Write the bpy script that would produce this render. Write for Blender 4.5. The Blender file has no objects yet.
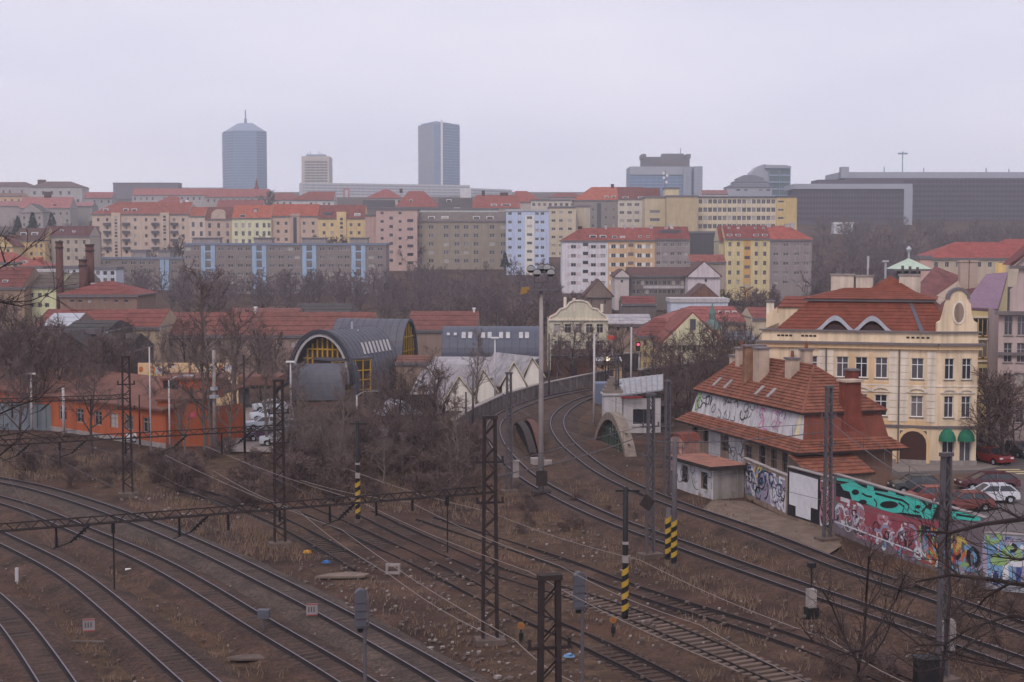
import bpy, math, random
from mathutils import Vector, Matrix
R = random.Random(7)
scene = bpy.context.scene
COL = scene.collection
# ---------------------------------------------------------------- camera
F = 1422.0                       # focal length in pixels of a 1024 px wide frame (50 mm)
TH = math.atan(91 / F)           # pitch below the horizontal
CZ = 20.0
cam_d = bpy.data.cameras.new('camera'); cam = bpy.data.objects.new('camera', cam_d); COL.objects.link(cam)
cam_d.sensor_width = 36; cam_d.lens = 36 * F / 1024; cam_d.clip_end = 12000; cam_d.clip_start = 0.5
cam.location = (0, 0, CZ); cam.rotation_euler = (math.pi / 2 - TH, 0, 0)
scene.camera = cam
# ---------------------------------------------------------------- world, sun, exposure
SUN_EL, SUN_AZ = math.radians(48), math.radians(200)      # azimuth clockwise from north (+Y)
W = bpy.data.worlds.new('World'); scene.world = W; W.use_nodes = True
nt = W.node_tree; nt.nodes.clear()
wo = nt.nodes.new('ShaderNodeOutputWorld'); bg = nt.nodes.new('ShaderNodeBackground')
sky = nt.nodes.new('ShaderNodeTexSky'); sky.sky_type = 'NISHITA'; sky.sun_disc = False
sky.sun_elevation = SUN_EL; sky.sun_rotation = SUN_AZ
mixn = nt.nodes.new('ShaderNodeMix'); mixn.data_type = 'RGBA'; mixn.inputs[0].default_value = 0.985
tc = nt.nodes.new('ShaderNodeTexCoord'); mp = nt.nodes.new('ShaderNodeMapping'); mp.inputs['Scale'].default_value = (1.0, 1.0, 3.5)
nz = nt.nodes.new('ShaderNodeTexNoise'); nz.inputs['Scale'].default_value = 3.0; nz.inputs['Detail'].default_value = 5
cr = nt.nodes.new('ShaderNodeValToRGB')
cr.color_ramp.elements[0].position = 0.3; cr.color_ramp.elements[1].position = 0.72
SKYC = (7.75, 7.6, 8.9)
cr.color_ramp.elements[0].color = (SKYC[0] * .9, SKYC[1] * .915, SKYC[2] * .95, 1)
cr.color_ramp.elements[1].color = (SKYC[0] * 1.08, SKYC[1] * 1.07, SKYC[2] * 1.03, 1)
L = nt.links.new
L(tc.outputs['Generated'], mp.inputs['Vector']); L(mp.outputs[0], nz.inputs['Vector']); L(nz.outputs[0], cr.inputs[0])
L(sky.outputs[0], mixn.inputs[6]); L(cr.outputs[0], mixn.inputs[7]); 
sxyz = nt.nodes.new('ShaderNodeSeparateXYZ'); L(tc.outputs['Generated'], sxyz.inputs[0])
mrz = nt.nodes.new('ShaderNodeMapRange'); mrz.inputs[1].default_value = 0.0; mrz.inputs[2].default_value = 0.3; mrz.inputs[3].default_value = 1.3; mrz.inputs[4].default_value = 1.0
L(sxyz.outputs[2], mrz.inputs[0])
mulz = nt.nodes.new('ShaderNodeMix'); mulz.data_type = 'RGBA'; mulz.blend_type = 'MULTIPLY'; mulz.inputs[0].default_value = 1.0
L(mixn.outputs[2], mulz.inputs[6]); L(mrz.outputs[0], mulz.inputs[7]); L(mulz.outputs[2], bg.inputs['Color'])
bg.inputs['Strength'].default_value = 0.1
L(bg.outputs[0], wo.inputs['Surface'])
sl = bpy.data.lights.new('sun', 'SUN'); so = bpy.data.objects.new('sun', sl); COL.objects.link(so)
sl.energy = 1.5; sl.angle = math.radians(22); sl.color = (1.0, 0.9, 0.8)
_sd = Vector((math.sin(SUN_AZ) * math.cos(SUN_EL), math.cos(SUN_AZ) * math.cos(SUN_EL), math.sin(SUN_EL)))
so.rotation_euler = _sd.to_track_quat('Z', 'Y').to_euler(); so.location = (0, -20, 60)
scene.view_settings.view_transform = 'Standard'; scene.view_settings.look = 'None'
scene.view_settings.exposure = 0.0; scene.view_settings.gamma = 1.0
try:
    scene.cycles.use_denoising = True; scene.cycles.denoiser = 'OPENIMAGEDENOISE'
    scene.cycles.max_bounces = 5; scene.cycles.diffuse_bounces = 2; scene.cycles.glossy_bounces = 2
    scene.cycles.filter_width = 1.5; scene.cycles.volume_bounces = 1; scene.cycles.transparent_max_bounces = 4
except Exception: pass
# ---------------------------------------------------------------- helpers: measuring
CT, ST = math.cos(TH), math.sin(TH)
def ray(px, py):
    u = (px - 512) / F; v = (341 - py) / F
    return Vector((u, CT + v * ST, -ST + v * CT))
def P(px, py, Y):
    d = ray(px, py); t = Y / d.y
    return Vector((t * d.x, Y, CZ + t * d.z))
def G(px, py, z=0.0):
    d = ray(px, py); t = (z - CZ) / d.z
    return Vector((t * d.x, t * d.y, z))
def hit(px, py, p0, n):
    d = ray(px, py); o = Vector((0, 0, CZ))
    return o + d * ((p0 - o).dot(n) / d.dot(n))
TERR = [(-200, 0), (235, 0), (330, .8), (420, 3), (500, 4.5), (600, 14), (800, 28), (1000, 45), (1400, 70), (2000, 101), (2700, 108), (9000, 108)]
def TZ(x, y):
    for (a, za), (b, zb) in zip(TERR, TERR[1:]):
        if y <= b:
            t = (y - a) / (b - a); return za + (zb - za) * t
    return 108
# ---------------------------------------------------------------- helpers: materials
def C(r, g, b, k=1.0):
    f = lambda c: ((c / 255 + .055) / 1.055) ** 2.4 if c > 10 else c / 255 / 12.92
    return tuple(min(.9, f(c) * k) for c in (r, g, b))
MATS = {}
def M(name, col=None, rough=.85, var=.18, scale=.8, metal=0.0, bump=0.0, bscale=12, rand=0.0, col2=None, streak=0.0, emit=None, spec=.3):
    """plain or weathered surface: base colour broken by two noises, optional rain streaks, per-object tint and bump"""
    if name in MATS: return MATS[name]
    m = bpy.data.materials.new(name); m.use_nodes = True; t = m.node_tree; n = t.nodes; l = t.links.new
    b = n['Principled BSDF']; b.inputs['Roughness'].default_value = rough; b.inputs['Metallic'].default_value = metal
    b.inputs['Specular IOR Level'].default_value = spec
    if emit:
        b.inputs['Emission Color'].default_value = (*emit[:3], 1); b.inputs['Emission Strength'].default_value = emit[3]
    if var == 0 and not rand:
        b.inputs['Base Color'].default_value = (*col, 1)
    else:
        g = n.new('ShaderNodeNewGeometry'); a = n.new('ShaderNodeTexNoise'); a.inputs['Scale'].default_value = scale; a.inputs['Detail'].default_value = 6; a.inputs['Roughness'].default_value = .65
        l(g.outputs['Position'], a.inputs['Vector'])
        rp = n.new('ShaderNodeValToRGB'); e = rp.color_ramp.elements; e[0].position = .3; e[1].position = .72
        c2 = col2 or tuple(c * (1 + var) for c in col); c1 = tuple(c * (1 - var) for c in col)
        e[0].color = (*c1, 1); e[1].color = (*[min(.95, c) for c in c2], 1)
        l(a.outputs[0], rp.inputs[0]); out = rp.outputs[0]
        if streak:
            mp = n.new('ShaderNodeMapping'); mp.inputs['Scale'].default_value = (1.6, 1.6, .12); l(g.outputs['Position'], mp.inputs['Vector'])
            s = n.new('ShaderNodeTexNoise'); s.inputs['Scale'].default_value = 1.2; s.inputs['Detail'].default_value = 4; l(mp.outputs[0], s.inputs['Vector'])
            mr = n.new('ShaderNodeMapRange'); mr.inputs[1].default_value = .42; mr.inputs[2].default_value = .7; mr.inputs[3].default_value = 1; mr.inputs[4].default_value = 1 - streak
            l(s.outputs[0], mr.inputs[0])
            mx = n.new('ShaderNodeMix'); mx.data_type = 'RGBA'; mx.blend_type = 'MULTIPLY'; mx.inputs[0].default_value = 1
            l(out, mx.inputs[6]); l(mr.outputs[0], mx.inputs[7]); out = mx.outputs[2]
        if rand:
            oi = n.new('ShaderNodeObjectInfo'); mr = n.new('ShaderNodeMapRange'); mr.inputs[3].default_value = 1 - rand; mr.inputs[4].default_value = 1 + rand
            l(oi.outputs['Random'], mr.inputs[0])
            mx = n.new('ShaderNodeMix'); mx.data_type = 'RGBA'; mx.blend_type = 'MULTIPLY'; mx.inputs[0].default_value = 1
            l(out, mx.inputs[6]); l(mr.outputs[0], mx.inputs[7]); out = mx.outputs[2]
        l(out, b.inputs['Base Color'])
        if bump:
            s = n.new('ShaderNodeTexNoise'); s.inputs['Scale'].default_value = bscale; s.inputs['Detail'].default_value = 3; l(g.outputs['Position'], s.inputs['Vector'])
            bp = n.new('ShaderNodeBump'); bp.inputs['Strength'].default_value = bump; bp.inputs['Distance'].default_value = .1
            l(s.outputs[0], bp.inputs['Height']); l(bp.outputs[0], b.inputs['Normal'])
    MATS[name] = m; return m
def _soft(c, s):
    m = sum(c) / 3; return tuple(m + (x - m) * s for x in c)
def wallm(r, g, b, k=1.0):
    return M('plaster_%d_%d_%d' % (r, g, b), _soft(C(r, g, b, k), .78), .9, .09, .35, streak=.18, bump=.15)
def roofm(r, g, b, k=1.0):
    return M('tiles_%d_%d_%d' % (r, g, b), _soft(C(r, g, b, k * .66), .84), .85, .3, .6, streak=.32, bump=.4, bscale=5)
M_GLASS = M('window_glass', C(66, 66, 76), .12, 0, spec=.6, rand=.5, scale=.1)
def _curtains(m):     # most panes dark, some with grey blinds, a few with white curtains
    t = m.node_tree; n = t.nodes; oi = [x for x in n if x.type == 'OBJECT_INFO'][0]; r = n.new('ShaderNodeValToRGB'); e = r.color_ramp.elements; r.color_ramp.interpolation = 'CONSTANT'
    for p, c in ((0, C(46, 46, 54)), (.38, C(66, 64, 72)), (.62, C(88, 84, 90)), (.78, C(120, 112, 112)), (.9, C(170, 162, 158))):
        q = e[0] if p == 0 else (e[1] if p == .38 else e.new(p)); q.position = p; q.color = (*c, 1)
    t.links.new(oi.outputs['Random'], r.inputs[0]); t.links.new(r.outputs[0], n['Principled BSDF'].inputs['Base Color'])
_curtains(M_GLASS)
M_WFRAME = M('white_window_frame', C(178, 170, 168), .6, .05)
M_DFRAME = M('dark_window_frame', C(70, 60, 58), .6, .05)
M_CONC = M('grey_concrete', C(150, 140, 138), .9, .2, .9, streak=.2, bump=.2)
M_PCONC = M('pale_concrete', C(185, 180, 182), .9, .12, .9, streak=.2)
M_STEEL = M('weathered_grey_steel', C(92, 86, 90), .7, .2, 2, metal=.2)
M_RUST = M('dark_rusty_steel', C(50, 40, 40), .85, .3, 3)
M_BLACK = M('black_paint', C(28, 26, 28), .6, .1)
M_YELLOW = M('yellow_paint', C(176, 142, 52), .6, .1)
M_WHITE = M('white_paint', C(222, 220, 220), .6, .06)
M_RED = M('red_paint', C(190, 45, 40), .6, .08)
M_BARK = M('grey_brown_bark', C(74, 62, 62), .95, .25, 4)
M_TWIG = M('brown_twigs', C(98, 82, 80), .95, .2, 2, rand=.15)
M_TWIG2 = M('red_brown_twigs', C(98, 80, 78), .95, .25, 1.2, rand=.15)
M_TIN = M('pale_sheet_metal', C(176, 176, 184), .5, .12, .8, metal=.1, streak=.15)
M_LEAD = M('dark_grey_sheet_roof', C(90, 89, 99), .55, .12, .6, metal=.1, streak=.15)
# ---------------------------------------------------------------- helpers: meshes
class MB:
    def __init__(s): s.v = []; s.f = []; s.m = []
    def face(s, pts, m=0):
        i = len(s.v); s.v += [tuple(p) for p in pts]; s.f.append(tuple(range(i, i + len(pts)))); s.m.append(m)
    def box(s, x0, y0, z0, x1, y1, z1, m=0):
        i = len(s.v)
        s.v += [(x0, y0, z0), (x1, y0, z0), (x1, y1, z0), (x0, y1, z0), (x0, y0, z1), (x1, y0, z1), (x1, y1, z1), (x0, y1, z1)]
        s.f += [(i, i + 3, i + 2, i + 1), (i + 4, i + 5, i + 6, i + 7), (i, i + 1, i + 5, i + 4), (i + 1, i + 2, i + 6, i + 5), (i + 2, i + 3, i + 7, i + 6), (i + 3, i, i + 4, i + 7)]
        s.m += [m] * 6
    def bar(s, a, b, w, h=None, m=0, up=(0, 0, 1)):
        a = Vector(a); b = Vector(b); h = h or w; d = (b - a).normalized(); u = Vector(up)
        if abs(d.dot(u)) > .98: u = Vector((0, 1, 0))
        x = d.cross(u).normalized() * (w / 2); y = x.cross(d).normalized() * (h / 2); i = len(s.v)
        for p in (a, b): s.v += [tuple(p - x - y), tuple(p + x - y), tuple(p + x + y), tuple(p - x + y)]
        s.f += [(i, i + 1, i + 5, i + 4), (i + 1, i + 2, i + 6, i + 5), (i + 2, i + 3, i + 7, i + 6), (i + 3, i, i + 4, i + 7), (i + 3, i + 2, i + 1, i), (i + 4, i + 5, i + 6, i + 7)]
        s.m += [m] * 6
    def tube(s, pts, rad, n=6, m=0, caps=True):
        pts = [Vector(p) for p in pts]; k = len(pts)
        if not hasattr(rad, '__len__'): rad = [rad] * k
        i0 = len(s.v); x = None
        for j, p in enumerate(pts):
            d = (pts[min(j + 1, k - 1)] - pts[max(j - 1, 0)]).normalized()
            if x is None:
                x = d.cross(Vector((0, 0, 1)))
                if x.length < .05: x = d.cross(Vector((0, 1, 0)))
            x = (x - d * x.dot(d)).normalized(); y = d.cross(x)
            for q in range(n):
                a = 2 * math.pi * q / n; s.v.append(tuple(p + (x * math.cos(a) + y * math.sin(a)) * rad[j]))
        for j in range(k - 1):
            for q in range(n):
                a = i0 + j * n + q; b = i0 + j * n + (q + 1) % n
                s.f.append((a, b, b + n, a + n)); s.m.append(m)
        if caps and n > 2:
            s.f += [tuple(i0 + q for q in reversed(range(n))), tuple(i0 + (k - 1) * n + q for q in range(n))]; s.m += [m, m]
    def cyl(s, x, y, z0, z1, r, n=10, m=0, r2=None): s.tube([(x, y, z0), (x, y, z1)], [r, r if r2 is None else r2], n, m)
    def prism(s, poly, off, m=0, mend=None):
        """closed solid: polygon (list of points) pushed along off"""
        n = len(poly); i = len(s.v); off = Vector(off)
        s.v += [tuple(p) for p in poly] + [tuple(Vector(p) + off) for p in poly]
        for q in range(n): s.f.append((i + q, i + (q + 1) % n, i + n + (q + 1) % n, i + n + q)); s.m.append(m)
        s.f += [tuple(i + q for q in reversed(range(n))), tuple(i + n + q for q in range(n))]
        s.m += [m if mend is None else mend] * 2
    def mesh(s, name, mats):
        me = bpy.data.meshes.new(name); me.from_pydata(s.v, [], s.f)
        for m in (mats if isinstance(mats, (list, tuple)) else [mats]): me.materials.append(m)
        if any(s.m): me.polygons.foreach_set('material_index', s.m)
        me.update(); return me
def obj(name, mb, mats=None, parent=None, loc=None, rz=0.0, smooth=False):
    me = mb.mesh(name, mats) if isinstance(mb, MB) else mb
    if smooth: me.polygons.foreach_set('use_smooth', [True] * len(me.polygons))
    o = bpy.data.objects.new(name, me); COL.objects.link(o)
    if parent: o.parent = parent
    if loc is not None: o.location = loc
    if rz: o.rotation_euler = (0, 0, rz)
    return o
def tag(o, label, cat, group=None):
    o['label'] = label; o['category'] = cat
    if group: o['group'] = group
    return o
def thing(name, label, cat, loc=(0, 0, 0), rz=0.0, group=None):
    o = bpy.data.objects.new(name, None); COL.objects.link(o); o.empty_display_size = .5
    o.location = loc; o.rotation_euler = (0, 0, rz); return tag(o, label, cat, group)
def kind(o, k): o['kind'] = k; return o
def dup(root, loc, rz=0.0, label=None, group=None, sc=None):
    def cp(o, par):
        c = o.copy(); COL.objects.link(c)
        if par: c.parent = par
        for ch in o.children: cp(ch, c)
        return c
    r = cp(root, None); r.location = loc; r.rotation_euler = (0, 0, rz)
    if label: r['label'] = label
    if group: r['group'] = group
    if sc: r.scale = sc if hasattr(sc, '__len__') else (sc, sc, sc)
    return r
def facade(mb, o, u, w, h, ops, dep=.2, m=0, mr=None):
    """wall w x h from o along unit u with real openings (u0,u1,v0,v1) and their reveals"""
    o = Vector(o); u = Vector(u); z = Vector((0, 0, 1)); inn = Vector((-u.y, u.x, 0)); mr = m if mr is None else mr
    us = sorted(set([0, w] + [round(a, 4) for q in ops for a in q[:2]])); vs = sorted(set([0, h] + [round(a, 4) for q in ops for a in q[2:4]]))
    rq = [tuple(round(a, 4) for a in q[:4]) for q in ops]
    for vi in range(len(vs) - 1):
        run = None
        for ui in range(len(us) - 1):
            a, b, c, d = us[ui], us[ui + 1], vs[vi], vs[vi + 1]
            hole = any(q[0] <= a and b <= q[1] and q[2] <= c and d <= q[3] for q in rq)
            if hole:
                if run is not None: mb.face([o + u * run + z * c, o + u * a + z * c, o + u * a + z * d, o + u * run + z * d], m); run = None
            elif run is None: run = a
        if run is not None: mb.face([o + u * run + z * c, o + u * w + z * c, o + u * w + z * d, o + u * run + z * d], m)
    for a, b, c, d in rq:
        p = [o + u * a + z * c, o + u * b + z * c, o + u * b + z * d, o + u * a + z * d]; q = [x + inn * dep for x in p]
        for k in range(4): mb.face([p[k], q[k], q[(k + 1) % 4], p[(k + 1) % 4]], mr)
WM = {}
def win_mesh(w, h, style='two', fr=M_WFRAME, gl=M_GLASS):
    k = (round(w, 2), round(h, 2), style, fr.name, gl.name)
    if k in WM: return WM[k]
    mb = MB(); t = min(.09, w * .065); a = w / 2
    mb.face([(-a, 0, 0), (a, 0, 0), (a, 0, h), (-a, 0, h)], 1)
    for x0, x1, z0, z1 in ((-a, -a + t, 0, h), (a - t, a, 0, h), (-a + t, a - t, 0, t), (-a + t, a - t, h - t, h)): mb.box(x0, -.06, z0, x1, .01, z1, 0)
    if style != 'one':
        mb.box(-t / 2, -.055, t, t / 2, .01, h - t, 0)
        if style == 'cross': mb.box(-a + t, -.05, h * .66, a - t, .01, h * .66 + t, 0)
        if style == 'three': mb.box(-a / 3, -.052, t, -a / 3 + t, .01, h - t, 0); mb.box(a / 3, -.052, t, a / 3 + t, .01, h - t, 0)
    WM[k] = mb.mesh('window', [fr, gl]); return WM[k]
def put_windows(root, o, u, ops, dep=.2, style='two', fr=M_WFRAME, sill=None, name='window'):
    u = Vector(u); inn = Vector((-u.y, u.x, 0)); rz = math.atan2(u.y, u.x)
    for q in ops:
        a, b, c, d = q[:4]; st = q[4] if len(q) > 4 else style
        if st is None: continue
        wo = obj(name, win_mesh(b - a, d - c, st, fr), parent=root, loc=Vector(o) + u * ((a + b) / 2) + Vector((0, 0, c)) + inn * (dep * .8), rz=rz)
        if sill:
            s = MB(); s.box(-(b - a) / 2 - .1, -dep * .8 - .08, -.1, (b - a) / 2 + .1, -dep * .8 + .02, -.02); obj('sill', s, sill, wo)
# ---------------------------------------------------------------- ground
def ground_material():
    m = bpy.data.materials.new('railway_ground_and_fields'); m.use_nodes = True; t = m.node_tree; n = t.nodes; l = t.links.new
    b = n['Principled BSDF']; b.inputs['Roughness'].default_value = .95; b.inputs['Specular IOR Level'].default_value = .15
    g = n.new('ShaderNodeNewGeometry')
    def noise(s, d=6, r=.6, sc=None):
        x = n.new('ShaderNodeTexNoise'); x.inputs['Scale'].default_value = s; x.inputs['Detail'].default_value = d; x.inputs['Roughness'].default_value = r
        if sc:
            mp = n.new('ShaderNodeMapping'); mp.inputs['Scale'].default_value = sc; mp.inputs['Rotation'].default_value = (0, 0, .5); l(g.outputs['Position'], mp.inputs['Vector']); l(mp.outputs[0], x.inputs['Vector'])
        else: l(g.outputs['Position'], x.inputs['Vector'])
        return x.outputs[0]
    def ramp(f, st):
        r = n.new('ShaderNodeValToRGB'); e = r.color_ramp.elements
        while len(e) < len(st): e.new(.5)
        for q, (p, c) in zip(e, st): q.position = p; q.color = (*c, 1)
        l(f, r.inputs[0]); return r.outputs[0]
    def mix(f, a, c, mode='MIX', fac=None):
        x = n.new('ShaderNodeMix'); x.data_type = 'RGBA'; x.blend_type = mode
        if fac is None: l(f, x.inputs[0])
        else: x.inputs[0].default_value = fac
        l(a, x.inputs[6]); l(c, x.inputs[7]); return x.outputs[2]
    earth = ramp(noise(.16, 8, .68), [(.3, C(48, 36, 33)), (.5, C(72, 54, 48)), (.72, C(106, 82, 69))])
    grass = ramp(noise(.9, 6, .7), [(.35, C(58, 45, 38)), (.7, C(108, 85, 68))])
    msk = ramp(noise(.07, 5, .62, (1, .55, 1)), [(.47, (0, 0, 0)), (.6, (1, 1, 1))])
    c = mix(msk, earth, grass)
    rust = ramp(noise(.11, 6, .6, (.5, 1.4, 1)), [(.55, (0, 0, 0)), (.68, (.6, .6, .6))])
    rc = n.new('ShaderNodeRGB'); rc.outputs[0].default_value = (*C(98, 68, 54), 1)
    c = mix(rust, c, rc.outputs[0])
    grit = ramp(noise(7, 4, .75), [(.35, (.55, .55, .55)), (.5, (.95, .95, .95)), (.72, (1.35, 1.33, 1.32))])
    c = mix(None, c, grit, 'MULTIPLY', 1)
    spots = n.new('ShaderNodeTexVoronoi'); spots.inputs['Scale'].default_value = 2.2; l(g.outputs['Position'], spots.inputs['Vector'])
    sp = ramp(spots.outputs['Distance'], [(.07, (1, 1, 1)), (.12, (0, 0, 0))]); sm = ramp(noise(.12, 4), [(.52, (0, 0, 0)), (.62, (.55, .55, .55))])
    lc = n.new('ShaderNodeRGB'); lc.outputs[0].default_value = (*C(150, 140, 135), 1)
    c = mix(mix(None, sp, sm, 'MULTIPLY', 1), c, lc.outputs[0])
    l(c, b.inputs['Base Color'])
    bp = n.new('ShaderNodeBump'); bp.inputs['Strength'].default_value = .6; bp.inputs['Distance'].default_value = .15
    l(noise(5, 5, .7), bp.inputs['Height']); l(bp.outputs[0], b.inputs['Normal'])
    return m
mb = MB()
xs = [-1500, -900, -500, -300, -200, -150] + list(range(-120, 121, 6)) + [150, 200, 300, 500, 900, 1500]
ys = [-80, -20, 10] + list(range(30, 200, 5)) + list(range(200, 560, 20)) + [600, 650, 700, 800, 900, 1000, 1200, 1400, 1700, 2000, 2300, 2700]
def bump(x, y):
    return 0.0 if y > 235 else .12 * (math.sin(x * .31 + 1.3 * math.sin(y * .17)) * math.cos(y * .23) - 1.2)
for y in ys:
    for x in xs: mb.v.append((x, y, TZ(x, y) + bump(x, y)))
nx = len(xs)
for j in range(len(ys) - 1):
    for i in range(nx - 1): mb.f.append((j * nx + i, j * nx + i + 1, (j + 1) * nx + i + 1, (j + 1) * nx + i)); mb.m.append(0)
kind(obj('ground', mb, ground_material(), smooth=True), 'structure')
# ---------------------------------------------------------------- polyline tools
def spline(pts, step=1.0):
    pts = [Vector((p[0], p[1], 0)) for p in pts]; out = []
    q = [pts[0] * 2 - pts[1]] + pts + [pts[-1] * 2 - pts[-2]]
    for i in range(1, len(q) - 2):
        a, b, c, d = q[i - 1:i + 3]; k = max(2, int((c - b).length / .5))
        for j in range(k):
            t = j / k
            out.append(.5 * (2 * b + (c - a) * t + (2 * a - 5 * b + 4 * c - d) * t * t + (3 * b - a - 3 * c + d) * t ** 3))
    out.append(pts[-1])
    for _ in range(40):                       # relax the traced line so the rails run smoothly
        out = [out[0]] + [(out[i - 1] + out[i] * 2 + out[i + 1]) / 4 for i in range(1, len(out) - 1)] + [out[-1]]
    res = [out[0]]; acc = 0
    for a, b in zip(out, out[1:]):
        s = (b - a).length; 
        if s == 0: continue
        while acc + s >= step:
            t = (step - acc) / s; a = a + (b - a) * t; res.append(a.copy()); s = (b - a).length; acc = 0
        acc += s
    return res
def offs(line, d):
    out = []
    for i, p in enumerate(line):
        t = (line[min(i + 1, len(line) - 1)] - line[max(i - 1, 0)]).normalized()
        out.append(p + Vector((-t.y, t.x, 0)) * d)
    return out
def sweep(mb, line, prof, mats):
    """closed profile [(sideways, up)] carried along line"""
    k = len(prof); i0 = len(mb.v)
    for i, p in enumerate(line):
        t = (line[min(i + 1, len(line) - 1)] - line[max(i - 1, 0)]).normalized(); nrm = Vector((-t.y, t.x, 0))
        for s, z in prof: mb.v.append((p.x + nrm.x * s, p.y + nrm.y * s, p.z + z))
    for i in range(len(line) - 1):
        for q in range(k):
            a = i0 + i * k + q; b = i0 + i * k + (q + 1) % k
            mb.f.append((a, a + k, b + k, b)); mb.m.append(mats[q])
    mb.f.append(tuple(i0 + q for q in range(k))); mb.m.append(mats[0])
    mb.f.append(tuple(i0 + (len(line) - 1) * k + q for q in reversed(range(k)))); mb.m.append(mats[0])
# ---------------------------------------------------------------- railway tracks
M_HEAD = M('polished_rail_head', C(126, 116, 124), .5, .2, 2, metal=.6)
M_RHEAD = M('dull_rail_head', C(70, 56, 54), .7, .25, 2, metal=.2)
M_RSIDE = M('rusty_rail_side_and_shade', C(34, 26, 27), .85, .2, 2)
M_SLEEP = M('oily_timber_sleeper', C(72, 58, 54), .9, .25, 1.5, rand=.2)
M_CSLEEP = M('worn_concrete_sleeper', C(100, 84, 76), .9, .2, 1.5, rand=.22)
def ballast_mat(nm, a, b):
    m = M(nm, a, .95, .3, .35, col2=b, bump=.9, bscale=9); t = m.node_tree; n = t.nodes
    bs = n['Principled BSDF']; src = bs.inputs['Base Color'].links[0].from_socket
    g = [x for x in n if x.type == 'NEW_GEOMETRY'][0]; v = n.new('ShaderNodeTexVoronoi'); v.inputs['Scale'].default_value = 7
    t.links.new(g.outputs['Position'], v.inputs['Vector'])
    mr = n.new('ShaderNodeMapRange'); mr.inputs[1].default_value = 0; mr.inputs[2].default_value = 1; mr.inputs[3].default_value = .62; mr.inputs[4].default_value = 1.4
    sx = n.new('ShaderNodeSeparateColor'); t.links.new(v.outputs['Color'], sx.inputs[0]); t.links.new(sx.outputs[0], mr.inputs[0])
    mx = n.new('ShaderNodeMix'); mx.data_type = 'RGBA'; mx.blend_type = 'MULTIPLY'; mx.inputs[0].default_value = 1
    t.links.new(src, mx.inputs[6]); t.links.new(mr.outputs[0], mx.inputs[7]); t.links.new(mx.outputs[2], bs.inputs['Base Color']); return m
M_BALL = ballast_mat('brown_track_ballast', C(50, 37, 33), C(92, 68, 56))
M_BALLG = ballast_mat('grey_brown_ballast', C(66, 55, 50), C(94, 78, 70))
SL = MB(); SL.box(-1.25, -.12, -.16, 1.25, .12, .0); SLM = SL.mesh('sleeper', M_SLEEP)
SLC = MB(); SLC.box(-1.25, -.14, -.16, 1.25, .14, .0); SLCM = SLC.mesh('sleeper', M_CSLEEP)
TRACKS = {}
def track(key, label, rail_px, side, sleeper='wood', head=M_HEAD, bed=M_BALL, bedh=.22, ext=None, lift=0, buried=False):
    """rail_px: image trace of one rail; side: +1 if the other rail lies to the left of the direction of travel"""
    pts = [G(x, y, .4) for x, y in rail_px]
    pts = [(p.x, p.y) for p in pts]
    if ext: pts = pts + ext
    one = spline(pts, .62); cl = offs(one, .75 * side)
    cl = spline([(p.x, p.y) for p in cl[::6]] + [(cl[-1].x, cl[-1].y)], .62); TRACKS[key] = cl
    zt = bedh + lift if not buried else -.15
    root = thing('railway_track', label, 'railway track', (cl[0].x, cl[0].y, 0), 0, 'railway tracks')
    off = Vector((cl[0].x, cl[0].y, 0)); loc = [p - off for p in cl]
    b = MB(); sweep(b, [p + Vector((0, 0, lift)) for p in loc[::2] + [loc[-1]]], [(-2.9, -.35 - lift), (-1.25, bedh - .008), (1.25, bedh - .012), (2.9, -.35 - lift)], [0, 0, 0, 0])
    if not buried: obj('ballast_bed', b, bed, root)
    for sd in (-.7525, .7525):
        m = MB(); sweep(m, [p + Vector((0, 0, zt)) for p in offs(loc, sd)], [(-.15, 0), (-.06, .045), (-.038, .16), (.038, .16), (.06, .045), (.15, 0)], [0, 0, 1, 0, 0, 0])  # overwide dark foot: tie plates plus the rail's shadow built into its shape
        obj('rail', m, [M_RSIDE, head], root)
    far = MB(); cnt = 0
    for i in range(1, len(cl) - 1):
        p = cl[i]; t = (cl[i + 1] - cl[i - 1]).normalized(); a = math.atan2(t.y, t.x) - math.pi / 2 + R.uniform(-.03, .03)
        vis = 40 < p.y < 106 and abs(p.x) < p.y * .375 + 1 and p.y > 60
        if vis and cnt < 295:
            cnt += 1; o = obj('sleeper', SLCM if sleeper == 'conc' and p.y < 83 else SLM, parent=root, loc=(p.x - off.x, p.y - off.y, zt + R.uniform(-.012, .006) + (.09 if buried and sleeper == 'conc' and p.y < 83 else 0)), rz=a)
        else:
            x, y = math.cos(a), math.sin(a); q = loc[i]
            far.bar((q.x - x * 1.25, q.y - y * 1.25, zt - .07), (q.x + x * 1.25, q.y + y * 1.25, zt - .07), .25, .14)
    if far.f: kind(obj('distant_sleepers', far, M_SLEEP, root), 'stuff')
    return root
track('T1', 'curved track in the bottom left corner, nearest of all', [(0, 592), (14, 603), (29, 618), (54, 650.6), (77, 682), (92, 706)], -1, ext=[(-14.6, 54)])
track('T2', 'curved track second from the bottom left corner', [(0, 529.5), (38, 547), (86, 572), (154, 626), (221, 682), (270, 727)], -1, ext=[(-9.5, 50)])
track('T3', 'track third from the left, along the rusty ballast strip', [(0, 495), (38, 505), (96, 529.5), (154, 552.6), (215, 585), (269, 618), (342, 659), (380, 682), (440, 721)], -1)
track('T4', 'double railed track with grey ballast beside the rubbish strewn strip', [(0, 476.5), (38, 483), (96, 500), (165, 524.5), (230.6, 552.6), (288, 580.6), (342, 607), (380, 628), (438, 659), (477, 682), (530, 714)], -1, bed=M_BALLG)
track('M3', 'rusty disused siding right of the rubbish, before the tall lattice mast', [(300, 497), (350, 517), (400, 540), (450, 562), (512, 594), (539, 606), (612, 634.5), (662, 659.5), (700, 678), (760, 711)], -1, head=M_RHEAD, buried=True)
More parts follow.
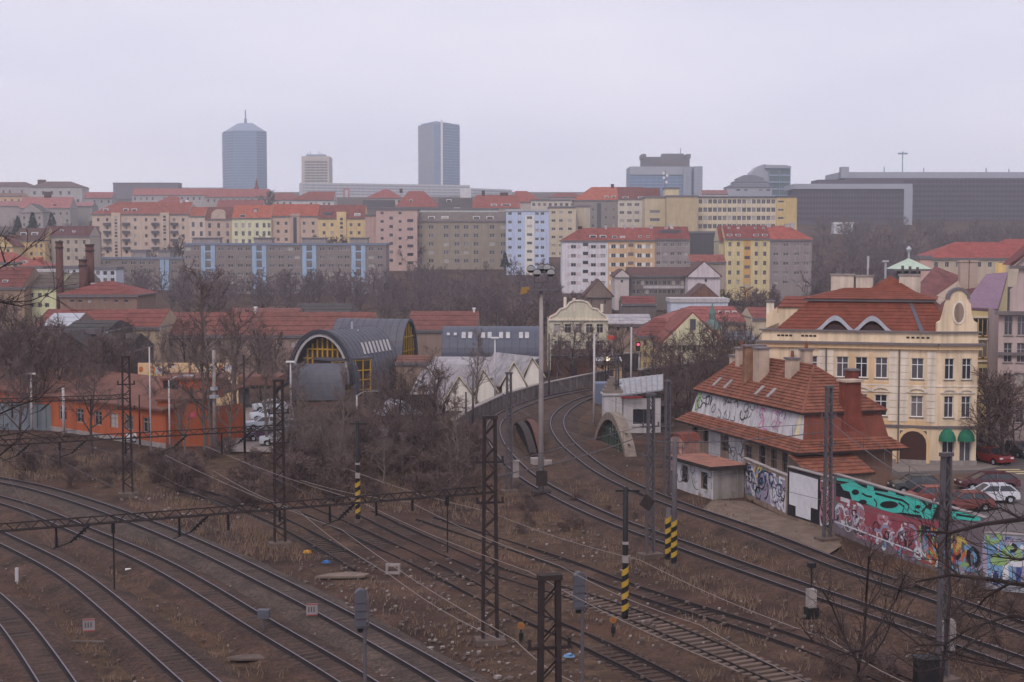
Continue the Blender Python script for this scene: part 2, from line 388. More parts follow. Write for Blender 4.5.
track('M1', 'siding with pale worn sleepers beside the yellow and black striped post', [(372, 505), (420, 527), (470, 549), (526, 570), (587, 585), (624.5, 597), (687, 622), (768, 654.5), (809, 673), (870, 701)], -1, 'conc', M_RHEAD, M_BALLG, .08, buried=True)
track('M2', 'rusty siding between the pale sleepered track and the double main line', [(434, 511), (465, 521), (512, 536), (572, 553), (624.5, 574.5), (687, 594.5), (768, 617), (855, 647), (912, 670), (980, 700)], -1, 'wood', M_RHEAD, M_BALLG, .08, buried=True)
track('R1', 'main line track curving behind the rusty bow girders', [(640, 382), (590, 390), (560, 395.5), (535, 402.5), (513, 412), (502, 421), (499.5, 430), (505, 445), (519.6, 462), (537, 477), (568, 494.5), (623, 520), (687, 542), (768, 571), (868, 604.5), (928, 624.5), (1024, 657), (1100, 684)], -1, bedh=.3)
track('R2', 'main line track curving past the concrete arch nearest the graffiti wall', [(640, 386), (606, 394), (583, 401.5), (567, 413), (563.5, 425), (572, 440), (590, 456), (621, 477), (682, 502.6), (728, 518), (778, 535), (855, 566), (938, 592), (1024, 622), (1100, 650)], -1, bedh=.3)
track('L0', 'overgrown track beside the brown scrub below the orange building', [(175, 478), (215, 488), (256, 500), (300, 519), (350, 545), (380, 562)], -1, 'wood', M_RHEAD, M_BALL, .03, buried=True)
# ---------------------------------------------------------------- lattice masts
M_FOOT = M('earth_stained_concrete', C(96, 82, 76), .9, .25, 1.5)
def lattice_mast(name='lattice_mast', H=10.6, wb=.36, wt=.26, steel=M_RUST, arms=True, lw=.125):
    root = thing(name, '', 'mast')
    for s in (-1, 1):
        b = MB()
        b.bar((s * wb, 0, .25), (s * wt, 0, H), lw, .2)
        b.bar((s * wb, -.13, .25), (s * wt, -.13, H), lw * 1.25, .02); b.bar((s * wb, .13, .25), (s * wt, .13, H), lw * 1.25, .02)
        obj('leg', b, steel, root)
    b = MB(); n = int(H / .62)
    for i in range(n):
        z0 = .5 + i * (H - .8) / n; z1 = .5 + (i + 1) * (H - .8) / n; k = 1 if i % 2 else -1
        f = lambda z: wb + (wt - wb) * z / H
        for y in (-.15, .15): b.bar((-k * f(z0), y, z0), (k * f(z1), y, z1), .055, .012, up=(0, 1, 0))
    obj('lacing', b, steel, root)
    b = MB(); b.box(-wt - .12, -.18, H - .05, wt + .12, .18, H + .12); obj('cap', b, steel, root)
    b = MB(); b.prism([(-.75, -.5, -.4), (.75, -.5, -.4), (.75, .5, -.4), (-.75, .5, -.4)], (0, 0, .6)); obj('footing', b, M_FOOT, root)
    if arms:
        for zz in (H * .62, H * .8):
            b = MB(); b.box(-wt - .45, -.05, zz, wt + .45, .05, zz + .1)
            for s in (-1, 1): b.cyl(s * (wt + .38), 0, zz + .1, zz + .34, .06, 6)
            obj('insulator_bracket', b, steel, root)
    return root
MS_DARK = lattice_mast(H=11.3); MS_GREY = lattice_mast(H=10.6, wb=.27, wt=.18, steel=M_STEEL, lw=.085)
used = set()
def mast(src, px, pb, label, rz=0, sc=1.0, wmul=1.0):
    g = G(px, pb)
    o = src if src.name not in used else dup(src, g, rz)
    used.add(src.name); o.location = (g.x, g.y, 0); o.rotation_euler = (0, 0, rz); o['label'] = label; o['group'] = 'lattice masts along the railway'
    o.scale = (sc * wmul, sc * wmul, sc); return o
mast(MS_DARK, 490, 642, 'tall rusty lattice mast in the middle of the yard carrying the near gantry', .15, 1.02)
mast(MS_DARK, 280, 545, 'rusty lattice mast before the parked cars, carrying the second gantry', .3, .99)
mast(MS_DARK, 128, 495, 'rusty lattice mast before the orange wall with windows', .3, 1.0)
mast(MS_DARK, 549, 930, 'near rusty lattice mast cut by the bottom edge beside a signal', .2, .93)
mast(MS_GREY, 942, 682, 'lattice mast among the saplings before the green awnings', .5, 1.0)
mast(MS_GREY, 650, 556, 'grey lattice mast left of the white painted annex', .4, 1.0)
mast(MS_GREY, 827, 540, 'grey lattice mast beside the black framed white wall panel', .4, 1.0)
mast(MS_GREY, 509, 492, 'grey lattice mast with a pale box beside the rusty bow girders', .4, .93)
mast(MS_GREY, 667, 500, 'grey lattice mast behind the striped post, by the pink ruin', .4, .9)
mast(MS_GREY, 617, 432, 'slim grey lattice mast rising between the curve and the concrete arch', .4, .8)
b = MB(); bp = G(513, 490); b.box(-.3, -.25, 1.2, .3, .25, 2.5); b.box(-.35, -.3, 2.5, .35, .3, 2.6)
tag(obj('equipment_cabinet', b, M_CONC, loc=(bp.x + .2, bp.y - .7, 0)), 'pale box hung on the grey mast by the rusty girders', 'equipment box')
# ---------------------------------------------------------------- gantries across the tracks
def gantry(a, bb, label, drops):
    a = Vector(a); bb = Vector(bb); d = bb - a; Ln = d.length; ang = math.atan2(d.y, d.x)
    root = thing('catenary_gantry', label, 'gantry', a, ang, 'gantries across the tracks')
    b = MB(); b.box(0, -.17, -.03, Ln, -.11, .03); b.box(0, .11, -.03, Ln, .17, .03); b.box(0, -.03, .30, Ln, .03, .36); obj('chord', b, M_RUST, root)
    b = MB(); n = int(Ln / .75)
    for i in range(n):
        x0, x1 = i * Ln / n, (i + 1) * Ln / n; y = -.14 if i % 2 else .14
        b.bar((x0, y, 0), ((x0 + x1) / 2, 0, .37), .04, .04); b.bar(((x0 + x1) / 2, 0, .37), (x1, y, 0), .04, .04); b.bar((x0, -.14, 0), (x1, .14, 0), .035, .035)
    obj('lacing', b, M_RUST, root)
    for x, ln, kd in drops:
        b = MB()
        if kd == 'rod': b.cyl(x, 0, -ln, 0, .035, 6); b.box(x - .06, -.09, -.5, x + .09, .09, 0)
        elif kd == 'insulator':
            b.cyl(x, 0, -ln, 0, .05, 6)
            for k in range(5): b.cyl(x, 0, -ln + .1 * k, -ln + .1 * k + .05, .085, 8)
        else:
            b.bar((x, 0, 0), (x + .9, 0, -.75), .09, .09); b.tube([(x + .9, 0, -.75), (x + 1.7, 0, -1.0)], .03, 5)
            for k in range(4): b.bar((x + .25 + .14 * k, 0, -.21 - .115 * k), (x + .31 + .14 * k, 0, -.26 - .115 * k), .2, .2)
        obj('dropper' if kd != 'strut' else 'cantilever_arm', b, M_BLACK, root)
    return root
gantry((-1.0, 72.3, 7.6), (-25.5, 60.8, 7.6), 'nearest gantry crossing the four left tracks from the tall middle mast', [(2.5, 2.9, 'rod'), (4.4, .6, 'insulator'), (6.3, .7, 'insulator'), (7.4, 1, 'strut'), (8.7, .8, 'insulator'), (11.2, .6, 'insulator'), (13.7, .8, 'insulator'), (14.6, 1, 'strut'), (16.0, .9, 'insulator'), (19.0, 3.1, 'rod'), (20.0, 1, 'strut'), (21.5, .9, 'insulator'), (24, 1, 'strut')])
gantry((-15.6, 96.2, 7.8), (-36, 86.5, 7.8), 'second gantry reaching left from the mast before the parked cars', [(2.2, 1, 'strut'), (4.2, 1.4, 'insulator'), (6.5, 1, 'strut'), (10.5, 1.0, 'insulator'), (13.0, 1, 'strut'), (14.6, 1.6, 'rod'), (16.4, 1, 'strut'), (18.2, 1, 'strut')])
gantry((-31.3, 115.6, 7.9), (-52, 108, 7.9), 'farthest gantry reaching left in front of the orange building', [(3, 1.2, 'insulator'), (6, 1, 'strut'), (9, 1.2, 'insulator'), (14, 1, 'strut')])
def cross_span(a, bb, label):
    m = MB(); a = Vector(a); bb = Vector(bb); ps = [a + (bb - a) * (k / 10) - Vector((0, 0, .25 * math.sin(math.pi * k / 10))) for k in range(11)]
    m.tube(ps, .035, 4); ps2 = [p + Vector((0, 0, .9 - .3 * abs(k - 5) / 5)) for k, p in enumerate(ps)]; m.tube(ps2, .02, 4)
    for k in range(2, 10, 2): m.tube([ps[k], ps2[k]], .02, 3)
    return tag(obj('cross_span', m, M_STEEL), label, 'cross span', 'cross spans over the main line')
cross_span((9.0, 92.8, 8.0), (-1.0, 73.5, 8.2), 'wire cross span from the tall middle mast to the grey mast by the annex')
cross_span((9.2, 92.8, 7.4), (21.8, 98.2, 7.4), 'wire cross span between the two grey masts before the old station')
cross_span((22, 98, 8.2), (20, 66, 8.4), 'wire cross span from the panel mast to the sapling mast')
# ---------------------------------------------------------------- contact wires along the tracks
M_WIRE = M('pale_wire', C(122, 110, 106), .6, 0)
def wire(pts, label, r=.016, z2=None, m=M_WIRE, nm='contact_wire', grp='overhead wires'):
    b = MB()
    for a, c in zip(pts, pts[1:]):
        a = Vector(a); c = Vector(c)
        b.tube([a + (c - a) * (k / 8) - Vector((0, 0, .18 * math.sin(math.pi * k / 8))) for k in range(9)], r, 3, caps=False)
        if z2: b.tube([a + (c - a) * (k / 8) + Vector((0, 0, z2 - .9 * math.sin(math.pi * k / 8))) for k in range(9)], r * .8, 3, caps=False)
    return tag(obj(nm, b, m), label, 'overhead wire', grp)
def gw(px, py, z=6.4): return G(px, py, z)
wire([gw(205, 446), gw(357, 500), gw(530, 572), gw(740, 672)], 'overhead wire running from the grey container to the lower right', z2=.0)
wire([gw(165, 455), gw(342, 530), gw(515, 640), gw(580, 685)], 'overhead wire crossing the rubbish strip left of the tall mast')
wire([gw(212, 470), gw(300, 512), gw(390, 575), gw(500, 640)], 'overhead wire dipping to the foot of the tall mast')
wire([gw(300, 480), gw(410, 502), gw(560, 566), gw(700, 625), gw(900, 722)], 'overhead wire above the pale sleepered siding')
wire([gw(350, 470), gw(490, 512), gw(640, 560), gw(830, 640), gw(950, 700)], 'overhead wire above the siding by the striped post')
def along(key, i0, i1, z, label):
    cl = TRACKS[key]; b = MB()
    for dz, r in ((z, .022), (z + 1.2, .018)):
        b.tube([(p.x, p.y, dz) for p in cl[i0:i1:6]], r * .75, 3, caps=False)
    tag(obj('contact_wire', b, M_STEEL), label, 'overhead wire', 'overhead wires')
def gpt(a, b_, x, z): a = Vector(a); d = (Vector(b_) - a).normalized(); p = a + d * x; return (p.x, p.y, z)
G1 = ((-1.0, 72.3, 7.6), (-25.5, 60.8, 7.6)); G2 = ((-15.6, 96.2, 7.8), (-36, 86.5, 7.8)); G3 = ((-31.3, 115.6, 7.9), (-52, 108, 7.9))
for x3, x2, x1, tail, lb in ((3, 4.2, 6.3, None, 'left wire span above the double railed track between the gantries'), (9, 10.5, 11.2, None, 'wire span above the third track between the gantries'), (14, 14.6, 13.7, None, 'wire span above the second curved track between the gantries'), (18, 18.2, 21.5, None, 'wire span above the nearest curved track between the gantries')):
    for dz, r in ((6.6, .011),):
        wire([gpt(*G3, x3, dz), gpt(*G2, x2, dz), gpt(*G1, x1, dz)], lb, r, None, M_STEEL)
along('R1', 40, 9999, 5.8, 'overhead wire pair above the main line beside the bow girders')
along('R2', 40, 9999, 5.8, 'overhead wire pair above the main line nearest the graffiti wall')
# ---------------------------------------------------------------- poles and lamps
def pole(px, pb, pt, r, mat, label, name='steel_pole', r2=None, extra=None, cat='pole', n=8):
    g = G(px, pb); top = P(px, pt, g.y).z
    root = thing(name, label, cat, (g.x, g.y, 0))
    b = MB(); b.cyl(0, 0, -.4, top, r, n, 0, r2 or r * .7); obj('pole', b, mat, root, smooth=True)
    b = MB(); b.cyl(0, 0, -.3, .15, r * 1.7, 8); obj('footing', b, M_FOOT, root)
    if extra: extra(root, top, g.y / F)
    return root
def stripes(z0, z1, n):
    def f(root, top, s):
        for i in range(n):
            b = MB(); a = z0 + (z1 - z0) * i / n; c = z0 + (z1 - z0) * (i + 1) / n
            k = .195
            b.prism([(k * math.cos(q * math.pi / 4), k * math.sin(q * math.pi / 4), a + .12 * math.cos(q * math.pi / 4)) for q in range(8)], (0, 0, c - a))
            obj('stripe', b, M_YELLOW if i % 2 else M_BLACK, root)
    return f
def blackpole(root, top, s):
    stripes(.3, 2.9, 8)(root, top, s)
    for za, zb in ((3.2, 3.6), (4.2, 4.35)): b = MB(); b.box(-.16, -.16, za, .16, .16, zb); obj('band', b, M_CONC, root)
    b = MB(); b.box(-.55, -.06, top - .25, .75, .06, top - .15); obj('cross_arm', b, M_BLACK, root)
def bp2(root, top, s):
    blackpole(root, top, s); b = MB(); b.prism([(.75, -.08, top - .95), (1.25, -.08, top - 1.3), (1.6, -.08, top - .75), (1.1, -.08, top - .35)], (0, .3, 0)); b.bar((.5, 0, top - .2), (1.1, 0, top - .5), .06); obj('tension_box', b, M_RUST, root)
pole(625, 621, 487, .17, M_BLACK, 'black pole with yellow and black striped foot beside the pale sleepered siding', 'striped_post', .15, bp2, 'post')
pole(358, 521, 421, .16, M_BLACK, 'black pole with striped foot standing at the edge of the brown scrub', 'striped_post', .14, blackpole, 'post')
pole(674, 566, 438, .17, M_STEEL, 'grey pole with striped foot in front of the white annex', 'striped_post', .15, stripes(.3, 2.9, 8), 'post')
pole(668, 562, 508, .15, M_STEEL, 'short striped stub behind the grey striped pole', 'striped_post', .15, stripes(.3, 2.9, 8), 'post')
pole(245, 470, 355, .12, M_BLACK, 'dark thin pole in front of the car park entrance')
pole(140, 446, 395, .1, M_BLACK, 'short dark pole between two windows of the orange wall')
pole(151, 452, 347, .09, M_PCONC, 'thin pale pole before the orange wall, right of the mast')
def lamp_arm(root, top, s):
    b = MB(); b.tube([(0, 0, top - .1), (.7, -.1, top + .35), (1.9, -.3, top + .5)], .05, 5); obj('arm', b, M_PCONC, root)
    b = MB(); b.box(1.6, -.45, top + .4, 2.5, -.15, top + .55); obj('lamp_head', b, M_PCONC, root)
def lamp_top(root, top, s):
    b = MB(); b.box(-.5, -.25, top - .05, .5, .25, top + .12); obj('lamp_head', b, M_WHITE, root)
pole(170, 452, 380, .1, M_PCONC, 'street lamp with bent arm before the plain orange gable wall', 'street_lamp', .08, lamp_arm, 'street lamp')
pole(64, 435, 388, .16, M_PCONC, 'pale concrete post with a base plate before the orange wall', 'concrete_post', .14, None, 'post')
pole(32, 430, 374, .14, M_PCONC, 'pale concrete lamp post at the far left before the red roofed house', 'street_lamp', .11, lamp_top, 'street lamp')
pole(291, 418, 362, .12, M_PCONC, 'pale lamp post at the left foot of the round arched hall', 'street_lamp', .1, lamp_top, 'street lamp')
pole(357, 432, 395, .1, M_PCONC, 'pale lamp post with slanting arm below the yellow glazed hall', 'street_lamp', .1, lamp_arm, 'street lamp')
pole(495, 407, 338, .12, M_PCONC, 'pale lamp post rising beside the white gabled sheds', 'street_lamp', .1, lamp_top, 'street lamp')
pole(215, 450, 350, .21, M_CONC, 'thick pale metal column standing against the tall bare tree', 'metal_column', .17, lambda r, t, s: (obj('collar', (lambda b: (b.cyl(0, 0, t * .52, t * .55, .5, 10), b)[1])(MB()), M_TIN, r), obj('collar', (lambda b: (b.cyl(0, 0, t * .6, t * .63, .4, 10), b)[1])(MB()), M_TIN, r)), 'column', 12)
for px, pt, pb, lb in ((594, 335, 424, 'pale mast pole standing left of the concrete arch by the curve'), (631, 327, 398, 'slender pale pole beside the blue container'), (639, 345, 380, 'slender pale pole with a lit red signal behind the container'), (612, 340, 372, 'thin pale pole with an orange sign before the ornate gabled house'), (549, 334, 398, 'grey pole beside the floodlight column at the retaining wall'), (466, 392, 430, 'grey pole behind the retaining wall by the first white gable'), (473, 370, 425, 'grey pole between the scrub and the white gabled sheds')):
    pole(px, pb, pt, .15, M_PCONC if px > 560 else M_STEEL, lb, 'steel_pole', .11)
M_LRED = M('lit_red_lamp', C(230, 40, 60), .4, 0, emit=(1, .05, .12, 3)); M_LWARM = M('lit_warm_lamp', C(250, 230, 190), .4, 0, emit=(1, .85, .6, 3))
g = G(639, 380); q = P(638, 345, g.y)
s_ = thing('railway_signal', 'small signal head showing red beyond the ornate gabled house', 'signal', (q.x, q.y - .3, q.z))
b = MB(); b.box(-.35, -.05, -.9, .35, .25, .5); obj('head', b, M_BLACK, s_); b = MB(); b.tube([(0, -.2, .1), (0, -.05, .1)], .2, 10); obj('lamp', b, M_LRED, s_)
q = P(608, 359, 215); b = MB(); b.cyl(0, 0, -4.5, 0, .08, 6); s_ = thing('street_lamp', 'lit street lamp glowing white before the ornate gabled house', 'street lamp', q); obj('pole', b, M_STEEL, s_); b = MB(); b.tube([(0, -.15, 0), (0, .1, .1)], .34, 8); obj('lamp', b, M_LWARM, s_)
q = P(612, 338, G(612, 372).y - .2); b = MB(); b.box(-.7, -.05, -.3, .7, .05, .4); tag(obj('orange_sign', b, M('orange_red_sign', C(205, 70, 50), .6, .05), loc=q), 'orange red sign board on a thin pole before the pale church', 'sign')
# floodlight column
g = G(541, 497); t = P(541, 290, g.y).z; t2 = P(541, 272, g.y).z
fl = thing('floodlight_column', 'tall concrete floodlight column with lamps on a cage at its top', 'floodlight', (g.x, g.y, 0))
b = MB(); b.cyl(0, 0, -.3, t, .25, 10, 0, .15); obj('column', b, M_CONC, fl, smooth=True)
b = MB(); b.cyl(0, 0, -.3, .5, .8, 8); b.box(-.4, -.5, 1.0, .5, .1, 2.2); obj('base_box', b, M_RUST, fl)
b = MB(); b.box(-1.15, -.5, t - .1, 1.05, .5, t + .02); obj('platform', b, M_STEEL, fl)
b = MB()
for x in (-.55, .55):
    for y in (-.45, .45): b.bar((x, y, t), (x, y, t2), .05)
for z in (t + .6, t2): b.box(-.6, -.5, z - .03, .6, -.44, z + .03); b.box(-.6, .44, z - .03, .6, .5, z + .03)
b.box(-1.0, -.5, t2 - .04, 1.0, .5, t2 + .04); obj('cage', b, M_STEEL, fl)
for k, (x, y, z) in enumerate(((-.85, -.5, .2), (-.35, -.6, -.1), (0, .1, .3), (.45, -.5, .3), (.75, -.55, -.1), (.8, .3, .2))):
    lamp = MB(); lamp.tube([(x, y - .28, t2 + z + .05), (x, y - .1, t2 + z + .12), (x, y + .25, t2 + z + .3)], [.34, .3, .1], 10, 0); obj('floodlight_head', lamp, M_BLACK, fl)
    lamp = MB(); lamp.tube([(x, y - .30, t2 + z + .04), (x, y - .284, t2 + z + .05)], .31, 10); obj('lens', lamp, M_WHITE, fl.children[-1])
b = MB(); b.prism([(-1.7, -.4, t - .35), (-.95, -.4, t - .2), (-.95, -.4, t + .25), (-1.6, -.4, t + .2)], (0, .7, 0)); obj('lantern', b, M('ochre_lantern', C(150, 115, 60), .6, .1), fl)
# ---------------------------------------------------------------- railway signals seen from behind
def signal(px, pb, pt, label):
    g = G(px, pb); top = P(px, pt, g.y).z; root = thing('railway_signal', label, 'signal', (g.x, g.y, 0), .25, 'railway signals seen from behind')
    b = MB(); b.cyl(.1, 0, -.3, top, .075, 8); obj('post', b, M_STEEL, root)
    b = MB(); b.box(-.28, -.12, top - 1.55, .16, .2, top - .1)
    b.prism([(-.28 + .44 * k / 6, -.12, top - .1 + .16 * math.sin(math.pi * k / 6)) for k in range(7)], (0, .32, 0)); obj('head', b, M_LEAD, root)
    for k in range(4):
        b = MB(); b.tube([(-.06, .2, top - .32 - .32 * k), (-.06, .45, top - .36 - .32 * k)], [.13, .14], 8); b.box(-.3, -.16, top - .5 - .32 * k, .18, -.12, top - .46 - .32 * k); obj('hood', b, M_STEEL, root)
    b = MB(); b.tube([(-.06, .1, top - 1.75), (-.06, .1, top - 1.55)], .12, 8); obj('call_on_lamp', b, M_BLACK, root)
    b = MB(); b.tube([(.16, -.1, top + .05), (.2, -.35, top - .3), (.2, -.35, top - 1.4), (.14, -.1, top - 1.7)], .03, 5); obj('ladder_hoop', b, M_STEEL, root)
    return root
signal(363, 741, 590, 'signal on a grey post beside the double railed track, seen from behind')
signal(580, 716, 573, 'signal on a grey post beside the near lattice mast, seen from behind')
# ---------------------------------------------------------------- small trackside signs and boxes
M_BRD = M('dull_grey_board', C(140, 132, 134), .7, .1)
def kmsign(px, py, label):
    g = G(px, py + 13); root = thing('marker_board', label, 'marker board', (g.x, g.y, 0), .2, 'red edged marker boards')
    b = MB(); b.cyl(0, .05, -.2, .55, .03, 6); obj('stake', b, M_STEEL, root)
    b = MB(); b.box(-.3, -.02, .3, .3, .03, .95); obj('board', b, M_BRD, root)
    for z in (.3, .88): b = MB(); b.box(-.29, -.035, z + .01, .29, -.021, z + .06); obj('red_edge', b, M('dull_red_edge', C(150, 60, 56), .7, .1), root)
    b = MB()
    for k in range(3): b.box(-.2 + .14 * k, -.03, .5, -.13 + .14 * k, -.021, .78)
    obj('numerals', b, M_STEEL, root)
kmsign(89, 624, 'grey marker board edged in red between the two nearest curved tracks'); kmsign(312, 608, 'grey marker board edged in red beside the grey ballasted track')
for px, py, lb in ((521, 630, 'round ochre disc sign by the foot of the tall mast'), (613, 624, 'round orange disc sign before the striped post')):
    g = G(px, py + 10); root = thing('disc_sign', lb, 'sign', (g.x, g.y, 0), 0, 'small round disc signs')
    b = MB(); b.cyl(0, .05, -.2, .9, .04, 6); b.box(-.1, -.1, .05, .12, .15, .4); obj('post', b, M_BLACK, root)
    b = MB(); b.tube([(0, -.03, .75), (0, .02, .75)], .19, 12); obj('disc', b, M('ochre_disc', C(140, 100, 56), .6, .1), root)
    b = MB(); b.tube([(0, -.045, .75), (0, -.032, .75)], .1, 10); obj('disc_centre', b, M('orange_disc', C(150, 84, 48), .6, .1), root)
g = G(811, 616); root = thing('switch_lantern', 'white point lever box with a dark lantern between the main line and siding', 'switch box', (g.x, g.y, 0), .3)
b = MB(); b.box(-.22, -.22, .5, .22, .22, 1.5); b.box(-.17, -.28, .6, .17, -.22, 1.0); obj('box', b, M_CONC, root)
b = MB(); b.box(-.3, -.26, -.2, .35, .3, .5); obj('plinth', b, M_BLACK, root); b = MB(); b.cyl(0, 0, 1.6, 2.7, .05, 6); b.box(-.2, -.14, 2.7, .2, .14, 2.95); obj('lantern', b, M_BLACK, root)
g = G(264, 634); root = thing('switch_lantern', 'grey low lantern on a post left of the signal by the grey track', 'switch box', (g.x, g.y, 0)); b = MB(); b.cyl(0, 0, -.2, .9, .06, 6); obj('post', b, M_STEEL, root); b = MB(); b.box(-.3, -.2, .85, .3, .2, 1.3); obj('head', b, M_LEAD, root)
g = G(17, 580); b = MB(); b.box(-.09, -.08, -.1, .09, .08, .75); tag(obj('white_post', b, M_PCONC, loc=g), 'short white post left of the second curved track', 'post')
g = G(948, 655); b = MB(); b.box(-.3, -.25, -.2, .3, .25, 1.7); b.box(-.22, -.2, 1.7, .22, .2, 1.8); tag(obj('concrete_post', b, M_CONC, loc=g), 'pale stub post at the foot of the sapling mast', 'post')
g = G(926, 684); b = MB(); b.box(-.5, -.4, -.2, .5, .4, 1.2); b.box(-.56, -.46, 1.2, .56, .46, 1.28); tag(obj('relay_cabinet', b, M_BLACK, loc=(g.x, g.y, 0)), 'dark cabinet by the foot of the sapling mast', 'cabinet')
# boards, tyres, rubbish
g = G(343, 576); b = MB(); b.prism([(-1.7, -.3, .05), (-.9, .35, .1), (.4, .6, .14), (1.6, .3, .1), (1.3, -.2, .06), (.1, -.35, .05)], (0, 0, .12)); tag(obj('concrete_slab', b, M('buff_board', C(118, 102, 92), .9, .25, 2), loc=g + Vector((0, 0, -.12))), 'buff broken slab lying beside the rubbish strip', 'slab')
g = G(393, 574); b = MB()
for x0, x1, z0, z1 in ((-.45, .45, 0, .14), (-.45, .45, .5, .64), (-.45, -.3, .14, .5), (.3, .45, .14, .5)): b.box(x0, -.1, z0, x1, .1, z1)
tag(obj('hollow_block', b, M_CONC, loc=g), 'small pale hollow frame lying right of the buff slab', 'frame')
g = G(247, 657); b = MB(); b.prism([(-1.1, -.2, 0), (-.6, .3, 0), (.4, .45, 0), (1.2, .1, 0), (.8, -.35, 0), (-.3, -.4, 0)], (.1, 0, .1)); tag(obj('concrete_slab', b, M_FOOT, loc=g + Vector((0, 0, -.07))), 'grey flat slab between the double track and third track', 'slab')
g = G(97, 641); b = MB(); b.box(-1.3, -.14, -.2, 1.3, .14, .0); tag(obj('concrete_kerb', b, M_FOOT, loc=g, rz=-.05), 'grey kerb stone lying under the left marker board', 'kerb stone')
g = G(131, 570); b = MB(); b.box(-.35, -.08, 0, .35, .08, .1); tag(obj('white_plank', b, M_WHITE, loc=g, rz=.05), 'short white plank lying by the second track from the left', 'plank')
for px, py, c, lb, nm in ((69, 0, 0, 0, 0),)[:0]: pass
for px, py, col, lb in ((326, 563, (60, 110, 170), 'blue crumpled bag on the rubbish strip'), (307, 553, (190, 140, 50), 'yellow crumpled bag on the rubbish strip'), (569, 657, (110, 150, 190), 'pale blue crumpled bag beside the near mast'), (218, 590, (60, 84, 58), 'dark green tuft of bag between the rails')):
    g = G(px, py); b = MB(); n = 9
    for k in range(n):
        a = k * 6.28 / n; a2 = (k + 1) * 6.28 / n; r1 = .28 + .16 * R.random(); b.face([(math.cos(a) * .3, math.sin(a) * .2, 0), (math.cos(a2) * .3, math.sin(a2) * .2, 0), (math.cos(a2) * r1 * .6, math.sin(a2) * r1 * .5, .08 + .12 * R.random()), (math.cos(a) * r1 * .6, math.sin(a) * r1 * .5, .08 + .12 * R.random())]); b.face([(math.cos(a) * .16, math.sin(a) * .12, .13), (math.cos(a2) * .16, math.sin(a2) * .12, .13), (.05, 0, .2)])
    tag(obj('crumpled_bag', b, M('bag_%d%d%d' % col, C(*col), .5, .2), loc=(g.x, g.y, .02)), lb, 'bag', 'crumpled bags')
lt = MB(); lt2 = MB()
def litter(px0, px1, py0, py1, n, m, s0, s1):
    for _ in range(n):
        g = G(R.uniform(px0, px1), R.uniform(py0, py1)); s = R.uniform(s0, s1); a = R.uniform(0, 6.3); c, d = math.cos(a) * s, math.sin(a) * s; h = s * R.uniform(.15, .45)
        m.prism([(g.x + c, g.y + d, -.05), (g.x - d * .7, g.y + c * .7, -.05), (g.x - c, g.y - d * .8, -.05), (g.x + d * .8, g.y - c, -.05)], (s * .2, 0, h + .06))
litter(300, 470, 560, 640, 55, lt, .04, .12); litter(380, 520, 610, 682, 50, lt, .04, .13); litter(400, 500, 630, 682, 12, lt, .14, .2); litter(120, 280, 470, 520, 40, lt, .05, .16); litter(0, 130, 445, 490, 24, lt, .05, .16)
litter(500, 640, 520, 570, 20, lt, .04, .14); litter(0, 340, 540, 682, 40, lt, .03, .09); litter(480, 680, 590, 682, 40, lt, .03, .1); litter(560, 760, 440, 560, 40, lt, .05, .14); litter(690, 1000, 500, 660, 60, lt, .04, .11)
kind(obj('scattered_litter', lt, M('white_litter', C(146, 136, 132), .7, .3, 4)), 'stuff')
litter(0, 1024, 470, 682, 1100, lt2, .04, .14); litter(300, 520, 555, 682, 400, lt2, .04, .18); litter(560, 860, 440, 640, 250, lt2, .06, .2)
kind(obj('scattered_stones', lt2, M('brown_grey_stones', C(100, 86, 80), .9, .35, 2)), 'stuff')
# ---------------------------------------------------------------- shared small pieces
M_TILE = M('orange_clay_tiles', C(130, 80, 63), .85, .38, .9, streak=.4, bump=.3, bscale=6)
M_TILE2 = M('orange_sheet_skirt', C(132, 80, 62), .8, .34, .9, streak=.4)
M_TILER = M('red_brown_tiles', C(120, 66, 54), .85, .2, .6, streak=.2, bump=.3, bscale=6)
M_CREAM = M('cream_plaster', C(230, 206, 176), .9, .1, .6, streak=.3)
M_OCHREP = M('peach_plaster', C(222, 188, 148), .9, .08, .5, streak=.15)
M_TRIM = M('pale_stucco_trim', C(230, 216, 200), .85, .1, .8, streak=.3)
M_DTRIM = M('grey_ledge_sheet', C(112, 104, 106), .6, .12, .8)
M_DIRTW = M('dirty_plaster', C(150, 128, 114), .9, .25, .7, streak=.4, bump=.3)
M_GRAFW = M('whitewashed_plaster', C(196, 192, 196), .85, .16, .9, streak=.3)
M_BRICK = M('brown_brick', C(118, 86, 74), .9, .22, 1.2, streak=.2, bump=.4)
M_DOOR = M('dark_brown_door', C(70, 42, 38), .6, .15, 2)
def courses(mb, a, b, c, d, n, m=0, lip=.07):
    """roof slope a-b (eave) to d-c (ridge) laid as n overlapping tile courses"""
    a, b, c, d = [Vector(q) for q in (a, b, c, d)]; nr = (b - a).cross(d - a).normalized()
    for i in range(n):
        t0, t1 = i / n, (i + 1) / n
        p = [a + (d - a) * t0 + nr * lip, b + (c - b) * t0 + nr * lip, b + (c - b) * t1 + nr * .005, a + (d - a) * t1 + nr * .005]
        mb.face(p, m); q0 = a + (d - a) * t0 - nr * .01; q1 = b + (c - b) * t0 - nr * .01
        mb.face([q0, q1, p[1], p[0]], m)
